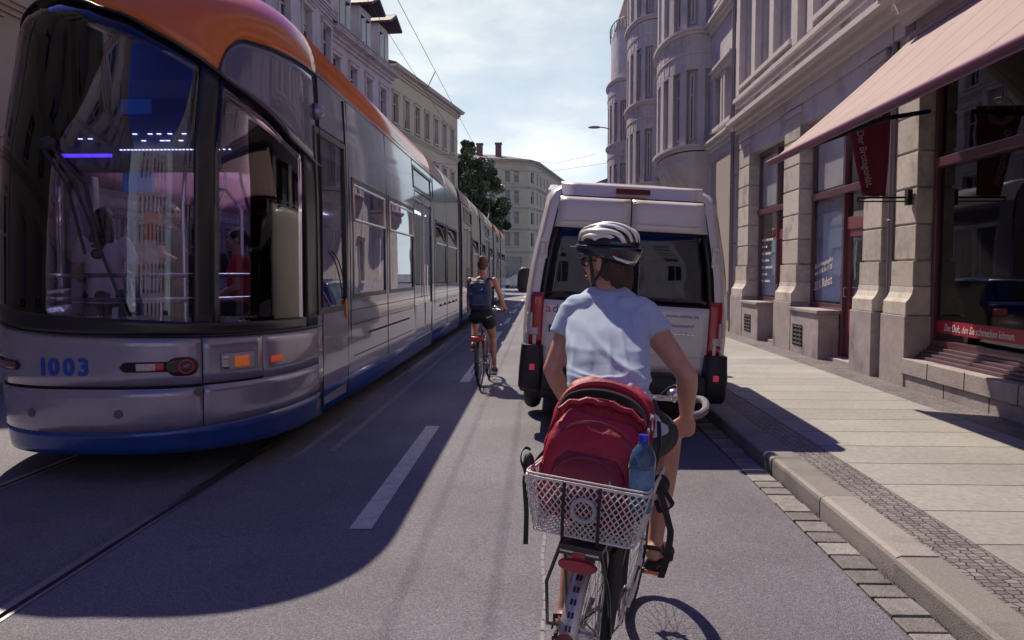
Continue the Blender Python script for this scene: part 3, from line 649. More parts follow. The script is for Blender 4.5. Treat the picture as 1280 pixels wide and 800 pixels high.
# ---- bay-window building Y 20.3 .. 50
t3=thing('bay_window_building','tall violet grey building with three rounded bay towers behind the van','building',(XW,20.3,0))
def bayb():
    wins=[(.25,1.05,5.55,6.95),(1.5,2.3,5.55,6.95),(.25,1.05,8.9,10.7),(1.5,2.3,8.9,10.7),(.25,1.05,12.4,14.2),(1.5,2.3,12.4,14.2)]
    for y0 in (28.2,37.6): 
        for z in (1.2,5.6,8.9,12.3): wins+=[(y0-20.3+1.7,y0-20.3+2.7,z,z+2.0)]
    facade(t3,(XW,20.3,0),UY,NX,29.7,.1,16,wins,M_lgrey,rec=.25,trim=M_trim,depth=9,curt=.3,rnd=random.Random(3))
    w=MB(); w.box(XW-.04,XW-.002,20.35,22.9,.1,4.7); w.build('rough_panel',M_rough,t3,smooth=False)
    for z in (5.15,8.45,11.9): course(t3,(XW,0,0),UY,NX,20.3,23.2,z,COR2,M_trim)
    course(t3,(XW,0,0),UY,NX,20.3,50,15.9,COR,M_trim)
    for bi,(yc,ztop) in enumerate(((25.7,17),(35.1,16.2),(45.3,14.6))):
        hl=2.35; pr=1.12; nseg=7
        def bp(a,d=0):   # a 0..1 along bay
            th=PI*a; return V((XW-(pr+d)*math.sin(th)**.62,yc+(hl+d)*math.cos(th)*-1,0))
        levels=[4.75,5.3,8.6,11.95,15.2]; zt=ztop
        # shaft of the bay, with window niches in seven facets
        A=[.0]+[i/nseg for i in range(1,nseg)]+[1.0]
        body=MB()
        def wallcell(a0,a1,z0,z1,d0=0,n=3):
            for i in range(n):
                p=bp(lerp(a0,a1,i/n),d0); q=bp(lerp(a0,a1,(i+1)/n),d0)
                body.quad((p.x,p.y,z0),(q.x,q.y,z0),(q.x,q.y,z1),(p.x,p.y,z1))
        for a0,a1 in zip(A,A[1:]): wallcell(a0,a1,4.9,zt,-.16,4)
        # corbel underneath
        for k in range(6):
            f0,f1=k/6,(k+1)/6
            for i in range(16):
                a,b_=i/16,(i+1)/16
                def cp(a,f): 
                    p=bp(a,0); s=math.sin(f*PI/2); return V((lerp(XW,p.x,s),yc+(p.y-yc)*lerp(.35,1,s),3.6+1.5*f))
                body.quad(cp(a,f0),cp(b_,f0),cp(b_,f1),cp(a,f1))
        pts=[bp(i/24,-.16) for i in range(25)]; body.add([(p.x,p.y,zt) for p in pts],[tuple(range(25))])
        body.build('bay_wall',M_lgrey,t3,ang=30,fix=False)
        # parapet panels, sills, pilasters
        for li in range(1,5):
            pil=MB(); rim=MB(); pan=MB()
            z0=levels[li]; z1=z0+3.32
            if z0>zt-1: break
            z1=min(z1,zt)
            for i in range(28):   # ledge ring and panel belt above windows
                a,b_=i/28,(i+1)/28
                def ring(d0,d1,za,zb,M_=rim):
                    p0,p1=bp(a,d0),bp(b_,d0); q0,q1=bp(a,d1),bp(b_,d1)
                    M_.add([(p0.x,p0.y,za),(p1.x,p1.y,za),(q1.x,q1.y,za),(q0.x,q0.y,za),(p0.x,p0.y,zb),(p1.x,p1.y,zb),(q1.x,q1.y,zb),(q0.x,q0.y,zb)],[(0,1,2,3),(4,7,6,5),(3,2,6,7),(0,4,5,1)])
                ring(-.16,.12,z0-.07,z0); ring(-.16,.05,z0-.16,z0-.07)
                if z1-z0>3: ring(-.16,0,z0+2.15,z0+3.16,pan); ring(-.16,.03,z0+2.6,z0+2.64)
            if z1-z0>3:
                for i in range(nseg+1):
                    a=i/nseg*.94+.03; hw=.018 if i in (0,nseg) else .028
                    for j in (0,):
                        p0,p1=bp(a-hw,0),bp(a+hw,0); q0,q1=bp(a-hw,-.17),bp(a+hw,-.17)
                        pil.add([(p0.x,p0.y,z0),(p1.x,p1.y,z0),(q1.x,q1.y,z0),(q0.x,q0.y,z0),(p0.x,p0.y,z0+2.15),(p1.x,p1.y,z0+2.15),(q1.x,q1.y,z0+2.15),(q0.x,q0.y,z0+2.15)],[(0,1,5,4),(1,2,6,5),(2,3,7,6),(3,0,4,7),(4,5,6,7)])
                for i in range(nseg):
                    a0=i/nseg*.94+.03+.045; a1=(i+1)/nseg*.94+.03-.045
                    if i in (0,nseg-1,3) and True:
                        pass
                    p,q=bp(a0,-.13),bp(a1,-.13); c=(p+q)/2; U=(q-p); wl=U.length; U.normalize(); Nn=V((-U.y,U.x,0)); 
                    if Nn.x>0: Nn=-Nn
                    Rm=Matrix((U,Nn,V((0,0,1)))).transposed()
                    f=MB(); f.obox(c+V((0,0,z0+.16+.03)),(wl,.06,.06),Rm); f.obox(c+V((0,0,z0+2.02)),(wl,.06,.07),Rm); f.obox(c+V((0,0,z0+1.45)),(wl-.1,.055,.06),Rm)
                    f.obox(c-U*(wl/2-.03)+V((0,0,z0+1.1)),(.06,.06,1.78),Rm); f.obox(c+U*(wl/2-.03)+V((0,0,z0+1.1)),(.06,.06,1.78),Rm)
                    fo=f.build('window',M_wfr,t3,smooth=False)
                    g_=MB(); g_.obox(c-Nn*.01+V((0,0,z0+1.1)),(wl-.1,.02,1.8),Rm); g_.build('pane',M_wg,fo,smooth=False)
                # little frames in the panel belt
                for i in range(nseg):
                    a0=i/nseg+.03; a1=(i+1)/nseg-.03
                    for (za,zb) in ((z0+2.22,z0+2.56),(z0+2.70,z0+3.1)):
                        for (s0,s1,ya,yb) in ((a0,a1,za,za+.03),(a0,a1,zb-.03,zb),(a0,a0+.012,za+.03,zb-.03),(a1-.012,a1,za+.03,zb-.03)):
                            p,q=bp(s0,.012),bp(s1,.012); p2,q2=bp(s0,-.01),bp(s1,-.01)
                            pil.add([(p.x,p.y,ya),(q.x,q.y,ya),(q.x,q.y,yb),(p.x,p.y,yb),(p2.x,p2.y,ya),(q2.x,q2.y,ya),(q2.x,q2.y,yb),(p2.x,p2.y,yb)],[(0,1,2,3),(0,4,5,1),(3,2,6,7),(0,3,7,4),(1,5,6,2)])
            rim.build('bay_ledge',M_trim,t3,ang=30,fix=False)
            if pil.v: pil.build('bay_pilaster',M_lgrey,t3,smooth=False,fix=False); pan.build('bay_panel_belt',M_lgrey,t3,ang=30,fix=False)
        if bi==2:
            r=MB()
            pts=[bp(i/16,-.1)+V((0,0,zt+.5)) for i in range(17)]; r.tube(pts,.03,6)
            for p in pts: r.cyl((p.x,p.y,zt),(p.x,p.y,zt+.5),.02,6)
            r.build('railing',M_pipe,t3)
    r=MB()   # steep roofs
    r.add([(XW-.6,20.3,16.1),(XW-.6,40,16.1),(XW+3,40,19),(XW+3,20.3,19),(XW+9,20.3,16.1),(XW+9,40,16.1)],[(0,1,2,3),(3,2,5,4),(0,3,4),(1,5,2)])
    r.build('roof',M_roof,t3,smooth=False)
Lp(t3,bayb)
# wall lamp
lt=thing('street_lamp','small grey lamp on a short arm high on the farthest bay tower','street lamp',(3.72,44.4,9.55))
MB().tube([(.1,0,-.12),(-.25,0,0),(-.62,0,.04)],.03,8).build('arm',M_pipe,lt)
b=MB().ell((-.85,0,.03),(.34,.13,.07),p=2.6); b.build('lamp_head',M_pipe,lt)

# ---- left side buildings
def leftb(name,label,p0,p1,zt,m,rows,pitch,ww,hh,trim,roofh,eave=True,z0=0,depth=9,dorm=0,seed=1,rmat=M_roof,rec=.2):
    p0=V((*p0,0)); p1=V((*p1,0)); U=(p1-p0); Ln=U.length; U.normalize(); Nn=V((U.y,-U.x,0))
    th=thing(name,label,'building',p0); 
    wins=[]; u=pitch*.5-ww/2
    while u+ww<Ln-.3:
        for z in rows: wins.append((u,u+ww,z,z+hh))
        u+=pitch
    facade(th,(0,0,0),U,Nn,Ln,z0,zt,wins[:96],m,rec=rec,trim=trim,depth=depth,curt=.3,rnd=random.Random(seed))
    for z in rows[1:]: course(th,(0,0,0),U,Nn,0,Ln,z-.42,COR2,trim,'string_course')
    course(th,(0,0,0),U,Nn,-.1,Ln+.12,zt-.05,[(-.35,-.2,.12),(-.2,-.02,.25),(-.02,.08,.55),(.08,.16,.6)],trim)
    r=MB(); a=Nn*.62; bk=-Nn*depth
    q0,q1=-U*.3+a,U*(Ln+.45)+a; q2,q3=U*(Ln+.45)+bk,-U*.3+bk; m0,m1=-U*.3+bk*.42,U*(Ln-2.5)+bk*.42
    z=V((0,0,zt+.13)); h=V((0,0,zt+.13+roofh))
    r.add([q0+z,q1+z,q2+z,q3+z,m0+h,m1+h],[(0,1,5,4),(1,2,5),(2,3,4,5),(3,0,4),(0,3,2,1)])
    r.build('roof',rmat,th,smooth=False)
    Rm=Matrix((U,Nn,V((0,0,1)))).transposed()
    for k in range(dorm):
        c=U*(1.6+k*2.9)
        d=MB(); d.obox(c-Nn*.7+V((0,0,zt+1.15)),(1.7,2.0,2.0),Rm); dd=d.build('dormer',m,th,smooth=False)
        f=MB()
        for s in (-.4,.4): f.obox(c+Nn*.31+U*s+V((0,0,zt+1.1)),(.5,.03,1.3),Rm)
        f.build('dormer_window',M_wg,dd,smooth=False)
        e=MB(); 
        for s in (-1,1):
            R2=Matrix((U,Nn,V((0,0,1)))).transposed()@Matrix.Rotation(s*.5,3,'Y'); e.obox(c+U*s*.5-Nn*.4+V((0,0,zt+2.45)),(1.25,2.9,.14),R2)
        e.build('dormer_roof',M_tile,dd,smooth=False)
    return th
leftb('apartment_building','cream apartment house with long dark eaves at the left, beside the tree',(-9.9,52),(-7.15,68),15,M_cream,(1.2,4.6,8.0,11.5),2.25,.95,1.9,M_trim2,1.3,seed=4)
leftb('apartment_building','dark violet apartment house with three tiled dormers behind the tram roof',(-9.95,37),(-8.75,46.4),12.9,M_lgrey,(1.2,4.4,7.4,10.2),2.3,.95,1.7,M_lgrey,2.2,dorm=3,seed=5)
leftb('apartment_building','tall shaded house with bracketed cornice at the upper left above the tram',(-10.2,21.6),(-9.6,36.9),17,M_lgrey,(1.0,4.3,7.6,10.6,13.6),2.6,1.1,2.0,M_lgrey,2.5,seed=6)
leftb('apartment_building','low pale house seen only through the windows of the tram',(-10.5,7.6),(-10.3,21.3),9.6,M_cream2,(1.0,4.3,7.2),2.7,1.1,2.0,M_trim2,2.5,seed=7)
leftb('apartment_building','tall pale house beside the tram nose, seen in reflections',(-10.9,-24),(-10.55,7.4),17,M_cream2,(1.0,4.3,7.6,11,14),2.7,1.1,2.0,M_trim2,2.5,seed=9)
# ---- far building closing the street
tf=thing('corner_building','pale yellow four storey corner house closing the street behind the tree','building',(-18,88.5,0))
def farb():
    O=V((-18,88.5,0)); Pt=V((-1.6,93.8,0)); U=Pt-O; Ln=U.length; U.normalize(); Nn=V((U.y,-U.x,0))
    rows=((4.7,1.6),(7.3,1.4),(9.7,1.45),(12.1,1.3))
    wins=[]
    c0=Ln-.4
    for k in range(8):
        for off in (1.0,2.05):
            u=c0-k*2.9-off-.35
            if u<.5: continue
            wins+=[(u,u+.62,z,z+h) for z,h in rows]
    for k in range(4): wins.append((c0-3.2-k*4.4,c0-.4-k*4.4,.7,3.5))
    facade(tf,O,U,Nn,Ln,0,14.5,wins,M_cream2,rec=.2,depth=12,curt=.2,trim=None,rnd=random.Random(12))
    for z in (4.1,6.75,9.2,11.6): course(tf,O,U,Nn,0,Ln,z,COR2,M_trim2,'string_course')
    course(tf,O,U,Nn,0,Ln+.1,14.5,COR,M_trim2)
    Rm=Matrix((U,Nn,V((0,0,1)))).transposed()
    for w in wins:
        if w[2]>4: 
            b=MB()
            b.obox(O+U*(w[0]+w[1])/2+Nn*.06+V((0,0,w[3]+.09)),(.95,.12,.12),Rm); b.obox(O+U*(w[0]+w[1])/2+Nn*.06+V((0,0,w[2]-.08)),(.85,.12,.10),Rm); b.build('window_trim',M_trim2,tf,smooth=False)
    # corner and side facade
    P2=V((-.75,95.4,0)); U2=(P2-Pt); L2=U2.length; U2.normalize(); N2=V((U2.y,-U2.x,0))
    facade(tf,Pt,U2,N2,L2,0,14.5,[(.7,1.35,z,z+h) for z,h in rows],M_cream2,shell=False,rec=.2,rnd=random.Random(2))
    P3=V((4.5,124,0)); U3=(P3-P2); L3=U3.length; U3.normalize(); N3=V((U3.y,-U3.x,0))
    ws=[]
    u=.8
    while u<L3-1:
        ws+=[(u,u+.75,z,z+h) for z,h in rows]; u+=2.3
    facade(tf,P2,U3,N3,L3,0,14.5,ws,M_cream2,rec=.2,depth=10,rnd=random.Random(6))
    for (Oa,Ua,Na,La) in ((Pt,U2,N2,L2),(P2,U3,N3,L3)):
        for z in (4.1,6.75,9.2,11.6): course(tf,Oa,Ua,Na,0,La,z,COR2,M_trim2,'string_course')
        course(tf,Oa,Ua,Na,-.1,La,14.5,COR,M_trim2)
    r=MB(); z=14.7; h=16.0
    a=O+Nn*.6; b_=Pt+Nn*.6+U*.2; c=P2+N3*.5; d=P3+N3*.5; e=P3-N3*10; f=O-Nn*12+U*2
    m1=O-Nn*5.5; m2=Pt-Nn*5.5-U*2; m3=P3-N3*5
    vs=[(p.x,p.y,z) for p in (a,b_,c,d,e,f)]+[(m1.x,m1.y,h),(m2.x,m2.y,h),(m3.x,m3.y,h)]
    r.add(vs,[(0,1,7,6),(1,2,7),(2,3,8,7),(3,4,8),(4,5,6,7),(4,7,8),(5,0,6)]); r.build('roof',M_roof,tf,smooth=False)
    ch=MB(); 
    for x_,y_ in ((-7.4,95.5),(-5.15,95.2)): ch.box(x_-.35,x_+.35,y_-.35,y_+.35,15.2,16.8); ch.box(x_-.42,x_+.42,y_-.42,y_+.42,16.8,16.95)
    ch.build('chimney',mat('brick_chimney',(.16,.09,.11),.9,var=.2,vs=4),tf,smooth=False)
Lp(tf,farb)
# dark roof peeking right of it
tr_=thing('far_house','low far house with a dark roof beyond the corner house','house',(4,135,0))
b=MB(); b.box(0,14,0,10,0,14.6); b.build('wall',M_cream2,tr_,smooth=False)
b=MB(); b.prism([(-.6,14.6),(14.6,14.6),(7,17.4)],-.5,10.5,'y'); b.build('roof',M_roof,tr_,smooth=False)

# ---- tree
def leaf_cloud(mb,c,r,n,rr,size):
    for k in range(n):
        d=V((rr.gauss(0,1),rr.gauss(0,1),rr.gauss(0,1))).normalized()*(rr.random()**.45)
        p=V(c)+V((d.x*r[0],d.y*r[1],d.z*r[2])); s=size*(.6+.8*rr.random())
        n1=V((rr.gauss(0,1),rr.gauss(0,1),rr.gauss(0,1)+.6)).normalized(); a=n1.cross(V((rr.random(),rr.random(),rr.random()+.1))).normalized(); b_=n1.cross(a)
        mb.quad(p-a*s,p-b_*s*.55,p+a*s,p+b_*s*.55)
tt=thing('tree','dark green leafy street tree between the cream house and the corner house','tree',(-6.5,75,0))
rr=random.Random(21); tr=MB(); tr.tube([(0,0,0),(.1,0,2),(0,.1,4),(.1,0,6.5)],[.32,.26,.22,.14],10)
limbs=[]
for k in range(9):
    a=k*2.4; z=3+k*.7; e=V((math.cos(a)*1.9,math.sin(a)*1.9,z+2.2+rr.random())); tr.tube([(0,0,z),(e.x*.5,e.y*.5,z+1),tuple(e)],[.12,.08,.03],6); limbs.append(e)
tr.build('trunk',mat('bark',(.09,.07,.07),.9,var=.3,bump=.6),tt)
cr_=MB(); g1=mat('leaves_dark',(.030,.055,.040),.55,var=.4,vs=3); g2=mat('leaves_mid',(.05,.085,.05),.5,var=.4,vs=3); g3=mat('leaves_light',(.15,.20,.12),.5,var=.3,vs=3)
cen=[(1.3,-.3,11.4,1.0),(2.3,0,8.0,1.1),(2.7,.2,6.6,1.0),(-1.7,0,11.6,.9),(0,0,12.2,1.4),(-1.0,.3,11.2,1.4),(1.0,-.2,10.6,1.3),(0,0,9.6,1.9),(-1.5,0,9.0,1.5),(1.6,0,8.8,1.4),(0,-1.2,7.8,1.7),(1.9,.3,7.2,1.3),(-1.8,.3,7,1.4),(0,1,6.6,1.8),(1.2,-.8,5.6,1.5),(-1,-.8,5.4,1.4),(2.3,0,5.6,.9),(-2.1,0,5.2,1.0),(0,0,4.4,1.3),(-.4,-.6,13.2,.7),(1.8,-.4,9.9,.8),(-2.0,.2,10.2,.8)]
for (x,y,z,r_) in cen:
    for j in range(6):
        d=V((rr.gauss(0,1),rr.gauss(0,1),rr.gauss(0,1))).normalized()*r_*.75; cr_.use(rr.choice((g1,g2,g2,g3)))
        leaf_cloud(cr_,(x+d.x,y+d.y,z+d.z),(r_*.52,r_*.52,r_*.42),330,rr,.13)
cr_.build('crown',None,tt,smooth=False,fix=False)
# ---- overhead wires
def wire(label,pts,r=.005,group='overhead wires above the tram'):
    o=MB().tube(pts,r,6).build('overhead_wire',M_dark); tag(o,label,'wire',group)
wire('contact wire of the left pair above the tram roof',[(-2.84,2,6.05),(-2.84,30,6.0),(-2.84,62,6.0),(-2.5,110,6.0)])
wire('carrier wire, right and higher of the two above the tram',[(-2.50,2,6.45),(-2.48,14,6.28),(-2.46,36,6.22),(-2.5,62,6.3),(-2.2,110,6.3)],.006)
wire('thin cross wire spanning from the bay tower to the far house',[(3.9,47,8.0),(0,47,7.45),(-9,47,8.3)],.008,None)
wire('thin stay wire low beside the bay tower',[(4.0,60,10.4),(1,60,9.75),(-7.9,60,10.5)],.010,None)
for k,y in enumerate((18.7,33)):
    o=MB().tube([(-2.50,y,6.25),(-2.50,y,6.7),(-2.50,y,7.3)] if False else [(-2.48,y,6.26),(-2.66,y,5.9),(-2.84,y,5.99)],.010,6).build('wire_dropper',M_dark); tag(o,('near' if k==0 else 'farther')+' small dropper linking the two tram wires','wire','droppers of the tram wire')
# house added behind the viewpoint to block sky reflections; grey stands for shade
tb_=thing('street_end_house','pale house closing the street behind the viewpoint, seen only as a mirror image','building',(-9,-34,0))
facade(tb_,(18,0,0),(-1,0,0),(0,1,0),18,0,21,[(1.2+2.4*k,2.2+2.4*k,z,z+1.9) for k in range(7) for z in (1.0,4.4,7.8,11.2,14.6,17.6)],M_lgrey,trim=None,depth=8,rnd=random.Random(31))
# ================================================================== TRAM
M_tg=mat('tram_upper_paint',(.13,.125,.215),.18,.25,var=.06,vs=2,coat=.9,bump=.02,bs=1.5)
M_ts=mat('tram_silver_paint',(.31,.29,.42),.24,.35,var=.08,vs=3,coat=.8,bump=.02,bs=1.5,dirt=((.24,.20,.27),2,.5))
M_tb=mat('tram_blue_skirt',(.012,.055,.30),.3,.1,var=.15,vs=5,coat=.5,dirt=((.03,.03,.10),3,.5))
M_to=mat('tram_orange_paint',(.62,.15,.035),.28,0,var=.05,vs=1.5,coat=.35,bump=.02,bs=1.2)
M_tw=mat('tram_roof_cream',(.66,.60,.54),.3,0,var=.08,vs=2,coat=.6)
M_tblk=mat('tram_black_band',(.012,.012,.020),.35,0,var=0,coat=.15)
M_tglass=glass('tram_windscreen_glass',(.86,.82,.94),.0,.01)
M_tglass2=glass('tram_side_glass',(.50,.48,.62),.07,.01)
M_tglass3=glass('tram_far_side_glass',(.75,.72,.85),.05,.01)
M_tin=mat('tram_interior_lining',(.42,.38,.44),.6,var=.1)
M_tdk=mat('tram_interior_dark',(.045,.04,.07),.6,var=.2)
M_steel=mat('brushed_steel',(.55,.54,.60),.25,1,var=0)
M_rub=mat('black_rubber',(.018,.017,.024),.6,var=.2,vs=30)
M_seat=mat('blue_seat_cloth',(.03,.06,.22),.8,var=.2,vs=20)
tram=thing('tram','long grey and blue articulated tram with an orange roof band and number 1003','tram',(-3.37,5.80,0))
TL=41.0; NN=2.7; SE=2/NN; NL=1.85
def tw(z):
    if z<=3.5: return interp([(0,1.20),(.25,1.22),(.5,1.25),(2.2,1.25),(3.1,1.23),(3.5,1.21)],z)
    t=min(1,(z-3.5)/.6); return .63+.58*math.sqrt(max(0,1-t*t))
def tf_(z):
    if z<=3.5: return interp([(0,.12),(.25,.04),(.5,0),(1.3,0),(2,.04),(2.6,.10),(3.5,.38)],z)
    t=min(1,(z-3.5)/.6); return .38+.9*(1-math.sqrt(max(0,1-t*t)))
def TS(th,z,d=0):
    """nose surface; th 0 (right side) .. pi (left side)"""
    w=tw(z)+d; L_=NL-tf_(z)+d; c=math.cos(th); s=math.sin(th)
    return V((w*math.copysign(abs(c)**SE,c),NL-L_*abs(s)**SE,z))
def nose(name,m,th0,th1,zlo,zhi,nz=6,nt=None,d=0,par=tram,thick=.012,zs=None):
    nt=nt or max(4,int(abs(th1-th0)*22)); f=lambda q,t: q(t) if callable(q) else q
    def fn(u,v):
        # even spacing towards the sides where the superellipse is steep
        th=lerp(th0,th1,u); a=f(zlo,th); b=f(zhi,th)
        vv=v if zs is None else zs(v)
        return TS(th,lerp(a,b,vv),d)
    b=MB().grid(fn,nt,nz,flip=True); return b.build(name,m,par,thick=thick,fix=False,ang=40)
D=math.radians
def T(x): return math.acos(math.copysign(min(1,(abs(x)/1.25))**(NN/2),x))
ztop=lambda th: interp([(0,2.62),(T(1.20),2.77),(T(1.12),2.92),(T(.92),3.10),(T(.72),3.27),(T(.35),3.48),(T(-.20),3.72),(T(-.53),3.80),(T(-.83),3.80),(T(-1.13),3.64),(PI,3.4)],th)
zbot=lambda th: interp([(0,1.10),(D(60),1.115),(D(90),1.13),(D(110),1.16),(D(140),1.22),(PI,1.30)],th)
zor=lambda th: ztop(th) if th>T(.83) else interp([(0,3.49),(T(.98),3.49),(T(.93),3.465),(T(.88),3.39),(T(.85),3.29),(T(.83),ztop(T(.83)))],th)
zblue=lambda th: interp([(0,.46),(D(30),.44),(D(90),.39),(PI,.42)],th)
TH0=0.0; THs=T(.765); g=.006
nose('skirt',M_tb,0,PI,.22,zblue,4)
nose('bumper',M_ts,THs+g*.6,PI,lambda t:zblue(t)+.002,lambda t:.725,5)
nose('bumper_corner',M_ts,0,THs-g*.6,lambda t:zblue(t)+.002,lambda t:.735,5)
nose('front_panel',M_ts,THs+g*.6,PI,.75,lambda t:zbot(t)-.004,5)
nose('front_panel_gap',M_dark,0,PI,.715,.765,2,d=-.018)
nose('front_panel_gap',M_dark,THs-.03,THs+.03,.42,1.12,3,d=-.018)
nose('hatch_panel',M_ts,T(1.08),THs-g*.6,.752,lambda t:zbot(t)-.004,4)
nose('side_front_panel',M_ts,0,T(1.08)-.008,.737,lambda t:zbot(t)-.004,4)
nose('windscreen',M_tglass,T(.72),PI,zbot,ztop,14,thick=.008)
nose('side_glass',M_tglass,T(1.235),T(.84),zbot,ztop,12,thick=.008)
nose('glass_band',M_tblk,T(.84),T(.72),zbot,ztop,12,d=.001)
nose('glass_band',M_tblk,0,T(1.235),zbot,lambda t:ztop(t),10,d=.001)
nose('glass_band',M_tblk,T(1.235),PI,zbot,lambda t:zbot(t)+.10+.05*max(0,min(1,(t-T(.86))/.9)),3,d=.002)
nose('corner_panel',M_tg,0,T(.83),lambda t:ztop(t)+.003,lambda t:max(ztop(t)+.004,zor(t)-.003),8)
roofz=lambda v: 1-(1-v)**2
nose('roof_nose',M_to,0,PI,zor,4.0999,14,zs=roofz)
for nm,fn_,a_,b_,r_ in (('glass_seal',ztop,0,PI,.014),('roof_seal',zor,0,T(.83),.008),('sill_seal',zbot,0,PI,.010)):
    MB().tube([TS(lerp(a_,b_,k/90),fn_(lerp(a_,b_,k/90)),.002) for k in range(91)],r_,6).build(nm,M_tblk,tram)
def roofcap():
    b=MB(); n=40; pts=[TS(PI*i/n,4.0999) for i in range(n+1)]; pts+= [V((-.63,TL,4.0999)),V((.63,TL,4.0999))]
    b.add(pts,[tuple(range(len(pts)))]); return b.build('roof_cap',M_tw,tram,smooth=False)
roofcap()
# side walls ------------------------------------------------------
def side(sg,y0,y1,z0,z1,name,m,ny=1,nz=8,d=0,thick=.02,par=tram):
    def fn(u,v):
        z=lerp(z0,z1,v); return ((tw(z)+d)*sg,lerp(y0,y1,u),z)
    return MB().grid(fn,ny,nz,flip=(sg<0)).build(name,m,par,thick=thick,fix=True,ang=40)
def wall_with(sg,y0,y1,z0,z1,holes,name,m):
    ys=sorted(set([y0,y1]+[h[0] for h in holes]+[h[1] for h in holes])); zs=sorted(set([z0,z1,1.0,2.0,3.0,3.3]+[h[2] for h in holes]+[h[3] for h in holes])); zs=[z for z in zs if z0<=z<=z1]
    b=MB()
    for a,c in zip(ys,ys[1:]):
        for e,f in zip(zs,zs[1:]):
            mu,mz=(a+c)/2,(e+f)/2
            if any(h[0]<mu<h[1] and h[2]<mz<h[3] for h in holes): continue
            b.quad((tw(e)*sg,a,e),(tw(e)*sg,c,e),(tw(f)*sg,c,f),(tw(f)*sg,a,f))
    return b.build(name,m,tram,ang=40,merge=True)
WZ0,WZ1=1.37,2.62
joints=[(14.6,15.5),(21.6,22.3),(29.0,29.8),(35.2,35.9)]
mods=[(NL,9.6),(9.6,14.6),(15.5,21.6),(22.3,29.0),(29.8,35.2),(35.9,TL)]
winsR=[(3.15,4.95),(5.3,7.3),(10.2,11.85),(12.2,14.1),(18.8,20.9),(22.8,24.2),(26.8,28.6),(30.3,31.6),(33.6,34.8),(36.4,38),(38.4,40.2)]
doorsR=[(7.52,9.85),(16.2,18.5),(24.5,26.5),(31.8,33.3)]
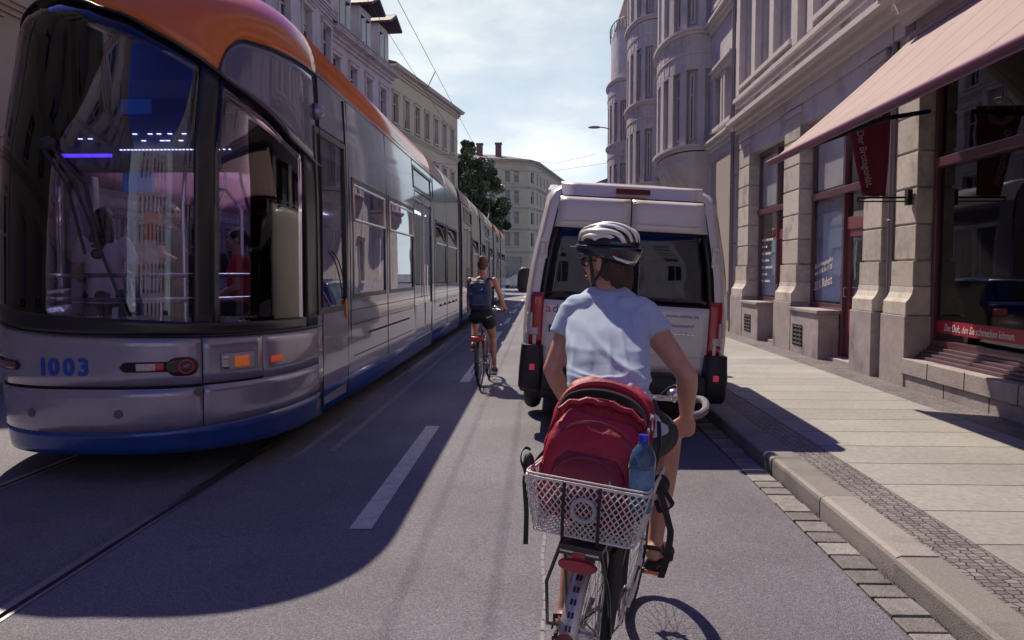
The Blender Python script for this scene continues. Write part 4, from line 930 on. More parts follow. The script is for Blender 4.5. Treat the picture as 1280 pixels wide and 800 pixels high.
for sg in (1,-1):
    dr=doorsR if sg>0 else [(7.5,9.8),(24.5,26.5)]
    wn=winsR if sg>0 else [(2.3,4.2),(4.5,7.1),(10.2,11.85),(12.2,14.1),(16,18.4),(18.8,20.9),(22.8,24.2),(26.8,28.6),(30.3,31.6),(33.6,34.8),(36.4,38),(38.4,40.2)]
    for (a,c) in mods:
        hs=[(w0,w1,WZ0,WZ1) for w0,w1 in wn if a<=w0<c]+[(d0,d1,.35,3.0) for d0,d1 in dr if a<=d0<c]+[(d0,d1,3.06,3.36) for d0,d1 in dr if a<=d0<c]
        lo=[h for h in hs]
        if sg>0 and a<2: hs.append((NL,2.85,.3,3.0)); 
        a_=a
        if sg>0 and a<2:
            hs[-1]=(NL,2.85,.3,3.0)
        lowh=[(h[0],h[1],max(h[2],.47),min(h[3],1.0)) for h in hs if h[2]<1.0]
        wall_with(sg,a_,c,.47,1.0,lowh,'lower_side',M_ts)
        uph=[(h[0],h[1],max(h[2],1.0),h[3]) for h in hs if h[3]>1.0]
        wall_with(sg,a_,c,1.0,3.5,uph,'upper_side',M_tg)
        side(sg,a_,c,.22,.468,'skirt',M_tb,1,3)
        def rf(u,v,a_=a_,c=c,sg=sg):
            t=math.sin(v*PI/2); z=3.5+.5999*t; return (tw(z)*sg,lerp(a_,c,u),z)
        MB().grid(rf,1,10).build('roof_edge',M_to if (a<2 or a>25) else M_tw,tram,thick=.02,ang=40)  # cream modules put the sky's pale reflection into the roof colour
        side(sg,a_,c,3.485,3.515,'gutter_rail',M_ts,1,2,d=.012,thick=.03)
    for (a,c) in joints:
        b=MB()
        for k in range(int((c-a)/.09)):
            y=a+k*.09
            for (ya,yb,da,db) in ((y,y+.045,-.10,-.03),(y+.045,y+.09,-.03,-.10)):
                zz=[.3,.8,1.5,2.2,2.9,3.3,3.6,3.8,3.95,4.05]
                for e,f in zip(zz,zz[1:]): b.quad(((tw(e)+da)*sg,ya,e),((tw(e)+db)*sg,yb,e),((tw(f)+db)*sg,yb,f),((tw(f)+da)*sg,ya,f))
        b.build('bellows',mat('bellows_rubber',(.16,.14,.18),.6,var=.1) if sg>0 and a==14.6 else bpy.data.materials['bellows_rubber'],tram,smooth=False,fix=False)
    for w0,w1 in wn:
        f=MB()
        x=lambda z,d: (tw(z)+d)*sg
        def fb(ya,yb,za,zb,d=.008,t=.04):
            f.add([(x(z,dd),y,z) for dd in (d-t,d) for z in (za,zb) for y in (ya,yb)],[(0,1,3,2),(4,6,7,5),(0,4,5,1),(2,3,7,6),(0,2,6,4),(1,5,7,3)])
        q=.055
        fb(w0-q,w0,WZ0-q,WZ1+q); fb(w1,w1+q,WZ0-q,WZ1+q); fb(w0,w1,WZ1,WZ1+q); fb(w0,w1,WZ0-q,WZ0)
        fo=f.build('window',M_tblk,tram,smooth=False,bevel=.006)
        b=MB(); b.quad((x(WZ0,-.01),w0,WZ0),(x(WZ0,-.01),w1,WZ0),(x(2.2,-.01),w1,2.2),(x(2.2,-.01),w0,2.2)); b.build('pane',M_tglass2 if sg>0 else M_tglass3,fo,smooth=False,fix=False)
        hp=MB(); z0,z1=2.2,WZ1; til=.0 if (int(w0*10)%2 or sg<0) else .10
        hp.quad((x(z0,0),w0,z0),(x(z0,0),w1,z0),(x(z1,-til),w1,z1),(x(z1,-til),w0,z1)); hp.build('hopper_pane',M_tglass2 if sg>0 else M_tglass3,fo,smooth=False,fix=False)
        r=MB()
        for (a,b_) in (((x(z0,.004),w0+.02,z0),(x(z0,.004),w1-.02,z0)),((x(z1,.004-til),w0+.02,z1-.03),(x(z1,.004-til),w1-.02,z1-.03)),((x(z0,.004),w0+.02,z0),(x(z1,.004-til),w0+.02,z1-.03)),((x(z0,.004),w1-.02,z0),(x(z1,.004-til),w1-.02,z1-.03))): r.tube([a,b_],.014,6)
        r.build('hopper_frame',M_steel,fo)
    for d0,d1 in dr:
        f=MB(); x=lambda z,d: (tw(z)+d)*sg; mid=(d0+d1)/2
        def fb(ya,yb,za,zb,d=-.004,t=.04,B=None):
            (B or f).add([(x(z,dd),y,z) for dd in (d-t,d) for z in (za,zb) for y in (ya,yb)],[(0,1,3,2),(4,6,7,5),(0,4,5,1),(2,3,7,6),(0,2,6,4),(1,5,7,3)])
        for (a,c) in ((d0+.015,mid-.01),(mid+.01,d1-.015)):
            fb(a,a+.09,.37,2.98); fb(c-.09,c,.37,2.98); fb(a+.09,c-.09,2.86,2.98); fb(a+.09,c-.09,.37,1.05,-.006)
        do=f.build('door',M_ts,tram,smooth=False,bevel=.006)
        gl=MB()
        for (a,c) in ((d0+.105,mid-.10),(mid+.10,d1-.105)): gl.quad((x(1.05,-.02),a,1.05),(x(1.05,-.02),c,1.05),(x(2.86,-.02),c,2.86),(x(2.86,-.02),a,2.86))
        gl.build('door_glass',M_tglass2,do,smooth=False,fix=False)
        for yy in (mid-.16,mid+.16): MB().tube([(x(1.3,.01),yy,1.15),(x(1.3,.01),yy,1.75)],.012,6).build('door_rail',M_steel,do)
        pn=MB(); pn.quad((x(3.06,-.015),d0,3.06),(x(3.06,-.015),d1,3.06),(x(3.36,-.015),d1,3.36),(x(3.36,-.015),d0,3.36)); pn.build('display_window',M_wg,tram,smooth=False,fix=False)
        fr=MB(); fb(d0-.05,d1+.05,3.36,3.40,.010,.03,fr); fb(d0-.05,d1+.05,3.02,3.06,.010,.03,fr); fb(d0-.05,d0,3.06,3.36,.010,.03,fr); fb(d1,d1+.05,3.06,3.36,.010,.03,fr); fr.build('display_frame',M_tblk,tram,smooth=False)
# cab side door
def xr(z,d=0): return tw(z)+d
b=MB()
def cb(B,ya,yb,za,zb,d=.002,t=.04):
    # follows the nose plan close to the corner
    def X(y,z):
        if y>=NL: return tw(z)
        L_=NL-tf_(z); s=((NL-y)/L_)**(1/SE); c=math.sqrt(max(0,1-s*s)); return tw(z)*c**SE
    B.add([(X(y,z)+dd,y,z) for dd in (d-t,d) for z in (za,zb) for y in (ya,yb)],[(0,1,3,2),(4,6,7,5),(0,4,5,1),(2,3,7,6),(0,2,6,4),(1,5,7,3)])
for z in (.3,.6,.9): cb(b,1.66,2.82,z,z+.3,.004)
door=b.build('cab_door',M_ts,tram,smooth=False)
b=MB()
for z0,z1 in ((1.2,1.7),(1.7,2.3),(2.3,2.98)): cb(b,1.66,1.72,z0,z1,.012); cb(b,2.76,2.82,z0,z1,.012)
cb(b,1.72,2.76,2.92,2.98,.012); cb(b,1.72,2.76,1.2,1.26,.012)
b.build('door_frame',M_tblk,door,smooth=False)
b=MB(); b.quad((xr(1.26,-.01),1.72,1.26),(xr(1.26,-.01),2.76,1.26),(xr(2.92,-.01),2.76,2.92),(xr(2.92,-.01),1.72,2.92)); b.build('door_glass',M_tglass2,door,smooth=False,fix=False)
b=MB(); b.ring((1.255,2.1,1.2),(1,0,0),.62,.007,24,5,PI*1.02,PI*1.45); b.tube([(1.235,2.85,.3),(1.25,2.85,2.2),(1.235,2.85,2.9),(1.215,2.85,3.45)],.012,6); b.tube([(1.236,1.82,.3),(1.250,1.82,2.2),(1.233,1.82,2.9),(1.212,1.82,3.47)],.018,6); b.build('door_seam',M_dark,tram)
b=MB(); b.ell((1.26,2.72,1.22),(.02,.035,.11)); b.build('door_button',mat('amber_plastic',(.55,.25,.03),.4,var=0),tram)
# long service flap and lower hatches
b=MB(); b.box(1.251,1.256,3.9,6.9,.865,.885); b.box(1.251,1.256,10.6,14.0,.90,.915)
for y in (10.8,11.6,12.4,13.2,13.9): b.box(1.251,1.266,y,y+.08,.90,.95)
b.build('service_flap_seam',M_dark,tram,smooth=False)
sm=MB()
for y,z0,z1 in ((2.98,.3,3.48),(5.12,.47,3.48),(7.42,.3,3.48),(9.95,.3,3.48),(12.02,.47,3.48),(18.65,.3,3.48),(21.05,.3,3.48),(24.35,.3,3.48),(26.65,.3,3.48)):
    sm.tube([(tw(z)+.001,y,z) for z in (z0,1,1.8,2.5,z1)],.005,5)
for y0,y1 in ((2.9,14.5),(15.6,21.5),(22.4,28.9)): sm.tube([(tw(3.02)+.001,y0,2.82),(tw(3.02)+.001,y1,2.82)],.004,5); sm.tube([(tw(1.1)+.001,y0,1.18),(tw(1.1)+.001,y1,1.18)],.004,5)
for y0,y1 in ((3.1,7.3),(10.0,14.3),(18.7,21.0)):
    for z in (.66,1.02): sm.tube([(tw(z)+.001,y0,z),(tw(z)+.001,y1,z)],.004,5)
sm.build('panel_seam',M_dark,tram)
# front details: lamps, number, reflector, towing caps
def ndir(th,z,e=.01):
    a=TS(th-e,z); c=TS(th+e,z); t=(a-c).normalized(); up=(TS(th,z+.05)-TS(th,z-.05)).normalized(); n=t.cross(up); n.normalize()
    if n.y>0: n=-n
    return t,up,n
def patch_on(name,m,th0,th1,z0,z1,d=.004,par=tram,rnd_=True,thick=.012):
    b=MB(); n=14
    def fn(u,v):
        th=lerp(th0,th1,u); return TS(th,lerp(z0,z1,v),d)
    # rounded ends
    def fr(u,v):
        e=min(u,1-u)*(abs(th1-th0)*1.1)/(abs(z1-z0)); k=1
        if e<.5: k=math.sqrt(max(0,1-(1-2*e)**2))
        return fn(u,.5+(v-.5)*k)
    b.grid(fr if rnd_ else fn,24,4,flip=True); return b.build(name,m,par,thick=thick,fix=False)
hl=patch_on('headlight_slot',M_dark,T(.22),T(.72),.855,.93,.004)
patch_on('headlight_housing',mat('dark_lamp_housing',(.03,.02,.03),.3,var=0),T(.54),T(.74),.82,.96,.007)
t_,u_,n_=ndir(T(.665),.89); c=TS(T(.665),.89,.012)
b=MB(); b.ring(c,n_,.05,.010,24,6); b.build('tail_lamp_ring',M_red,tram)
b=MB(); b.ell(c,(.04,.04,.04)); b.build('tail_lamp',mat('smoked_lens',(.10,.06,.12),.1,var=0,coat=1),tram)
patch_on('lamp_strip',mat('lamp_segments',(.55,.42,.50),.3,var=.3,vs=40),T(.34),T(.47),.865,.92,.009,rnd_=False)
patch_on('lamp_strip_red',M_red,T(.47),T(.525),.862,.925,.009,rnd_=False)
hl2=patch_on('headlight_slot',M_dark,T(-1.10),T(-.60),.86,.93,.004); patch_on('tail_lamp_cover',mat('dim_red_lens',(.15,.03,.05),.3,var=0,coat=1),T(-1.0),T(-.64),.87,.92,.008,rnd_=False)
patch_on('indicator_plate',mat('lamp_plate',(.40,.36,.42),.4,var=0),T(.87),T(1.035),.83,.97,.004,rnd_=False)
patch_on('indicator_lamp',mat('amber_lens_lit',(.8,.2,.04),.3,var=.2,vs=30,emit=((1,.25,.06),.12)),T(.94),T(1.01),.855,.945,.010,rnd_=False)
patch_on('indicator_cover',M_steel,T(.875),T(.905),.85,.95,.010,rnd_=False)
patch_on('side_marker',mat('red_marker',(.8,.12,.05),.3,var=0,emit=((1,.12,.05),.15)),T(1.115),T(1.16),.86,.91,.006,rnd_=False)
for th in (T(.20),T(-.50),T(.735)):
    zz=.54 if th>T(.6) else .69
    t_,u_,n_=ndir(th,zz); c=TS(th,zz,.004); b=MB(); b.cyl(c-n_*.01,c+n_*.008,.032,16); o=b.build('towing_cap',M_ts if False else mat('grey_cap',(.12,.10,.14),.5,var=0) if th==T(.20) else bpy.data.materials['grey_cap'],tram)
th=D(122)
blue=mat('number_blue',(.01,.06,.42),.4,var=0)
me_parts=[]
x0=-.43
for ch,w in (('1',.085),('0',.118),('0',.112),('3',.11)):
    # find theta for local x
    xc=x0+w*.5; c_=xc/tw(.9); th=math.acos(math.copysign(abs(c_)**(1/SE),c_)); t_,u_,n_=ndir(th,.84)
    p=TS(th,.835,.006); text(ch,'number_digit',blue,tram,frame4(p-t_*.045 if False else p-t_*(w*.42),t_,V((0,0,1))),.18,.002,bold=.006).name='number_digit'
    x0+=w+.003
# wiper, top lamp cluster, camera ball
b=MB(); b.tube([TS(D(98),2.55,.03),TS(D(90),2.25,.05),TS(D(88),1.75,.05)],.014,6); b.tube([TS(D(101),2.55,.03),TS(D(93),2.25,.05),TS(D(90),1.74,.05)],.012,6); b.tube([TS(D(92),2.3,.045),TS(D(82),1.28,.03)],.012,6); b.ell(TS(D(88.5),1.74,.04),(.05,.03,.04)); b.ell(TS(D(99.5),2.57,.02),(.07,.04,.05)); b.build('wiper',M_rub,tram)
b=MB(); b.ell((1.25,1.75,3.12),(.07,.055,.075)); b.build('camera_ball',M_ts,tram)
b=MB(); b.cyl((1.19,1.75,3.12),(1.235,1.75,3.12),.085,16); b.build('camera_mount',M_tblk,tram)
# interior ------------------------------------------------------
b=MB(); b.box(-1.08,1.08,.9,TL-.1,.30,.36); b.box(-1.05,1.02,.95,4.0,.365,.75); b.build('floor',M_tdk,tram,smooth=False)
b=MB(); b.box(-.95,.95,1.7,TL-.2,3.02,3.06); b.build('ceiling',M_tin,tram,smooth=False)
for sx in (-.45,.45): MB().box(sx-.05,sx+.05,2.0,14,3.0,3.018).build('ceiling_light',mat('ceiling_light_tube',(.8,.8,.9),.5,var=0,emit=((.80,.78,1),8)) if sx<0 else bpy.data.materials['ceiling_light_tube'],tram,smooth=False)  # glowing strips added under the ceiling to brighten the passengers
b=MB(); b.box(-1.20,-1.08,2.0,TL,.36,1.3); b.box(1.10,1.20,2.9,7.4,.36,1.3); b.build('lining',M_tin,tram,smooth=False)
# roof compartment bulkhead behind the upper windscreen and black sign box
b=MB(); b.loft([((0,.95,3.15),(.95,0,0),(0,.35,0)),((0,1.2,3.45),(.85,0,0),(0,.3,0)),((0,1.5,3.8),(.6,0,0),(0,.2,0))],16,4); b.build('sign_box',M_tdk,tram)
b=MB(); b.box(-1.0,1.0,1.32,1.5,2.52,3.03); b.build('header_panel',M_tdk,tram,smooth=False,bevel=.03)
text('WIEK','sign_lettering',M_pipe,tram,frame4((-.60,.78,3.20),(1,0,0),(0,0,1)),.12,.002)
pk=mat('mauve_lining',(.36,.16,.24),.6,var=.1)
for sgn in (1,-1):
    b=MB(); b.grid(lambda u,v:(sgn*lerp(1.02,.78,v),lerp(1.35 if sgn<0 else 1.2,7.2,u),lerp(2.45,2.98,v)+.10*math.sin(u*PI)*(1 if False else 0)),8,4); b.build('cove_panel',pk,tram,thick=.02)
# console and dashboard
b=MB(); b.loft([((0,1.15,.36),(.80,0,0),(0,.55,0)),((0,1.1,.9),(.88,0,0),(0,.60,0)),((-.05,1.05,1.05),(.86,0,0),(0,.55,0))],24,3.2); b.build('console',M_tdk,tram,ang=50)
b=MB(); b.tube([(-.95,.75,1.18),(-.3,.6,1.12),(.45,.55,1.06)],.03,8); b.build('console_edge',M_tin,tram)
# rails
b=MB()
for z in (1.58,1.39):
    b.tube([TS(D(118),z,-.25),TS(D(90),z,-.22),TS(D(68),z,-.2),TS(D(50),z,-.16),TS(D(30),z,-.14),TS(D(22),z,-.16)],.018,8)
b.tube([TS(D(22),1.58,-.16),TS(D(20),1.485,-.16),TS(D(22),1.39,-.16)],.018,8)
for x_,y_ in ((.05,1.5),(.42,2.2),(-.5,3.4),(.5,4.6),(-.5,6)): b.tube([(x_,y_,.36),(x_,y_,2.2),(x_*.7,y_+.1,2.55),(x_*.7,y_+.1,3.02)],.019,8)
b.tube([(.52,1.7,1.0),(.52,1.7,2.2),(.38,1.7,2.38),(.1,1.7,2.42)],.018,8)
b.build('grab_rail',M_steel,tram)
for y_ in (1.9,2.3,2.7): MB().tube([(.62,y_,2.62),(.58,y_,2.42),(.64,y_,2.36),(.68,y_,2.42),(.62,y_,2.62)],.010,6).build('strap_handle',M_rub,tram)
for (x_,y_) in ((-.75,1.95),(-.75,2.9),(.62,2.95),(-.75,4.1),(.72,4.3),(.72,5.5),(-.72,5.4),(.72,6.6)):
    b=MB(); b.obox((x_,y_,.82),(.44,.44,.08)); b.obox((x_,y_+.24,1.12),(.42,.07,.62),Matrix.Rotation(-.12,3,'X')); b.cyl((x_,y_,.36),(x_,y_,.8),.05,8); b.build('seat',M_seat,tram,bevel=.03)
b=MB(); b.tube([(-.98,1.7,1.28),(-.95,1.72,1.55),(-.78,1.72,1.66),(-.58,1.72,1.6),(-.54,1.70,1.28)],.022,8); b.build('seat_handle',M_steel,tram)
# added column standing in for the van's reflection in the corner glass
b=MB(); b.loft([((1.05,1.75,1.1),(.09,0,0),(0,.16,0)),((1.05,1.75,2.1),(.09,0,0),(0,.15,0)),((1.07,1.78,2.25),(.05,0,0),(0,.1,0))],16,4); b.build('equipment_column',mat('violet_grey_lining',(.17,.16,.26),.5,var=.1),tram,ang=50)
b=MB(); b.box(-.93,-.80,1.5,1.62,1.2,2.5); b.build('door_pillar',M_tin,tram,smooth=False,bevel=.02)
b=MB(); b.box(-.52,-.25,1.52,1.56,2.35,3.4); b.build('blue_sign_panel',mat('blue_panel',(.02,.12,.42),.5,var=.1,emit=((.02,.10,.45),.12)),tram,smooth=False)  # plain upright blue panel behind the windscreen
b=MB(); b.box(-.86,-.70,2.56,2.62,1.95,2.25); b.box(.75,.9,2.3,2.34,1.45,1.75); b.build('notice_board',M_red,tram,smooth=False)
led=mat('led_strip',(.6,.7,1),.5,var=0,emit=((.60,.70,1),2.2)); b=MB()
for (za,xa,xb,n) in ((2.98,-.42,.32,22),(3.0,.42,.62,4)):
    for k in range(n):
        x_=lerp(xa,xb,k/n); b.box(x_,x_+.016,1.29,1.31,2.70,2.707)
for (xa,zz) in ((-.30,2.84),(-.22,2.78),(-.16,2.84),(-.05,2.78),(-.08,2.84),(.02,2.84),(.0,2.78),(.12,2.78),(.15,2.84),(-.80,2.80),(-.71,2.80)): b.box(xa,xa+.035,1.29,1.31,zz,zz+.007)
b.build('led_strip',led,tram,smooth=False)
b=MB(); b.box(-.98,-.50,1.28,1.31,2.64,2.668); b.build('blue_led_display',mat('blue_led',(.1,.05,.8),.5,var=0,emit=((.12,.06,.9),1.2)),tram,smooth=False)
# underframe and wheels
b=MB(); b.box(-.95,.95,1.3,TL-.5,.12,.30)
for yb in (4.2,18,27,33,38.5): b.box(-.9,.9,yb-1.2,yb+1.2,.10,.30)
b.build('underframe',M_rub,tram,smooth=False)
for yb in (3.4,5.2,17.2,18.9,32,33.4):
    for sgn in (-1,1): MB().cyl((sgn*.66,yb,.31),(sgn*.79,yb,.31),.30,24).build('wheel',M_pipe,tram)
# tail end and roof gear
b=MB()
def tail(u,v):
    z=lerp(.25,4.09,v); th=lerp(0,PI,u); c=math.cos(th); w=tw(z); return (w*math.copysign(abs(c)**SE,c),TL+.9*abs(math.sin(th))**SE*(1 if z<3.4 else math.sqrt(max(0,1-((z-3.4)/.72)**2))),z)
b.grid(tail,20,14); b.build('tail_end',M_ts,tram)
b=MB()
for y0,y1 in ((8,13.5),(16,21),(23,28.5),(36.5,39.5)): b.box(-.5,.5,y0,y1,4.1,4.16)
b.build('roof_equipment',M_tw,tram,bevel=.05)
b=MB(); yb=38.4
for s in (-.36,.36): b.tube([(s,yb-.6,4.25),(s*1.1,yb+.9,4.95),(s*1.5,yb-.3,5.75)],.035,6)
b.tube([(-.85,yb-.3,5.70),(-.7,yb-.3,5.86),(.7,yb-.3,5.86),(.85,yb-.3,5.70)],.03,6); b.tube([(-.7,yb-.1,5.86),(.7,yb-.1,5.86)],.025,6)
b.tube([(-.4,yb+.9,4.95),(.4,yb+.9,4.95)],.03,6); b.tube([(-.36,yb-.6,4.25),(.36,yb-.6,4.25)],.04,6); b.box(-.5,.5,yb-.8,yb+.2,4.15,4.25)
b.build('pantograph',M_rub,tram)

# ================================================================== VAN
M_vw=mat('van_white_paint',(.72,.67,.68),.25,0,var=.03,vs=1,coat=.7,dirt=((.50,.43,.45),1.2,.35))
M_vb=mat('van_black_plastic',(.022,.021,.03),.55,var=.1,vs=40,bump=.1,bs=200)
M_vg=glass('van_tinted_glass',(.14,.16,.28),.02,.01,(.6,.62,.75))
van=thing('delivery_van','tall white high roofed van with tinted rear windows standing against the kerb','van',(.77,7.95,0),rot=(0,rad(3.4),rad(-1.0)))
HW=1.025
# side profile of half width against height
def vw(z): return interp([(.3,.97),(.5,1.0),(.9,1.02),(1.3,1.015),(1.7,.975),(2.1,.90),(2.35,.86),(2.44,.80),(2.50,.66),(2.52,.3)],z)
zz=[.42,.6,.8,1.0,1.2,1.4,1.6,1.8,2.0,2.2,2.35,2.44,2.50,2.52]
def ring(y,ins=0,zmax=2.52,zmin=.42,fy=None):
    pts=[]
    for z in zz: 
        z_=zmin+(z-.42)/(2.52-.42)*(zmax-zmin); pts.append((vw(z)-ins,z_))
    full=[(x_,z_) for x_,z_ in pts]+[(-x_,z_) for x_,z_ in reversed(pts)]
    return [(x_,(fy(z_) if fy else y),z_) for x_,z_ in full]
b=MB(); rings=[]
yrear=lambda z: interp([(.4,.06),(1.3,.06),(1.8,.10),(2.3,.20),(2.52,.34)],z)
rings.append([(x_*.955,y_+.0,z_) for x_,y_,z_ in ring(0,.0,2.50,.44,yrear)])
rings.append([(x_,y_+.07,z_) for x_,y_,z_ in ring(0,0,2.52,.42,yrear)])
for y in (.6,2,3.6): rings.append(ring(y))
rings.append(ring(4.2,.02,2.42)); 
n=len(rings[0])
for r_ in rings: b.v+= r_
for i in range(len(rings)-1):
    for k in range(n-1): b.f.append((i*n+k,i*n+k+1,(i+1)*n+k+1,(i+1)*n+k)); b.mi.append(0)
    b.f.append((i*n+n-1,i*n,(i+1)*n,(i+1)*n+n-1)); b.mi.append(0)
b.mats=[M_vw]; m_=len(zz)
# windscreen, bonnet as further rings with lower tops
body=[]
for (y,zt,ins) in ((4.75,1.62,.03),(5.2,1.35,.06),(5.6,1.15,.14),(5.75,.8,.22)): body.append(ring(y,ins,zt))
base=len(b.v)-n
for r_ in body:
    b.v+=r_
    for k in range(n-1): b.f.append((base+k,base+k+1,base+n+k+1,base+n+k)); b.mi.append(0)
    b.f.append((base+n-1,base,base+n,base+n+n-1)); b.mi.append(0); base+=n
b.f.append(tuple(range(base,base+n))); b.mi.append(0)
b.build('body',None,van,ang=40)
# rear doors: panels standing 1-2 cm proud with a gap between
def rearp(x,z,d=0): return (x,yrear(z)-d,z)
def vpan(name,m,x0,x1,z0,z1,d=.02,nx=6,nz=10,par=van,thick=.02,xw=None):
    def fn(u,v):
        z=lerp(z0,z1,v); a,c=(x0,x1) if xw is None else xw(z); return rearp(lerp(a,c,u),z,d)
    return MB().grid(fn,nx,nz).build(name,m,par,thick=thick,ang=40,bevel=0,fix=False)
ew=lambda z: vw(z)*.955-.105
M_seam=M_dark
for sg in (-1,1): vpan('rear_pillar',M_vw,0,0,.44,2.50,.006,3,20,xw=(lambda z,sg=sg:(sg*(ew(z)-.02),sg*vw(z)*.957) if sg>0 else (sg*vw(z)*.957,sg*(ew(z)-.02))),thick=.02)
vpan('rear_header',M_vw,0,0,2.33,2.50,.007,8,6,xw=lambda z:(-ew(2.33),ew(2.33)),thick=.02)
vpan('rear_step',M_vb,0,0,.44,.64,.007,6,2,xw=lambda z:(-ew(z),ew(z)),thick=.02)
sm=MB()
for sg in (-1,1): sm.tube([rearp(sg*(ew(z)+.006),z,.010) for z in (.62,1.0,1.3,1.6,1.9,2.1,2.345)],.007,6)
sm.tube([rearp(sg_*ew(2.352),2.352,.010) for sg_ in (-1,-.5,0,.5,1)],.007,6); sm.tube([rearp(0,z,.008) for z in (.62,1.3)],.006,6); sm.tube([rearp(0,z,.008) for z in (2.02,2.345)],.006,6); sm.build('rear_seam',M_dark,van)
for sg in (-1,1):
    xa=lambda z,sg=sg:(sg*.006,sg*ew(z)) if sg>0 else (sg*ew(z),sg*.006)
    dl=vpan('rear_door',M_vw,0,0,.62,1.29,.022,8,8,xw=xa)
    vpan('rear_door_upper',M_vw,0,0,2.03,2.345,.022,8,6,xw=xa,par=dl)
    vpan('door_window',M_vg,0,0,1.295,2.025,.014,6,8,xw=xa,thick=.006,par=dl)
    ba=lambda z,sg=sg:(sg*(ew(z)-.055) if sg>0 else sg*ew(z), sg*ew(z) if sg>0 else sg*(ew(z)-.055))
    vpan('window_border',M_tblk,0,0,1.295,2.025,.017,2,6,xw=ba,par=dl,thick=.004)
    vpan('window_border',M_tblk,0,0,1.295,2.025,.017,2,6,xw=(lambda z:(.006,.04)) if sg>0 else (lambda z:(-.04,-.006)),par=dl,thick=.004)
    h=MB(); 
    for z in (1.80,): 
        q=sg*(ew(z)+.045); h.tube([(q-.02,yrear(z)-.03,z+.06),(q+.02,yrear(z)-.045,z+.06),(q+.02,yrear(z)-.045,z-.06),(q-.02,yrear(z)-.03,z-.06)],.010,6); h.box(q-.035,q+.035,yrear(z)-.025,yrear(z)+.01,z-.10,z+.10)
    for z in (.86,): q=sg*(ew(z)+.03); h.box(q-.018,q+.018,yrear(z)-.03,yrear(z)+.01,z-.07,z+.07)
    h.build('door_hinge',M_vw,dl,bevel=.006)
    # tail light cluster, wraps the corner
    xo=.985; 
    def tl(x0,x1,z0,z1,m,name,d,par):
        def fn(u,v):
            z=lerp(z0,z1,v); x_=lerp(x0,x1,u); o=vw(z)*.97; yy=yrear(z)-.028+.10*max(0,(x_-(o-.07))/.09)**2; return (sg*x_,yy-d,z)
        return MB().grid(fn,6,8,flip=(sg<0)).build(name,m,par,thick=.03,ang=50,fix=False)
    lt_=tl(.825,.995,.83,1.36,mat('tail_light_red',(.42,.015,.03),.18,var=.15,vs=14,coat=1) if sg<0 else bpy.data.materials['tail_light_red'],'tail_light',.0,van)
    clr=mat('clear_lens',(.62,.55,.60),.12,var=.2,vs=25,coat=1) if sg<0 else bpy.data.materials['clear_lens']
    tl(.935,.99,.98,1.15,clr,'reversing_lens',.012,lt_) ; tl(.865,.99,.93,1.0,clr,'reversing_lens',.013,lt_)
    # black corner bumper
    cbm=MB(); cbm.loft([((sg*.90,.10,.36),(.115,0,0),(0,.15,0)),((sg*.91,.06,.42),(.125,0,0),(0,.17,0)),((sg*.91,.05,.60),(.125,0,0),(0,.17,0)),((sg*.915,.06,.83),(.11,0,0),(0,.13,0))],20,4); cbo=cbm.build('bumper_corner',M_vb,van,ang=50)
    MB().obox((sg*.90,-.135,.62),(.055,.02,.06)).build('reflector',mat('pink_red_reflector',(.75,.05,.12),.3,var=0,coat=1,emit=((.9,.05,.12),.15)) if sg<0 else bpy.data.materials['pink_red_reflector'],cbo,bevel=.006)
b=MB(); b.loft([((-.80,-.03,.50),(0,.13,0),(0,0,.13)),((.80,-.03,.50),(0,.13,0),(0,0,.13))],16,4); b.box(-.80,.80,-.02,.10,.34,.62); b.build('bumper',M_vb,van,ang=50,bevel=.01)
b=MB(); b.box(-.76,-.68,-.002,.04,.97,1.04); b.build('door_lock',M_vb,van,bevel=.01)
b=MB(); b.loft([((-.17,.18,2.42),(0,.06,0),(0,0,.03)),((.17,.18,2.42),(0,.06,0),(0,0,.03))],12,4); b.build('brake_light',mat('dark_red_lens',(.10,.006,.02),.6,var=0,coat=0),van,ang=50)
b=MB()
for s in (-1,1): b.loft([((s*.80,.62,2.44),(.06,0,0),(0,.02,0)),((s*.80,.9,2.525),(.04,0,0),(0,.02,0)),((s*.80,3.9,2.525),(.04,0,0),(0,.02,0)),((s*.80,4.0,2.48),(.05,0,0),(0,.02,0))],8,3)
b.build('roof_ridge',M_vw,van)
for (sx,y) in ((-1,1.15),(1,1.15),(-1,4.75),(1,4.75)):
    w=MB(); w.ring((sx*.90,y,.345),(1,0,0),.245,.10,36,12); w.xf(Matrix.Identity(4)); tyre=w.build('wheel',M_rub,van)
    MB().cyl((sx*.84,y,.345),(sx*.965,y,.345),.19,20).build('rim',M_pipe,tyre)
for sx in (-1,1):
    b=MB(); b.ell((sx*1.20,4.35,1.42),(.11,.09,.20),p=3.2); b.tube([(sx*.98,4.45,1.35),(sx*1.18,4.38,1.30)],.03,8); b.build('wing_mirror',M_vb,van)
b=MB(); b.box(-.9,.9,.3,5.3,.25,.45); b.build('underbody',M_rub,van,smooth=False)
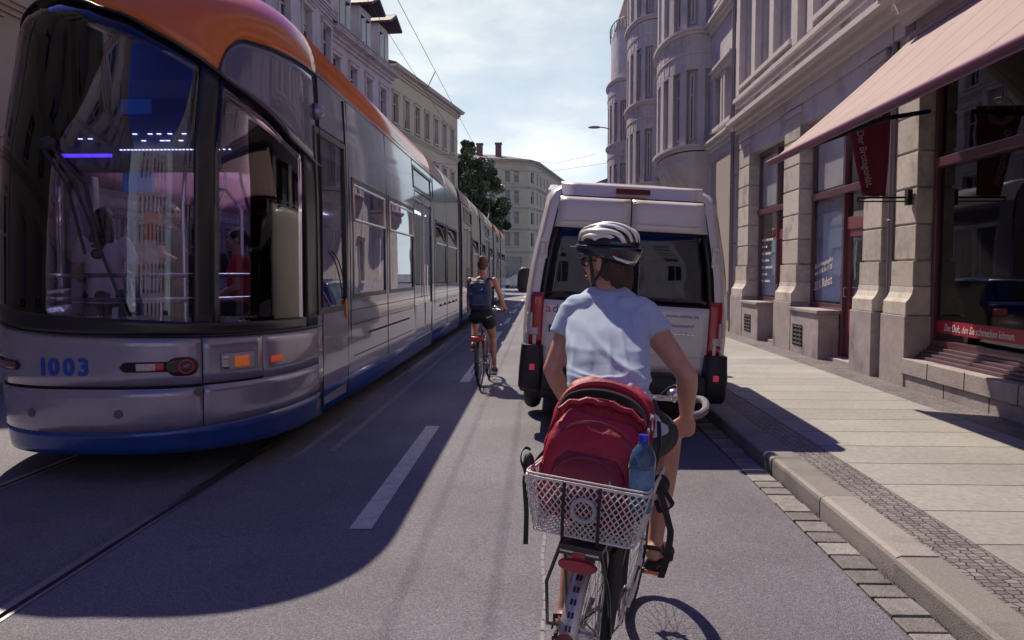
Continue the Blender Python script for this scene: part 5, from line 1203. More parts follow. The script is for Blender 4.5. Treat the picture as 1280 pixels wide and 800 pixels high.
# interior seen through the rear glass
b=MB(); b.box(-.75,.75,.45,.50,.6,1.45); b.box(-.70,-.1,1.6,1.9,1.2,1.75); b.box(.1,.7,1.6,1.9,1.2,1.75); b.box(-.6,-.25,1.6,1.7,1.75,1.98); b.box(.25,.6,1.6,1.7,1.75,1.98)
b.build('seat_row',M_tdk,van,bevel=.05)
adr=mat('logo_red',(.65,.04,.10),.5,var=0); adb=mat('logo_blue',(.02,.10,.50),.5,var=0)
yb=.06-.0225
text('a','logo_letter',adr,van,frame4((-.80,yb-.003,1.165),(1,0,0),(0,0,1)),.125,.001)
text('dvita','logo_letters',adb,van,frame4((-.735,yb-.003,1.165),(1,0,0),(0,0,1)),.125,.001)
text('www.advita.de','web_address',adb,van,frame4((.40,yb-.003,1.185),(1,0,0),(0,0,1)),.055,.001)
text('Hausnotruf','web_address',adb,van,frame4((.43,yb-.003,1.09),(1,0,0),(0,0,1)),.055,.001)
b=MB(); rr=random.Random(2); x_=.22
while x_<.72: l=.02+.03*rr.random(); b.box(x_,x_+l,yb-.008,yb-.002,1.01,1.03); x_+=l+.006
b.build('chrome_badge',M_steel,van,bevel=.002)
# pressed lines
b=MB(); 
for s in (-1,1): b.tube([rearp(s*.03,2.10,.03),rearp(s*(ew(2.1)-.01),2.10,.03)],.006,6)
for s in (-1,1): b.tube([rearp(s*.03,.80,.03),rearp(s*(ew(.8)-.01),.80,.03)],.005,6)
b.build('pressed_line',M_vw,van)

# ================================================================== CARS
def car(name,label,loc,rz,col,Lc=4.3,Wc=1.8,Hc=1.45,group=None):
    t=thing(name,label,'car',loc,rz,group); pm=mat(name+'_paint',col,.2,.3,var=.02,coat=1)
    prof=[(0,.35),(0,.7),(.08,.95),(.25,1.02),(.45,1.42),(1.0,1.47),(2.2,1.44),(3.0,1.02),(3.9,.90),(4.25,.68),(4.3,.35)]
    b=MB(); n=len(prof); secs=[]
    for f,ins in ((-1,.0),(-.86,0),(.86,0),(1,.0)):
        for (y,z) in prof:
            k=1 if z<1.03 else .80; xx=f*Wc/2*k*(1 if abs(f)<1 else 1)
            zz_=z*Hc/1.45 if abs(f)<1 else (z-.05)*Hc/1.45
            b.v.append((xx,y*Lc/4.3-Lc/2+(.04 if (abs(f)==1 and y<.1) else 0),zz_))
    for i in range(3):
        for k in range(n): k2=(k+1)%n; b.f.append((i*n+k,i*n+k2,(i+1)*n+k2,(i+1)*n+k)); b.mi.append(0)
    b.f.append(tuple(range(n))); b.mi.append(0); b.f.append(tuple(range(3*n+n-1,3*n-1,-1))); b.mi.append(0); b.mats=[pm]
    b.build('body',None,t,bevel=.04,ang=50)
    g_=MB(); s=Lc/4.3; h=Hc/1.45
    for sx in (-1,1):
        x_=sx*(Wc/2*.80+.004)
        g_.quad((sx*(Wc/2*.86),(.55)*s-Lc/2,1.04*h),(sx*(Wc/2*.86),2.75*s-Lc/2,1.04*h),(x_,2.15*s-Lc/2,1.38*h),(x_,.75*s-Lc/2,1.38*h))
    g_.quad((-.62*Wc/1.8,.24*s-Lc/2-.02,1.05*h),(.62*Wc/1.8,.24*s-Lc/2-.02,1.05*h),(.58*Wc/1.8,.42*s-Lc/2-.02,1.38*h),(-.58*Wc/1.8,.42*s-Lc/2-.02,1.38*h))
    g_.quad((-.62*Wc/1.8,2.98*s-Lc/2+.03,1.05*h),(.62*Wc/1.8,2.98*s-Lc/2+.03,1.05*h),(.56*Wc/1.8,2.28*s-Lc/2+.03,1.42*h),(-.56*Wc/1.8,2.28*s-Lc/2+.03,1.42*h))
    g_.build('window',M_wg,t,smooth=False,thick=.01)
    for sx in (-1,1):
        for y in (.85,3.45): 
            w=MB().ring((sx*(Wc/2-.11),y*s-Lc/2,.31),(1,0,0),.22,.09,24,8).build('wheel',M_rub,t); MB().cyl((sx*(Wc/2-.12),y*s-Lc/2,.31),(sx*(Wc/2-.02),y*s-Lc/2,.31),.18,16).build('rim',M_steel,w)
        MB().obox((sx*(Wc/2-.2),-Lc/2-.005,.82*h),(.26,.06,.14)).build('tail_light',M_red,t,bevel=.02); MB().obox((sx*(Wc/2-.2),Lc/2-.03,.68*h),(.3,.08,.14)).build('headlight',M_steel,t,bevel=.02)
        MB().ell((sx*(Wc/2+.06),2.6*s-Lc/2,1.0*h),(.10,.06,.07)).build('mirror',pm,t)
    return t
car('parked_car','small pale car at the far end of the street beside the van mirror',(-2.6,84,0),rad(80),(.50,.55,.62),4.2,1.75,1.5)
car('waiting_car','dark car hidden in front of the van and mirrored in the bakery window',(.75,17.6,0),0,(.03,.03,.05),4.5,1.85,1.5)
car('parked_car','silver car standing behind the viewpoint, mirrored in the van windows',(1.0,-7.5,0),0,(.30,.30,.34),4.4,1.8,1.5)
car('parked_car','dark blue car behind the viewpoint at the far kerb, mirrored in the glass',(-6.3,-9,0),0,(.03,.05,.12),4.3,1.8,1.45)
# ================================================================== BICYCLES
M_blk=mat('black_enamel',(.02,.02,.028),.3,var=0,coat=.6)
M_tyre=mat('bicycle_tyre',(.03,.028,.035),.7,var=.2,vs=60,bump=.3,bs=200)
M_white=mat('white_coated_wire',(.68,.66,.70),.4,var=0)
M_alu=mat('polished_aluminium',(.60,.58,.63),.22,1,var=.05)
M_grip=mat('grey_foam_grip',(.16,.15,.19),.7,var=.1,bump=.2,bs=150)
M_silverp=mat('silver_frame_paint',(.55,.53,.58),.3,.6,var=.05)
def wheel(par,y,R,steer=0,hub=True,nsp=36):
    T=Matrix.Translation((0,y,R+.0)); Rz=Matrix.Rotation(steer,4,'Z')
    w=MB().ring((0,0,0),(1,0,0),R-.019,.019,64,10); w.xf(T@Rz); wo=w.build('wheel',M_tyre,par)
    r=MB().ring((0,0,0),(1,0,0),R-.045,.011,64,8,sq=1.1); r.xf(T@Rz); r.build('rim',M_alu,wo)
    s=MB()
    for k in range(nsp):
        a=2*PI*k/nsp; sgn=1 if k%2 else -1; off=(1 if (k//2)%2 else -1)*.62
        s.tube([(sgn*.028,.022*math.cos(a+off),.022*math.sin(a+off)),(0,(R-.05)*math.cos(a),(R-.05)*math.sin(a))],.0011,4,caps=False)
    s.xf(T@Rz); s.build('spokes',M_alu,wo,smooth=False)
    h=MB(); h.cyl((-.035,0,0),(.035,0,0),.018,12); h.cyl((-.032,0,0),(-.027,0,0),.027,14); h.cyl((.027,0,0),(.032,0,0),.027,14); h.cyl((-.07,0,0),(.07,0,0),.007,8); h.xf(T@Rz); h.build('hub',M_alu,wo)
    return wo
def fender(par,y,R,a0,a1,m,name='mudguard',steer=0,n=30,w=.030,stripe=None):
    b=MB()
    def fn(u,v):
        a=lerp(a0,a1,u); c=(v-.5)*2; x=c*w; rr_=R+.018-.012*c*c; return (x,y+rr_*math.cos(a),R+rr_*math.sin(a)) 
    b.grid(fn,n,8); return b.build(name,m,par,thick=.002)
def pedal(par,side_,ang,bb,cl=.170):
    c=V((side_*.085,bb[1]+cl*math.cos(ang),bb[2]+cl*math.sin(ang)))
    b=MB(); b.obox((c.x+side_*.06,c.y,c.z),(.085,.075,.022)); po=b.build('pedal',M_blk,par,bevel=.004)
    MB().obox((c.x+side_*.06,c.y-.040,c.z),(.06,.006,.015)).build('reflector',mat('amber_reflector',(.75,.22,.05),.3,var=0,coat=1) if 'amber_reflector' not in bpy.data.materials else bpy.data.materials['amber_reflector'],po)
    return c
def bicycle(name,label,loc,rz,tilt,fm,R=.35,wb=1.07,bar='loop',ped=(rad(62),rad(62+180)),rack=True,fend=M_alu,group=None,steer=0,sh=.94):
    t=thing(name,label,'bicycle',loc,group=group); t.rotation_mode='QUATERNION'
    t.rotation_quaternion=(Matrix.Rotation(rz,3,'Z')@Matrix.Rotation(tilt,3,'Y')).to_quaternion()
    wheel(t,0,R); wheel(t,wb,R,steer)
    bb=V((0,.44,.29)); sc=V((0,.27,.80)); hd=V((0,.93,.93)); hl=V((0,.965,.80)); 
    f=MB(); f.tube([bb,sc],.016,10); f.tube([hd,hl],.019,10); f.tube([bb,(0,.72,.50),hl],.019,10); f.tube([V((0,.36,.55)),(0,.70,.66),hd-V((0,0,.03))],.017,10)
    for s in (-1,1): f.tube([(s*.018,.42,.29),(s*.055,.2,.31),(s*.06,0,R)],.009,8); f.tube([(s*.015,.29,.72),(s*.05,.12,.50),(s*.06,0,R)],.008,8)
    f.cyl((-.04,bb.y,bb.z),(.04,bb.y,bb.z),.024,12); f.build('frame',fm,t)
    k=MB()
    for s in (-1,1): k.tube([(s*.03,.975,.76),(s*.05,.99,.70),(s*.052,wb-.01,R)],.011,8)
    k.tube([(-.05,.985,.74),(.05,.985,.74)],.014,8); k.tube([hl,(0,.985,.74)],.015,8); k.build('fork',fm,t)
    s_=MB(); s_.tube([sc,(0,.235,sh-.03)],.0135,10); so_=s_.build('seat_post',M_alu,t)
    q=MB(); q.loft([((0,.08,sh),(.065,0,0),(0,0,.028)),((0,.13,sh+.01),(.085,0,0),(0,0,.038)),((0,.21,sh+.005),(.07,0,0),(0,0,.036)),((0,.30,sh),(.030,0,0),(0,0,.03)),((0,.37,sh-.005),(.018,0,0),(0,0,.02))],20,2.4); q.build('saddle',M_rub,t,ang=60)
    st=MB(); st.tube([hd,(0,.915,1.0),(0,.93,1.04)],.014,10); st.build('stem',M_blk,t)
    h=MB(); gr=MB()
    if bar=='loop':
        pts=cr3([(-.19,.75,1.02),(-.24,.78,1.03),(-.26,.88,1.045),(-.235,.99,1.06),(-.17,1.02,1.05),(-.06,.95,1.05),(0,.93,1.05),(.06,.95,1.05),(.17,1.02,1.05),(.235,.99,1.06),(.26,.88,1.045),(.24,.78,1.03),(.19,.75,1.02)],5)
        h.tube(pts,.0125,10)
        for a,c_ in ((0,24),(len(pts)-24,len(pts))): gr.tube(pts[a:c_],.0165,10); gr.build('grip',M_grip,t); gr=MB()
    else:
        pts=cr3([(-.29,.80,1.03),(-.23,.84,1.04),(-.14,.91,1.05),(0,.93,1.05),(.14,.91,1.05),(.23,.84,1.04),(.29,.80,1.03)],5); h.tube(pts,.0125,10)
        gr.tube([pts[0],pts[6]],.0165,10); gr.build('grip',M_grip,t); gr=MB(); gr.tube([pts[-7],pts[-1]],.0165,10); gr.build('grip',M_grip,t)
    ho=h.build('handlebar',M_alu,t)
    for s in (-1,1): MB().tube([(s*.16,.86,1.03),(s*.23,.90,1.02)],.007,6).build('brake_lever',M_blk,ho)
    b=MB().ell((.12,.88,1.085),(.032,.032,.026)); b.cyl((.12,.88,1.05),(.12,.88,1.085),.008,8); b.build('bell',M_alu,ho)
    cab=MB(); cab.tube(cr3([(.2,.88,1.04),(.1,1.05,1.10),(0,1.03,.98),(0,.96,.85)],5),.003,5); cab.tube(cr3([(-.2,.88,1.04),(-.1,1.07,1.08),(-.02,1.05,.97),(-.02,.97,.83)],5),.003,5); cab.build('brake_cable',M_rub,ho)
    cr_=MB(); cr_.ring((.055,bb.y,bb.z),(1,0,0),.075,.006,28,6); 
    for k_ in range(5): a=k_*2*PI/5; cr_.tube([(.055,bb.y,bb.z),(.055,bb.y+.075*math.cos(a),bb.z+.075*math.sin(a))],.006,5)
    for s,a in ((1,ped[0]),(-1,ped[1])):
        e=V((s*.085,bb.y+.17*math.cos(a),bb.z+.17*math.sin(a))); cr_.tube([(s*.07,bb.y,bb.z),e],[.013,.010],8)
    cr_.build('crankset',M_alu,t)
    pedal(t,1,ped[0],bb); pedal(t,-1,ped[1],bb)
    ch=MB(); ch.tube([(.052,bb.y,bb.z+.075),(.05,.0,R+.035)],.004,5); ch.tube([(.052,bb.y,bb.z-.075),(.05,.02,R-.04)],.004,5); ch.build('chain',M_pipe,t)
    fo=fender(t,0,R,rad(14),rad(205),fend); fender(t,wb,R,rad(-10),rad(150),fend)
    fs=MB()
    for s in (-1,1): fs.tube([(s*.055,0,R),(s*.04,-.30,R+.19)],.003,5); fs.tube([(s*.055,0,R),(s*.04,-.36,R+.02)],.003,5)
    fs.build('mudguard_stay',M_alu,t)
    ks=MB(); ks.tube([(-.06,.05,R-.02),(-.11,-.05,.22),(-.12,.10,.16)],.008,6); ks.build('kick_stand',M_blk,t)
    return t
HEAD1=rad(-16); TILT1=rad(5.5); B1=V((.125,2.70,0))
bk1=bicycle('bicycle','black city bicycle with a white wire basket on its rear rack, ridden in the foreground',B1,HEAD1,TILT1,M_blk,ped=(rad(48),rad(228)),fend=M_silverp)
MB1=Matrix.Translation(B1)@(Matrix.Rotation(HEAD1,4,'Z')@Matrix.Rotation(TILT1,4,'Y'))
def b1(x,y,z): return MB1@V((x,y,z))
# rack, lights, basket
rk=MB(); zr=.745
for s in (-1,1):
    rk.tube([(s*.06,.30,zr),(s*.065,.0,zr),(s*.065,-.26,zr)],.006,8)
    rk.tube([(s*.065,-.20,zr),(s*.068,-.10,.55),(s*.062,0,.35)],.006,8); rk.tube([(s*.065,-.02,zr),(s*.064,0,.36)],.006,8); rk.tube([(s*.065,-.26,zr),(s*.10,-.25,.62),(s*.105,-.16,.44),(s*.065,.0,.37)],.006,8)
rk.tube([(-.065,-.26,zr),(.065,-.26,zr)],.006,8)
rk.box(-.068,.068,-.27,-.262,zr-.02,zr+.012)
for y in (-.16,-.04,.1,.22): rk.tube([(-.065,y,zr),(.065,y,zr)],.004,6)
rk.box(-.07,.07,-.26,.10,zr+.006,zr+.012)
rko=rk.build('rack',M_blk,bk1)
MB().box(-.062,.062,-.2735,-.2705,zr-.010,zr-.004).build('rack_edge',M_alu,rko)
b=MB(); b.loft([((0,-.275,.700),(.063,0,0),(0,0,.020)),((0,-.29,.700),(.060,0,0),(0,0,.018))],28,2.2); b.box(-.02,.02,-.275,-.25,.69,.74); b.build('tail_light',mat('dusty_red_lens',(.36,.02,.05),.3,var=.1,coat=.7),bk1,ang=50)
b=MB(); b.cyl((0,-.352,.485),(0,-.375,.493),.028,20); b.build('rear_reflector',mat('dark_red_reflector',(.20,.01,.03),.25,var=.1,vs=200,coat=1),bk1,ang=40)
# chain-side luggage bag / frame lock dark panel
b=MB(); b.loft([((.085,-.10,.40),(.012,0,0),(0,.10,0)),((.09,-.10,.56),(.016,0,0),(0,.11,0)),((.085,-.08,.72),(.010,0,0),(0,.10,0))],16,3.5); b.build('side_panel',mat('black_cloth',(.015,.014,.022),.85,var=.2,vs=40),bk1,ang=50)
# dark stickers on mudguard
b=MB()
for k in range(7):
    a=rad(128+k*6.2); 
    for off in (-.006,.006):
        p=V((off,.372*math.cos(a),.35+.372*math.sin(a))); b.obox(p,(.007,.018,.003),Matrix.Rotation(a-PI/2+PI*0,3,'X'))
b.build('mudguard_lettering',M_blk,bk1,smooth=False)
# basket
bw=MB(); zb0,zb1=.775,.955; wt,wb_=.195,.160; yt0,yt1,yb0,yb1=-.285,.08,-.245,.05
TOP=[V((-wt,yt0,zb1)),V((wt,yt0,zb1)),V((wt,yt1,zb1)),V((-wt,yt1,zb1))]; BOT=[V((-wb_,yb0,zb0)),V((wb_,yb0,zb0)),V((wb_,yb1,zb0)),V((-wb_,yb1,zb0))]
def lattice(A,B,C,Dd,step=.0195):
    # A-B bottom edge, D-C top edge ; diagonal wires clipped to the unit square
    W_=((B-A).length+(C-Dd).length)/2; H_=(Dd-A).length; n=int(W_/step)+1; k=H_/W_*1.15
    pt=lambda u,v:(A*(1-u)+B*u)*(1-v)+(Dd*(1-u)+C*u)*v
    for sgn in (1,-1):
        i=-int(n*1.2)
        while i<n*2.3:
            u0=i*step/W_; u1=u0+sgn*k*.62; i+=1
            # clip line from (u0,0) to (u1,1)
            ts=[0,1]
            for lim in (0,1):
                if u1!=u0:
                    t_=(lim-u0)/(u1-u0)
                    if 0<t_<1: ts.append(t_)
            ts.sort(); 
            for a,c in zip(ts,ts[1:]):
                um=u0+(u1-u0)*(a+c)/2
                if 0<=um<=1 and c-a>.01: bw.tube([pt(u0+(u1-u0)*a,a),pt(u0+(u1-u0)*c,c)],.0021,4,caps=False)
lattice(BOT[0],BOT[1],TOP[1],TOP[0]); lattice(BOT[1],BOT[2],TOP[2],TOP[1]); lattice(BOT[2],BOT[3],TOP[3],TOP[2]); lattice(BOT[3],BOT[0],TOP[0],TOP[3]); lattice(BOT[0],BOT[1],BOT[2],BOT[3],.025)
bk=bw.build('basket',M_white,bk1,smooth=False)
r=MB(); 
def rr_loop(Pn,rd,z): 
    out=[]
    for i in range(4):
        c=Pn[i]; p=Pn[i-1]; n_=Pn[(i+1)%4]; a=c+(p-c).normalized()*.03; b_=c+(n_-c).normalized()*.03
        out+= [a,c*.6+(a+b_)*.2,b_]
    return out
r.tube(rr_loop(TOP,0,0),.0045,8,closed=True); r.tube([p+V((0,0,.012)) for p in rr_loop(TOP,0,0)],.003,8,closed=True); r.tube(rr_loop(BOT,0,0),.0035,8,closed=True); r.build('basket_rim',M_white,bk)
rg=MB().ring((.0,-.277,.875),(0,1,.18),.036,.0075,32,8); rg.build('basket_ring',mat('grey_ring',(.42,.42,.48),.4,var=0),bk)
# rubber straps holding things
sp_=MB()
for x_ in (-.062,.05): sp_.ribbon([(x_,-.30,.96),(x_,-.29,.88),(x_,-.262,.78),(x_,-.25,.745)],.010,(1,0,0),.004)
sp_.build('luggage_strap',M_rub,bk1)

bk2=bicycle('bicycle','bicycle with a red rear light ridden beside the tram, farther of the two',(-.86,11.05,0),rad(-3),0,mat('red_black_frame',(.10,.015,.03),.3,var=0,coat=.6),bar='flat',ped=(rad(-78),rad(102)),fend=M_blk,sh=.98)
b=MB(); b.box(-.075,.075,-.28,.28,.735,.75); 
for s in (-1,1): b.tube([(s*.07,-.2,.74),(s*.065,0,.36)],.007,6)
b.build('rack',M_blk,bk2)
b=MB(); b.obox((0,-.30,.70),(.17,.04,.07)); b.build('tail_light',M_red,bk2,bevel=.015)

# ================================================================== PEOPLE
M_skin=mat('skin',(.52,.27,.22),.5,var=.16,vs=9,bump=.15,bs=90,dirt=((.50,.18,.15),5,.5))
M_skin2=mat('tanned_skin',(.46,.24,.20),.5,var=.16,vs=9,bump=.12,bs=90,dirt=((.42,.16,.13),5,.5))
M_hairb=mat('brown_hair',(.055,.026,.025),.5,var=.5,vs=30,bump=.8,bs=90)
M_haird=mat('dark_hair',(.012,.009,.014),.5,var=.4,vs=30,bump=.6,bs=70)
M_eye=mat('eye_white',(.7,.68,.68),.3,var=0); M_iris=mat('iris',(.03,.02,.02),.2,var=0)
M_lip=mat('lips',(.42,.12,.13),.45,var=0)
def chain3(a,b,L1,L2,bend):
    a,b=V(a),V(b); d=b-a; D_=min(d.length,(L1+L2)*.999); u=d.normalized(); x=(L1*L1-L2*L2+D_*D_)/(2*D_); h=math.sqrt(max(0,L1*L1-x*x))
    bd=V(bend)-u*V(bend).dot(u); bd.normalize(); return a+u*x+bd*h
def headmesh(b,c,f,u,s=1):
    f=V(f).normalized(); u=V(u); u=(u-f*u.dot(f)).normalized(); r=f.cross(u); R=Matrix((r,f,u)).transposed(); c=V(c)
    q=lambda x,y,z: c+R@V((x*s,y*s,z*s))
    b.ell(q(0,-.012,.03),(.076*s,.094*s,.090*s),R); b.ell(q(0,.022,-.035),(.058*s,.068*s,.078*s),R); b.ell(q(0,.048,-.085),(.030*s,.030*s,.026*s),R)
    b.ell(q(0,.062,.045),(.052*s,.030*s,.035*s),R); b.ell(q(0,.092,-.012),(.013*s,.020*s,.022*s),R); b.tube([q(0,.082,.03),q(0,.104,-.018)],[.008*s,.013*s],8)
    b.ell(q(0,.078,-.052),(.026*s,.014*s,.012*s),R)
    for sx in (-1,1): b.ell(q(sx*.036,.058,-.02),(.024*s,.024*s,.022*s),R); b.ell(q(sx*.079,-.008,-.004),(.010*s,.020*s,.032*s),R@Matrix.Rotation(sx*.25,3,'Z'))
    b.loft([(q(0,-.03,-.06),R@V((.056*s,0,0)),R@V((0,.062*s,0))),(q(0,-.04,-.12),R@V((.052*s,0,0)),R@V((0,.055*s,0)))],14)
    return q,R
def face(par,q,R,s=1,eyes=True):
    for sx in (-1,1): eo=MB().ell(q(sx*.030,.078,.004),(.013*s,.010*s,.009*s),R).build('eye',M_eye,par); MB().ell(q(sx*.030,.087,.004),(.006*s,.004*s,.006*s),R).build('iris',M_iris,eo)
    l=MB(); l.ell(q(0,.093,-.050),(.022*s,.007*s,.005*s),R); l.ell(q(0,.091,-.059),(.019*s,.007*s,.006*s),R); l.build('lips',M_lip,par)
    for sx in (-1,1): MB().tube([q(sx*.014,.092,.024),q(sx*.032,.090,.029),q(sx*.048,.076,.022)],[.003*s,.0035*s,.002*s],6).build('eyebrow',M_haird,par)
def hand(b,w,d,pn,side_,curl=1.0,s=1,grip=None):
    """w wrist, d direction of the palm, pn palm normal (towards what it holds), side_ vector towards the thumb"""
    w=V(w); d=V(d).normalized(); pn=V(pn); pn=(pn-d*pn.dot(d)).normalized(); t=V(side_); t=(t-d*t.dot(d)-pn*t.dot(pn)).normalized()
    R=Matrix((t,pn,d)).transposed()
    b.ell(w+d*.045*s,(.040*s,.017*s,.050*s),R,p=2.6); b.ell(w+d*.005*s,(.026*s,.020*s,.03*s),R)
    for k,(o,l) in enumerate(((.029,.072),(.010,.080),(-.010,.075),(-.029,.060))):
        p=w+d*(.082-.006*abs(k-1))*s+t*o*s; a=.35*curl; pts=[w+d*.05*s+t*o*.8*s,p]
        dirv=d; ang_=0
        for j,f_ in enumerate((.42,.32,.26)):
            ang_+= (1.0 if j else .75)*curl; dv=(d*math.cos(ang_)+pn*math.sin(ang_)); p=p+dv*l*f_*s; pts.append(p)
        b.limb(pts,[.010*s,.0098*s,.009*s,.0082*s,.0070*s],8)
    p0=w+d*.018*s+t*.022*s; p1=p0+(t*.8+d*.55+pn*.3).normalized()*.040*s; p2=p1+(t*.25+d*.6+pn*.75).normalized()*.030*s; p3=p2+(d*.35+pn*.9-t*.2).normalized()*.024*s
    b.limb([p0,p1,p2,p3],[.015*s,.0125*s,.011*s,.0088*s],8)
def foot(b,an,d,s=1):
    an=V(an); d=V(d).normalized(); u=V((0,0,1)); u=(u-d*u.dot(d)).normalized(); r=d.cross(u); R=Matrix((r,d,u)).transposed()
    b.ell(an-u*.03*s-d*.018*s,(.032*s,.042*s,.042*s),R); b.ell(an-u*.052*s+d*.07*s,(.038*s,.085*s,.026*s),R); b.ell(an-u*.022*s+d*.035*s,(.030*s,.055*s,.030*s),R)
    for k in range(5): 
        o=(-.030+.015*k)*s; b.ell(an-u*.060*s+d*(.150-.004*abs(k-1))*s+r*o,(.0085*s,.020*s,.010*s),R)
    return R
# -------- rider 1 (foreground) --------------------------------------
r1=thing('person','rider in a pale blue T-shirt and striped helmet leaning forward, seen from behind','person',(0,0,0))
r1.location=(.33,2.95,0); OFF=-r1.location
def w1(v): return V(v)+OFF
pel=w1(P(763,527,2.86)); wai=w1(P(759,490,2.91)); che=w1(P(758,425,3.05)); nec=w1(P(762,357,3.24)); hea=w1(P(759,329,3.30))
shL=w1(P(721,386,3.24)); shR=w1(P(800,389,3.13))
elL=w1(P(690,462,3.20)); haLw=w1(P(713,512,3.42)); elR=w1(P(859,470,3.02)); wrR=w1(P(858,520,3.18))
fw=V((math.sin(-HEAD1),math.cos(-HEAD1),0)); rt=V((fw.y,-fw.x,0))
sr=(shR-shL).normalized()
hiL=pel-rt*.09-V((0,0,.02)); hiR=pel+rt*.09-V((0,0,.02))
bb1=V((0,.44,.29))
def pedw(s,a): return MB1@V((s*.145,.44+.17*math.cos(a),.29+.17*math.sin(a)))+OFF
anR=pedw(1,rad(48))+V((-.0,-.045,.125)); anL=pedw(-1,rad(228))+V((0,-.05,.12))
knR=chain3(hiR,anR,.44,.42,fw*1.0+rt*.18+V((0,0,.25))); knL=chain3(hiL,anL,.46,.43,fw-rt*.12)
sk=MB()
sk.limb([shR,lerp(shR,elR,.35),lerp(shR,elR,.8),elR,lerp(elR,wrR,.3),lerp(elR,wrR,.8),wrR],[.052,.050,.042,.040,.041,.030,.026],14)
sk.limb([shL,lerp(shL,elL,.35),lerp(shL,elL,.8),elL,lerp(elL,haLw,.3),lerp(elL,haLw,.8),haLw],[.050,.047,.040,.038,.038,.028,.025],14)
hand(sk,wrR,V((.03,.30,-1.0)),V((0,-1,-.35)) if False else V((0,.6,-.5)),V((-1,0,0)),1.15,1.0)
hand(sk,haLw,V((0,.8,-.5)),V((0,-.3,-1)),V((1,0,0)),1.1,1.0)
for h_,k_,a_ in ((hiR,knR,anR),(hiL,knL,anL)):
    sk.limb([h_,lerp(h_,k_,.4),lerp(h_,k_,.85),k_,lerp(k_,a_,.25),lerp(k_,a_,.5),lerp(k_,a_,.85),a_],[.085,.078,.058,.054,.055,.050,.033,.031],14)
    back=(V(a_-k_).normalized().cross(rt)).normalized(); 
    cpt=lerp(k_,a_,.30)-fw*.015; sk.ell(cpt,(.046,.046,.085))
FR=foot(sk,anR,fw+V((0,0,-.05))+rt*.15); FL=foot(sk,anL,fw+V((0,0,-.2)))
sk.loft([(pel,rt*.15,fw*.10),(wai,sr*.12,V((0,.08,.02))),(che,sr*.13,V((0,.08,.03))),(lerp(che,nec,.6),sr*.11,V((0,.05,.03))),(lerp(che,nec,.92),sr*.05,V((0,.04,.02)))],18,2.3)
sk.tube([nec-V((0,.0,.04)),hea-V((0,.0,.05))],[.050,.052],14)
hf=V((-.80,.58,-.04)); 
q1,RH=headmesh(sk,hea,hf,(0,0,1),1.0)
body1=fuse(sk,'body',M_skin,r1,.0062,5)
# hair
hb=MB(); hb.ell(q1(0,-.030,.028),(.083,.088,.088),RH); hb.ell(q1(0,-.070,-.040),(.066,.034,.062),RH); 
for sx in (-1,1): hb.ell(q1(sx*.062,-.038,-.02),(.022,.040,.055),RH)
rr=random.Random(5)
for k in range(50):
    a=rr.uniform(-1.25,1.25); p0=q1(.070*math.sin(a),-.035-.062*math.cos(a),.0-.05*rr.random()); p1=q1(.066*math.sin(a+.1*rr.uniform(-1,1)),-.036-.06*math.cos(a),-.085-.035*rr.random()); hb.tube([p0,lerp(p0,p1,.5)+RH@V((0,-.006,0)),p1],[.009,.008,.0025],6)
fuse(hb,'hair',M_hairb,r1,.005,1,lambda c,n_: .003*noise.noise(c*90))
# helmet (child: clothing)
hr=Matrix.Rotation(rad(6),3,RH@V((1,0,0)))@RH
HC=q1(0,-.008,.070); hq=lambda x,y,z: HC+hr@V((x,y,z))
lo=MB()
def hel(u,v,sx,sy,sz): a=2*PI*u; e=v*PI/2; return hq(sx*math.cos(a)*math.cos(e),sy*math.sin(a)*math.cos(e),sz*math.sin(e))
lo.grid(lambda u,v: hel(u,v,.102,.138,.088),40,10)
def lower(u,v):
    a=2*PI*u; s_=math.sin(a); drop=.024+.044*max(0,-s_)**1.2+.010*abs(math.cos(a)); k=1-.05*v-.15*v*v
    return hq(.102*math.cos(a)*k,.138*s_*k*(1-.05*max(0,-s_)*v),-drop*v)
lo.grid(lower,40,5)
helmet=lo.build('helmet',mat('navy_helmet_shell',(.012,.016,.045),.25,var=.1,vs=30,coat=.5),r1,thick=.012)
M_hw=mat('white_helmet_rib',(.85,.83,.80),.3,var=.03,coat=.5); M_hb=mat('blue_helmet_rib',(.03,.08,.30),.22,var=.05,coat=.8)
def rib(x0,x1,w0,w1_,y0,y1,m,lift=.010,z0=0):
    """strip running front (y1) to back (y0) over the crown; x as fraction of half width"""
    def fn(u,v):
        t=lerp(y0,y1,u); ww=lerp(w0,w1_,math.sin(u*PI)); xc=lerp(x0,x1,math.sin(u*PI)); x=(xc+(v-.5)*ww); x=max(-.985,min(.985,x)); y=t
        r2=1-x*x*(1) ; y_=y*math.sqrt(max(0,r2)); z=math.sqrt(max(0,r2-y_*y_)); k=1+lift/.1*math.sin(min(1,u*8)*PI/2)*math.sin(min(1,(1-u)*8)*PI/2)*(1-abs(2*v-1)**3*.6)
        return hq(.102*x*k,.138*y_*k,.088*z*k+z0)
    return MB().grid(fn,26,6).build('helmet_rib',m,helmet,thick=.004)
rib(0,0,.14,.29,-.97,.97,M_hw,.014)
for s in (-1,1):
    rib(s*.18,s*.24,.07,.11,-.9,.95,M_hb,.008); rib(s*.30,s*.43,.13,.23,-.97,.97,M_hw,.014); rib(s*.46,s*.57,.06,.10,-.6,.93,M_hb,.009); rib(s*.58,s*.76,.14,.23,-.98,.97,M_hw,.015); rib(s*.80,s*.90,.10,.16,-.80,.96,M_hw,.010)
b=MB()
b.grid(lambda u,v: (lambda a: hq((.100+.004*v)*math.cos(a),.138*math.sin(a)+.045*v*max(0,math.sin(a))**2,-.012-.020*v*0+.004*math.sin(a)))(PI*.18+PI*.64*u),20,4); b.build('helmet_visor',M_rub,helmet,thick=.004)
b=MB()   # pale trim of the cradle behind
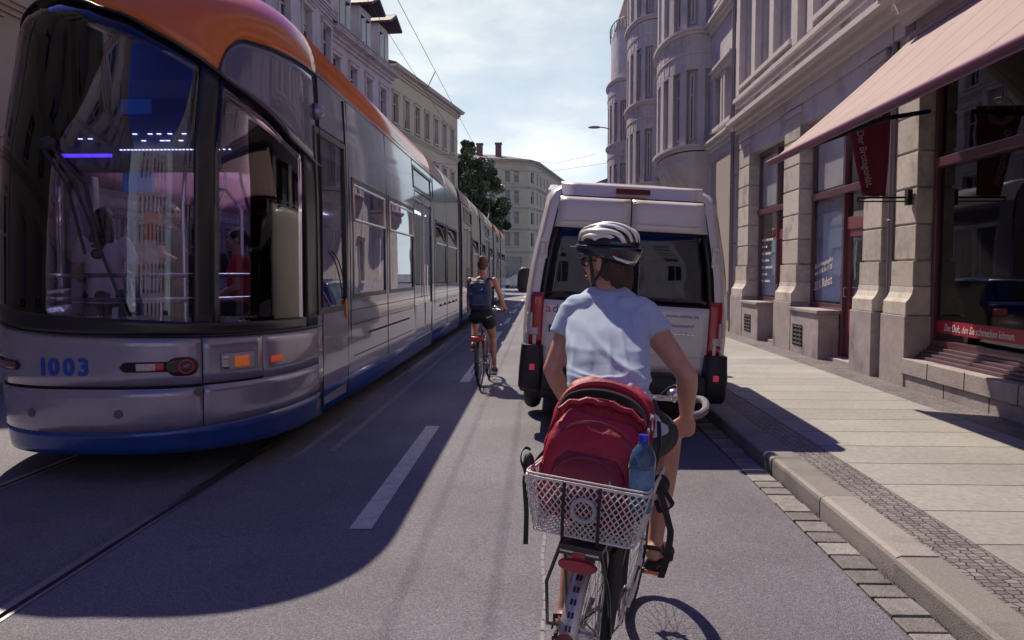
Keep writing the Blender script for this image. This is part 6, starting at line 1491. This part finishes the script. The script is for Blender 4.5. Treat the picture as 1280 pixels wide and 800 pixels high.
b.tube([hq(.03+.010,-.128,-.035),hq(-.010,-.134,-.062),hq(-.05,-.115,-.060),hq(-.085,-.07,-.045)] if False else [hq(-.088,-.050,-.020),hq(-.075,-.088,-.048),hq(-.045,-.118,-.060),hq(-.012,-.130,-.058)],[.003,.010,.012,.004],8,flat=.6); b.build('helmet_trim',M_hw,helmet)
b=MB()
for sx in (-1,1):
    b.ribbon([hq(sx*.094,.035,-.01),q1(sx*.086,.022,-.02),q1(sx*.068,.030,-.075),q1(sx*.030,.045,-.108)],.015,RH@V((0,1,0)),.003); b.ribbon([hq(sx*.094,-.05,-.02),q1(sx*.082,-.020,-.035),q1(sx*.070,.022,-.072)],.012,RH@V((0,1,.6)),.003)
b.build('chin_strap',M_rub,helmet)
g_=MB()
for sx in (-1,1): g_.ell(q1(sx*.033,.094,.008),(.030,.007,.021),RH@Matrix.Rotation(-sx*.25,3,'Z'),p=2.5); g_.tube([q1(sx*.062,.082,.012),q1(sx*.078,.03,.014),q1(sx*.083,-.01,.008)],.003,6)
g_.tube([q1(-.01,.101,.012),q1(.01,.101,.012)],.003,6); g_.build('sunglasses',mat('dark_red_sunglasses',(.10,.01,.02),.12,var=0,coat=1),r1)
face(r1,q1,RH)
# T-shirt
ts=MB()
hem=lerp(pel,wai,.12)+V((0,0,-.02)); upb=V((0,.09,.03))
ts.loft([(hem+V((0.015,0,-.02)),rt*.190,fw*.125),(lerp(pel,wai,.6),sr*.165,V((0,.125,.02))),(wai+V((0,-.004,0)),sr*.150,V((0,.125,.03))),(lerp(wai,che,.5),sr*.157,V((0,.125,.03))),(che,sr*.166,V((0,.128,.04))),(lerp(che,nec,.35),sr*.170,V((0,.118,.04))),(lerp(che,nec,.62),sr*.168,V((0,.098,.035))),(lerp(che,nec,.84),sr*.115,V((0,.080,.03))),(lerp(che,nec,.97),sr*.072,V((0,.066,.02)))],30,2.35)
for sh_,el_,k_ in ((shR,elR,1),(shL,elL,-1)):
    d=(el_-sh_).normalized(); inn=sh_-sr*k_*.05
    ts.limb([inn,sh_+V((0,0,.004)),sh_+d*.05],[.070,.060,.062],16)
    a=d.cross(V((0,1,0))).normalized(); b_=d.cross(a).normalized(); ts.loft([(sh_,a*.070,b_*.068),(sh_+d*.08,a*.068,b_*.066),(sh_+d*.125,a*.069,b_*.067)],20)
def wr(c,n_):
    f=0
    p=c-w1(P(762,460,3.0)) 
    fr_=lambda q_,sh_: max(0,1-abs(noise.noise(q_))*sh_)
    u_=p.x*.78-p.z*.62; v_=p.x*.62+p.z*.78; win=max(0,min(1,(.24-p.z)*6))
    f+=.0085*win*fr_(V((u_*2.2,p.y*3,v_*13+2.1)),3.2)+.006*win*fr_(V((p.x*15,p.y*3,p.z*3.0+7)),3.5)+.007*fr_(V((p.x*4,p.y*4,p.z*20+3)),4)*math.exp(-((p.z+.06)/.09)**2)
    # long folds running from the left shoulder down to the right hip, plus cross folds at the waist
    s1=p.x*5.0-p.z*9.0; f+=-.002+.0*math.sin(s1*3.2+3*noise.noise(c*6))*max(0,min(1,(.22-p.z)*5))
    f+=.003*noise.noise(V((c.x*9,c.y*9,c.z*5)))+.001*noise.noise(V((c.x*24+c.z*14,c.y*14,c.z*20)))
    wz=math.exp(-((p.z+.10)/.07)**2); f+=.004*wz*math.sin(p.z*75+p.x*22+4*noise.noise(c*8))
    return f
shirt=fuse(ts,'t_shirt',mat('pale_blue_jersey',(.42,.52,.72),.85,var=.05,vs=20,bump=.15,bs=250),r1,.006,8,wr)
# shorts
so1=MB()
so1.loft([(pel+V((0,0,.08)),rt*.165,fw*.115),(pel,rt*.185,fw*.135),(pel-V((0,0,.07)),rt*.17,fw*.13)],24,2.4)
for h_,k_ in ((hiR,knR),(hiL,knL)): so1.limb([h_,lerp(h_,k_,.25),lerp(h_,k_,.62)],[.103,.100,.086],16)
fuse(so1,'shorts',mat('navy_shorts',(.022,.022,.05),.85,var=.2,vs=10,bump=.2,bs=150),r1,.009,5,lambda c,n_:.005*noise.noise(c*16))
# sandals
for nm,an_,F_ in (('sandal',anR,FR),('sandal',anL,FL)):
    pf=lambda x,y,z: an_+F_@V((x,y,z)); b=MB()
    b.loft([(pf(0,-.062,-.078),F_@V((.026,0,0)),F_@V((0,0,.013))),(pf(0,0,-.080),F_@V((.036,0,0)),F_@V((0,0,.014))),(pf(.004,.09,-.084),F_@V((.047,0,0)),F_@V((0,0,.012))),(pf(0,.165,-.080),F_@V((.034,0,0)),F_@V((0,0,.010)))],18,2.6)
    for (y,z,w_) in ((-.01,.012,.044),(.055,-.014,.046),(.11,-.035,.047)):
        b.ribbon([pf(w_*math.cos(a)*1.0,y+.02*math.sin(a),-.066+(z+.066)*math.sin(a)) for a in [PI*k/10 for k in range(11)]],.020,F_@V((0,1,0)),.004)
    b.ribbon([pf(.036,.0,-.04),pf(.032,-.045,-.01),pf(0,-.066,-.002),pf(-.032,-.045,-.01),pf(-.036,.0,-.04)],.018,F_@V((0,0,1)),.004)
    b.build(nm,M_rub,r1,ang=50)
# -------- backpack in the basket ------------------------------------
M_bp=mat('crimson_nylon',(.34,.010,.045),.55,var=.10,vs=5,bump=.25,bs=160,dirt=((.28,.01,.04),3,.5))
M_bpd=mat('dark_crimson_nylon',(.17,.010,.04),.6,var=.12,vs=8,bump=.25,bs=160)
bp=thing('backpack','crimson nylon backpack, half unzipped, standing in the white bicycle basket','backpack',b1(-.035,-.09,.80)); bp.scale=(1.05,1.0,1.20); bp.rotation_mode='QUATERNION'
bp.rotation_quaternion=(Matrix.Rotation(HEAD1+rad(4),3,'Z')@Matrix.Rotation(rad(11),3,'Y')@Matrix.Rotation(rad(-14),3,'X')).to_quaternion()
def bag(secs,name,m,par,vox=.006,it=8,nz_=.006,fr=10,p=3.5):
    b=MB(); b.loft([((x,y,z),(w,0,0),(0,d,0)) for x,y,z,w,d in secs],36,p); return fuse(b,name,m,par,vox,it,lambda c,n_: nz_*noise.noise(V((c.x*fr*.6,c.y*fr,c.z*fr*1.4)))+nz_*.35*noise.noise(c*38))
bag([(0,.0,-.02,.130,.075),(0,0,.01,.158,.098),(0,0,.10,.170,.108),(0,.0,.20,.166,.104),(0,.01,.29,.158,.096),(0,.02,.345,.134,.078),(0,.03,.378,.088,.048)],'main_body',M_bp,bp,nz_=.009)
bag([(0,-.105,.02,.125,.030),(0,-.115,.05,.148,.046),(0,-.115,.15,.150,.050),(0,-.108,.225,.138,.042),(0,-.098,.270,.105,.026)],'front_pocket',M_bp,bp,vox=.005,nz_=.006)
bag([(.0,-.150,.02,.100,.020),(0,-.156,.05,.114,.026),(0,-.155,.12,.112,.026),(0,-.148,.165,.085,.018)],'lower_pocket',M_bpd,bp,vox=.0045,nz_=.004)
def arch(w,z0,z1,y,r=.004,n=18): return [(w*math.cos(PI*k/n)*-1 if True else 0,y+.0,z0+(z1-z0)*math.sin(PI*k/n)**.6) for k in range(n+1)]
zp=MB()
zp.tube([(x_*1.0,-.164+abs(x_)*.16,z_) for x_,_,z_ in arch(.140,.07,.250,0)],.005,6); zp.tube([(x_,-.182+abs(x_)*.10,z_) for x_,_,z_ in arch(.104,.05,.155,0)],.004,6)
zp.tube([(x_,-.105+abs(x_)*.25,z_) for x_,_,z_ in arch(.160,.14,.315,0)],.004,6)
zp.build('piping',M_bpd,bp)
# open top: dark crescent mouth with raised lip behind
mo=MB()
def mouth(u,v):
    a=PI*u; x_=-.135*math.cos(a); z_=.262+.085*math.sin(a)**.8-.030*v*math.sin(a)**.5; y_=-.088+.050*math.sin(a)-.012*v; return (x_*1.04,y_-.036,z_)
mo.grid(mouth,24,4); mo.build('open_mouth',mat('bag_lining',(.012,.009,.014),.9,var=.2),bp,thick=.01)
lp_=MB(); lp_.tube([(-.142*math.cos(PI*k/20),-.094+.054*math.sin(PI*k/20),.264+.098*math.sin(PI*k/20)**.8) for k in range(21)],[.006+.009*math.sin(PI*k/20) for k in range(21)],8); lp_.tube([(-.138*math.cos(PI*k/20),-.132+.032*math.sin(PI*k/20),.246+.062*math.sin(PI*k/20)**.8+.004*math.sin(k*1.9)) for k in range(21)],[.005+.004*math.sin(PI*k/20) for k in range(21)],8); lp_.build('top_flap_edge',M_bp,bp)
zz_=MB()
for (x_,y_,z_,dx) in ((.128,-.145,.200,.02),(.115,-.155,.165,.012),(.060,-.172,.118,.03),(.142,-.10,.262,.01),(.145,-.085,.30,.01)):
    zz_.obox((x_,y_,z_),(.012,.010,.018)); zz_.tube([(x_,y_-.004,z_),(x_+dx,y_-.012,z_-.035)],.004,6)
zz_.build('zip_pull',M_steel,bp,bevel=.002)
b=MB(); 
for pts in ([(.066,-.178,.105),(.095,-.175,.07),(.120,-.165,.02),(.135,-.15,-.02)],[(.12,-.160,.19),(.135,-.14,.14),(.15,-.12,.10)]): b.ribbon(cr3(pts,5),.013,(1,0,.4),.003)
b.build('zip_ribbon',M_rub,bp)
b=MB().obox((.0,-.184,.035),(.060,.003,.018)); b.build('woven_label',mat('maroon_label',(.17,.02,.05),.6,var=.3,vs=200),bp)
b=MB(); b.ribbon(cr3([(.165,.02,.30),(.185,-.03,.22),(.18,-.05,.12),(.17,-.02,.02)],6),.045,(0,1,.1),.012); b.ribbon(cr3([(-.16,.03,.16),(-.185,-.02,.10),(-.18,-.04,.02)],6),.03,(0,1,.1),.01); b.build('shoulder_strap',M_rub,bp,ang=60)
# dangling straps (parts of the backpack) given in world coordinates, converted to bag space
MBP=Matrix.LocRotScale(bp.location,bp.rotation_quaternion,bp.scale); MI=MBP.inverted()
def dang(pts,w,wd,t=.003,name='hanging_strap'):
    b=MB().ribbon(cr3([P(*p) for p in pts],6),w,wd,t); b.xf(MI); return b.build(name,M_rub,bp,ang=60)
dang([(818,596,2.60),(826,618,2.56),(836,655,2.56),(838,668,2.56),(833,700,2.58),(826,722,2.62)],.022,(1,-.2,0))
dang([(822,600,2.62),(836,622,2.58),(840,632,2.56),(826,640,2.56),(820,625,2.58)],.016,(1,.3,.3))
dang([(660,590,2.55),(656,600,2.52),(658,640,2.52),(657,680,2.54)],.016,(1,0,0))
dang([(668,585,2.58),(656,586,2.55),(651,572,2.52),(656,560,2.52),(663,562,2.54)],.009,(.3,0,1))
b=MB(); b.ell(P(826,606,2.60),(.030,.03,.035)); b.ell(P(661,582,2.56),(.02,.03,.045)); b.xf(MI); b.build('buckle_bundle',M_rub,bp)
# -------- bottle ----------------------------------------------------
bo=thing('water_bottle','blue tinted plastic water bottle with a blue cap leaning beside the crimson backpack','bottle',P(800,640,2.42)); bo.scale=(.95,.95,.86); bo.rotation_euler=(rad(-4),rad(3),0)
M_pet=mat('blue_pet',(.15,.32,.58),.08,var=0,coat=.5); 
pb=M_pet.node_tree.nodes['Principled BSDF']; pb.inputs['Transmission Weight'].default_value=.72; pb.inputs['IOR'].default_value=1.25
prof=[(0,.0),(.036,.002),(.040,.012),(.041,.05),(.038,.06),(.041,.07),(.038,.10),(.041,.11),(.0405,.15),(.043,.17),(.042,.195),(.034,.22),(.020,.24),(.0135,.248),(.0135,.262)]
b=MB()
def revolve(b,prof,n=28):
    def fn(u,v):
        k=v*(len(prof)-1); i=min(int(k),len(prof)-2); t=k-i; r_=lerp(prof[i][0],prof[i+1][0],t); z=lerp(prof[i][1],prof[i+1][1],t); a=2*PI*u; return (r_*math.cos(a),r_*math.sin(a),z)
    return b.grid(fn,n,len(prof)-1)
revolve(b,prof).build('bottle_body',M_pet,bo,ang=60)
b=MB().cyl((0,0,.252),(0,0,.276),.0165,22); b.ring((0,0,.249),(0,0,1),.015,.0025,20,6); b.build('cap',mat('blue_cap',(.03,.04,.62),.35,var=0),bo,ang=50)
b=MB(); revolve(b,[(.0415,.085),(.0418,.09),(.0418,.15),(.0415,.155)]).build('bottle_label',mat('bottle_label',(.10,.20,.40),.5,var=.5,vs=30),bo)

# -------- rider 2 ----------------------------------------------------
def rider2():
    Y=11.0; L2=V((-.85,11.2,0)); t=thing('person','rider with a hair bun, sleeveless top and dark shorts beside the tram','person',L2)
    w=lambda x,y,z: V((x,y,z))
    f2=V((math.sin(rad(3)),math.cos(rad(3)),0)); r2=V((f2.y,-f2.x,0)); O=V((-.86,11.05,0))-L2
    q=lambda x,y,z: O+r2*x+f2*y+V((0,0,z))
    pe=q(0,.18,1.02); wa=q(0,.20,1.16); ch=q(0,.25,1.36); ne=q(0,.29,1.56); he=q(.01,.31,1.705)
    sL,sR=q(-.175,.27,1.49),q(.175,.27,1.49); wL,wR=q(-.27,.76,1.08),q(.27,.76,1.08)
    eL=chain3(sL,wL,.29,.27,V((-.35,-.2,-1))); eR=chain3(sR,wR,.29,.27,V((.55,-.2,-1)))
    hL,hR=q(-.085,.20,.98),q(.085,.20,.98)
    bbz=.29
    def pd(s,a): return q(s*.145,.44+.17*math.cos(a),bbz+.17*math.sin(a))
    aR=pd(1,rad(-78))+V((.01,-.07,.13)); aL=pd(-1,rad(102))+V((0,-.05,.13))
    kR=chain3(hR,aR,.46,.45,f2); kL=chain3(hL,aL,.46,.45,f2-r2*.12)
    b=MB()
    for s_,e_,w_ in ((sL,eL,wL),(sR,eR,wR)):
        b.limb([s_,lerp(s_,e_,.4),e_,lerp(e_,w_,.3),w_],[.050,.043,.036,.037,.025],12)
    hand(b,wL,f2+V((0,0,-.2)),V((0,0,-1)),r2,1.1); hand(b,wR,f2+V((0,0,-.2)),V((0,0,-1)),-r2,1.1)
    for h_,k_,a_ in ((hR,kR,aR),(hL,kL,aL)):
        b.limb([h_,lerp(h_,k_,.4),k_,lerp(k_,a_,.3),lerp(k_,a_,.85),a_],[.092,.080,.054,.054,.034,.032],14); b.ell(lerp(k_,a_,.28)-f2*.018,(.046,.046,.085)); foot(b,a_,f2+V((0,0,-.15)))
    b.loft([(pe,r2*.165,f2*.12),(wa,r2*.125,f2*.095),(ch,r2*.145,f2*.105),(q(0,.27,1.48),r2*.165,f2*.08),(q(0,.28,1.545),r2*.07,f2*.06)],20,2.3)
    b.tube([ne-V((0,0,.06)),he-V((0,0,.06))],[.055,.048],12)
    qq,R_=headmesh(b,he,f2+V((.05,0,.02)),(0,0,1),.98)
    fuse(b,'body',M_skin2,t,.0085,4)
    face(t,qq,R_,.98)
    h=MB(); h.ell(qq(0,-.02,.035),(.083,.092,.090),R_); h.ell(qq(0,-.075,.100),(.046,.044,.042),R_); h.ell(qq(0,-.06,-.02),(.06,.04,.05),R_); fuse(h,'hair',mat('auburn_hair',(.11,.035,.03),.5,var=.5,vs=40,bump=.6,bs=90),t,.006,2,lambda c,n_:.004*noise.noise(c*60))
    tp=MB(); tp.loft([(q(0,.18,1.05),r2*.150,f2*.115),(wa,r2*.137,f2*.108),(ch,r2*.155,f2*.118),(q(0,.26,1.45),r2*.145,f2*.10),(q(0,.265,1.50),r2*.12,f2*.07)],22,2.3); fuse(tp,'top',mat('dark_top',(.02,.02,.035),.85,var=.1),t,.01,4)
    s=MB(); s.loft([(q(0,.18,1.10),r2*.152,f2*.118),(q(0,.18,1.00),r2*.188,f2*.140),(q(0,.19,.93),r2*.182,f2*.13)],22,2.4)
    for h_,k_ in ((hR,kR),(hL,kL)): s.limb([h_,lerp(h_,k_,.30)],[.108,.100],14)
    so=fuse(s,'shorts',mat('black_running_shorts',(.014,.014,.024),.8,var=.1),t,.009,4)
    b=MB(); b.tube(cr3([q(.085,.03,.985),q(.10,.028,.975),q(.125,.035,.985),q(.165,.06,1.0)],4),[.002]*1+[.0065]*7+[.004]*4+[.001],6); b.build('shorts_emblem',M_wht,so)
    for a_ in (aR,aL):
        b=MB(); d=(f2+V((0,0,-.15))).normalized(); u=V((0,0,1))-d*d.z; u.normalize(); R=Matrix((r2,d,u)).transposed()
        b.loft([(a_+R@V((0,-.055,-.05)),R@V((.036,0,0)),R@V((0,0,.045))),(a_+R@V((0,.0,-.045)),R@V((.043,0,0)),R@V((0,0,.052))),(a_+R@V((0,.10,-.062)),R@V((.047,0,0)),R@V((0,0,.034))),(a_+R@V((0,.175,-.07)),R@V((.034,0,0)),R@V((0,0,.022)))],16,2.3); so_=b.build('shoe',mat('grey_trainer',(.06,.07,.10),.7,var=.2) if 'grey_trainer' not in bpy.data.materials else bpy.data.materials['grey_trainer'],t,sub=1)
        b=MB(); b.loft([(a_+R@V((0,-.06,-.095)),R@V((.038,0,0)),R@V((0,0,.012))),(a_+R@V((0,.06,-.095)),R@V((.046,0,0)),R@V((0,0,.012))),(a_+R@V((0,.185,-.093)),R@V((.034,0,0)),R@V((0,0,.011)))],16,2.6); b.build('sole',M_wht,so_)
    # backpack
    bk=thing('backpack','navy rucksack worn on the back of the farther rider','backpack',L2+q(0,.05,1.10))
    M_nv=mat('navy_nylon',(.018,.035,.11),.45,var=.15,vs=10,bump=.3,bs=60)
    g=MB(); g.loft([((0,0,-.02),(.12,0,0),(0,.055,0)),((0,0,.01),(.155,0,0),(0,.085,0)),((0,0,.20),(.165,0,0),(0,.10,0)),((0,.02,.34),(.155,0,0),(0,.085,0)),((0,.04,.40),(.12,0,0),(0,.05,0))],30,3); fuse(g,'main_body',M_nv,bk,.008,5,lambda c,n_:.008*noise.noise(c*14))
    g=MB(); g.loft([((0,-.085,.02),(.12,0,0),(0,.02,0)),((0,-.09,.06),(.14,0,0),(0,.035,0)),((0,-.09,.20),(.14,0,0),(0,.035,0)),((0,-.08,.235),(.12,0,0),(0,.018,0))],24,3.2); fuse(g,'front_pocket',M_nv,bk,.008,4,lambda c,n_:.004*noise.noise(c*20))
    g=MB()
    for s_ in (-1,1): g.ribbon(cr3([(s_*.10,.04,.39),(s_*.12,.12,.43),(s_*.13,.24,.40),(s_*.15,.27,.25),(s_*.15,.12,.05)],5),.045,(1,0,0),.008); g.ribbon([(s_*.11,.0,.38),(s_*.06,-.09,.30),(s_*.02,-.12,.26)],.015,(1,0,.4),.004)
    g.tube(cr3([(-.04,.06,.40),(0,.07,.44),(.04,.06,.40)],4),.008,6); g.build('strap',M_rub,bk)
    g=MB(); g.box(-.10,.10,-.13,-.124,.06,.065); g.build('reflective_trim',M_pipe,bk)
rider2()
# -------- tram passengers -------------------------------------------
def passenger(label,x,y,face_dir,shirt,hair,sit=False,s=1.0,zf=.36,long_hair=False,arm_up=False,trouser=(.02,.02,.04),skin=None,pony=False):
    L_=V((-3.27+x,5.85+y,0)); t=thing('person',label,'person',L_); f=V(face_dir); f.z=0; f.normalize(); r=V((f.y,-f.x,0))
    q=lambda a,b_,c: r*a*s+f*b_*s+V((0,0,zf+c*s))
    hip=.50 if sit else .93; up=hip
    pe,wa,ch=q(0,0,up),q(0,.02,up+.16),q(0,.03,up+.36); ne=q(0,.03,up+.56); he=q(0,.05,up+.695)
    sL,sR=q(-.185,.02,up+.49),q(.185,.02,up+.49)
    if arm_up: wR=q(.22,.30,up+.85); 
    else: wR=q(.20,.30,up+.12)
    wL=q(-.20,.26,up+.10)
    eL=chain3(sL,wL,.28*s,.26*s,r*-.4-f*.5+V((0,0,-1))); eR=chain3(sR,wR,.28*s,.26*s,r*.6-f*.2+V((0,0,-1)))
    b=MB()
    for s_,e_,w_,sd in ((sL,eL,wL,1),(sR,eR,wR,-1)): b.limb([s_,e_,lerp(e_,w_,.3),w_],[.047,.037,.037,.025],10); hand(b,w_,(w_-e_),V((0,0,-1)) if not arm_up else f,r*sd,.8,s)
    if sit: k1=[(q(-.09,0,up),q(-.11,.43,up+.02),q(-.11,.40,.08)),(q(.09,0,up),q(.11,.43,up+.02),q(.11,.40,.08))]
    else: k1=[(q(-.09,0,up),q(-.10,.03,.50),q(-.10,0,.08)),(q(.09,0,up),q(.10,.03,.50),q(.10,0,.08))]
    for h_,k_,a_ in k1: b.limb([h_,k_,lerp(k_,a_,.3),a_],[.085,.052,.052,.034],10); foot(b,a_,f,s)
    b.loft([(pe,r*.16*s,f*.11*s),(wa,r*.13*s,f*.10*s),(ch,r*.155*s,f*.11*s),(q(0,.02,up+.48),r*.16*s,f*.08*s),(q(0,.02,up+.54),r*.07*s,f*.06*s)],16,2.3)
    b.tube([ne-V((0,0,.06*s)),he-V((0,0,.06*s))],[.052*s,.048*s],10)
    qq,R_=headmesh(b,he,f,(0,0,1),s); fuse(b,'body',skin or M_skin2,t,.011,3); face(t,qq,R_,s)
    h=MB(); h.ell(qq(0,-.018,.038),(.084*s,.094*s,.088*s),R_); h.ell(qq(0,-.055,-.02),(.068*s,.045*s,.06*s),R_)
    if long_hair: h.loft([(qq(0,-.05,.02),R_@V((.085,0,0)),R_@V((0,.05,0))),(qq(0,-.085,-.16),R_@V((.11,0,0)),R_@V((0,.04,0))),(qq(0,-.10,-.34),R_@V((.09,0,0)),R_@V((0,.03,0)))],14)
    if pony: h.limb([qq(0,-.10,.03),qq(0,-.14,-.04),qq(0,-.13,-.16)],[.03,.032,.014])
    fuse(h,'hair',hair,t,.009,2,lambda c,n_:.006*noise.noise(c*35))
    m=mat('passenger_shirt',shirt,.85,var=.1)
    c=MB(); c.loft([(q(0,0,up-.06),r*.175*s,f*.13*s),(wa,r*.15*s,f*.12*s),(ch,r*.172*s,f*.125*s),(q(0,.02,up+.49),r*.165*s,f*.09*s),(q(0,.02,up+.545),r*.075*s,f*.065*s)],18,2.3)
    for s_,e_ in ((sL,eL),(sR,eR)): c.limb([s_,lerp(s_,e_,.55)],[.062*s,.056*s],12)
    fuse(c,'shirt',m,t,.012,3,lambda c_,n_:.006*noise.noise(c_*14))
    d=MB()
    for h_,k_,a_ in k1: d.limb([h_,k_,lerp(k_,a_,.9)],[.10*s,.068*s,.05*s],12)
    d.ell(pe,(.15*s,.13*s,.12*s)); fuse(d,'trousers',mat('passenger_trousers',trouser,.9,var=.1),t,.013,3)
    return t
passenger('long haired passenger in a white top seated at the left of the tram windscreen',-.76,1.35,(-.25,1,0),(.55,.52,.60),M_haird,sit=True,long_hair=True,zf=.88)
passenger('dark haired boy in a black shirt standing behind the tram windscreen',-.68,2.5,(1,-.15,0),(.02,.02,.05),M_haird,s=.90,zf=.75)
passenger('passenger in dark clothes partly hidden behind the black tram window pillar',-.20,2.2,(-.3,1,0),(.03,.03,.06),M_haird,sit=True,zf=.78)
passenger('passenger in a red top seated low behind the tram corner window',.38,1.75,(-1,-.25,0),(.55,.02,.06),M_haird,sit=True,pony=True,s=.95,zf=.78)
passenger('broad passenger in dark clothes standing with the back to the tram corner window',.36,2.65,(.2,1,0),(.03,.025,.06),M_haird,s=.98,zf=.75)
passenger('passenger in a mauve shirt standing deep inside the tram',-.55,5.2,(1,.2,0),(.18,.10,.20),M_haird,arm_up=True)
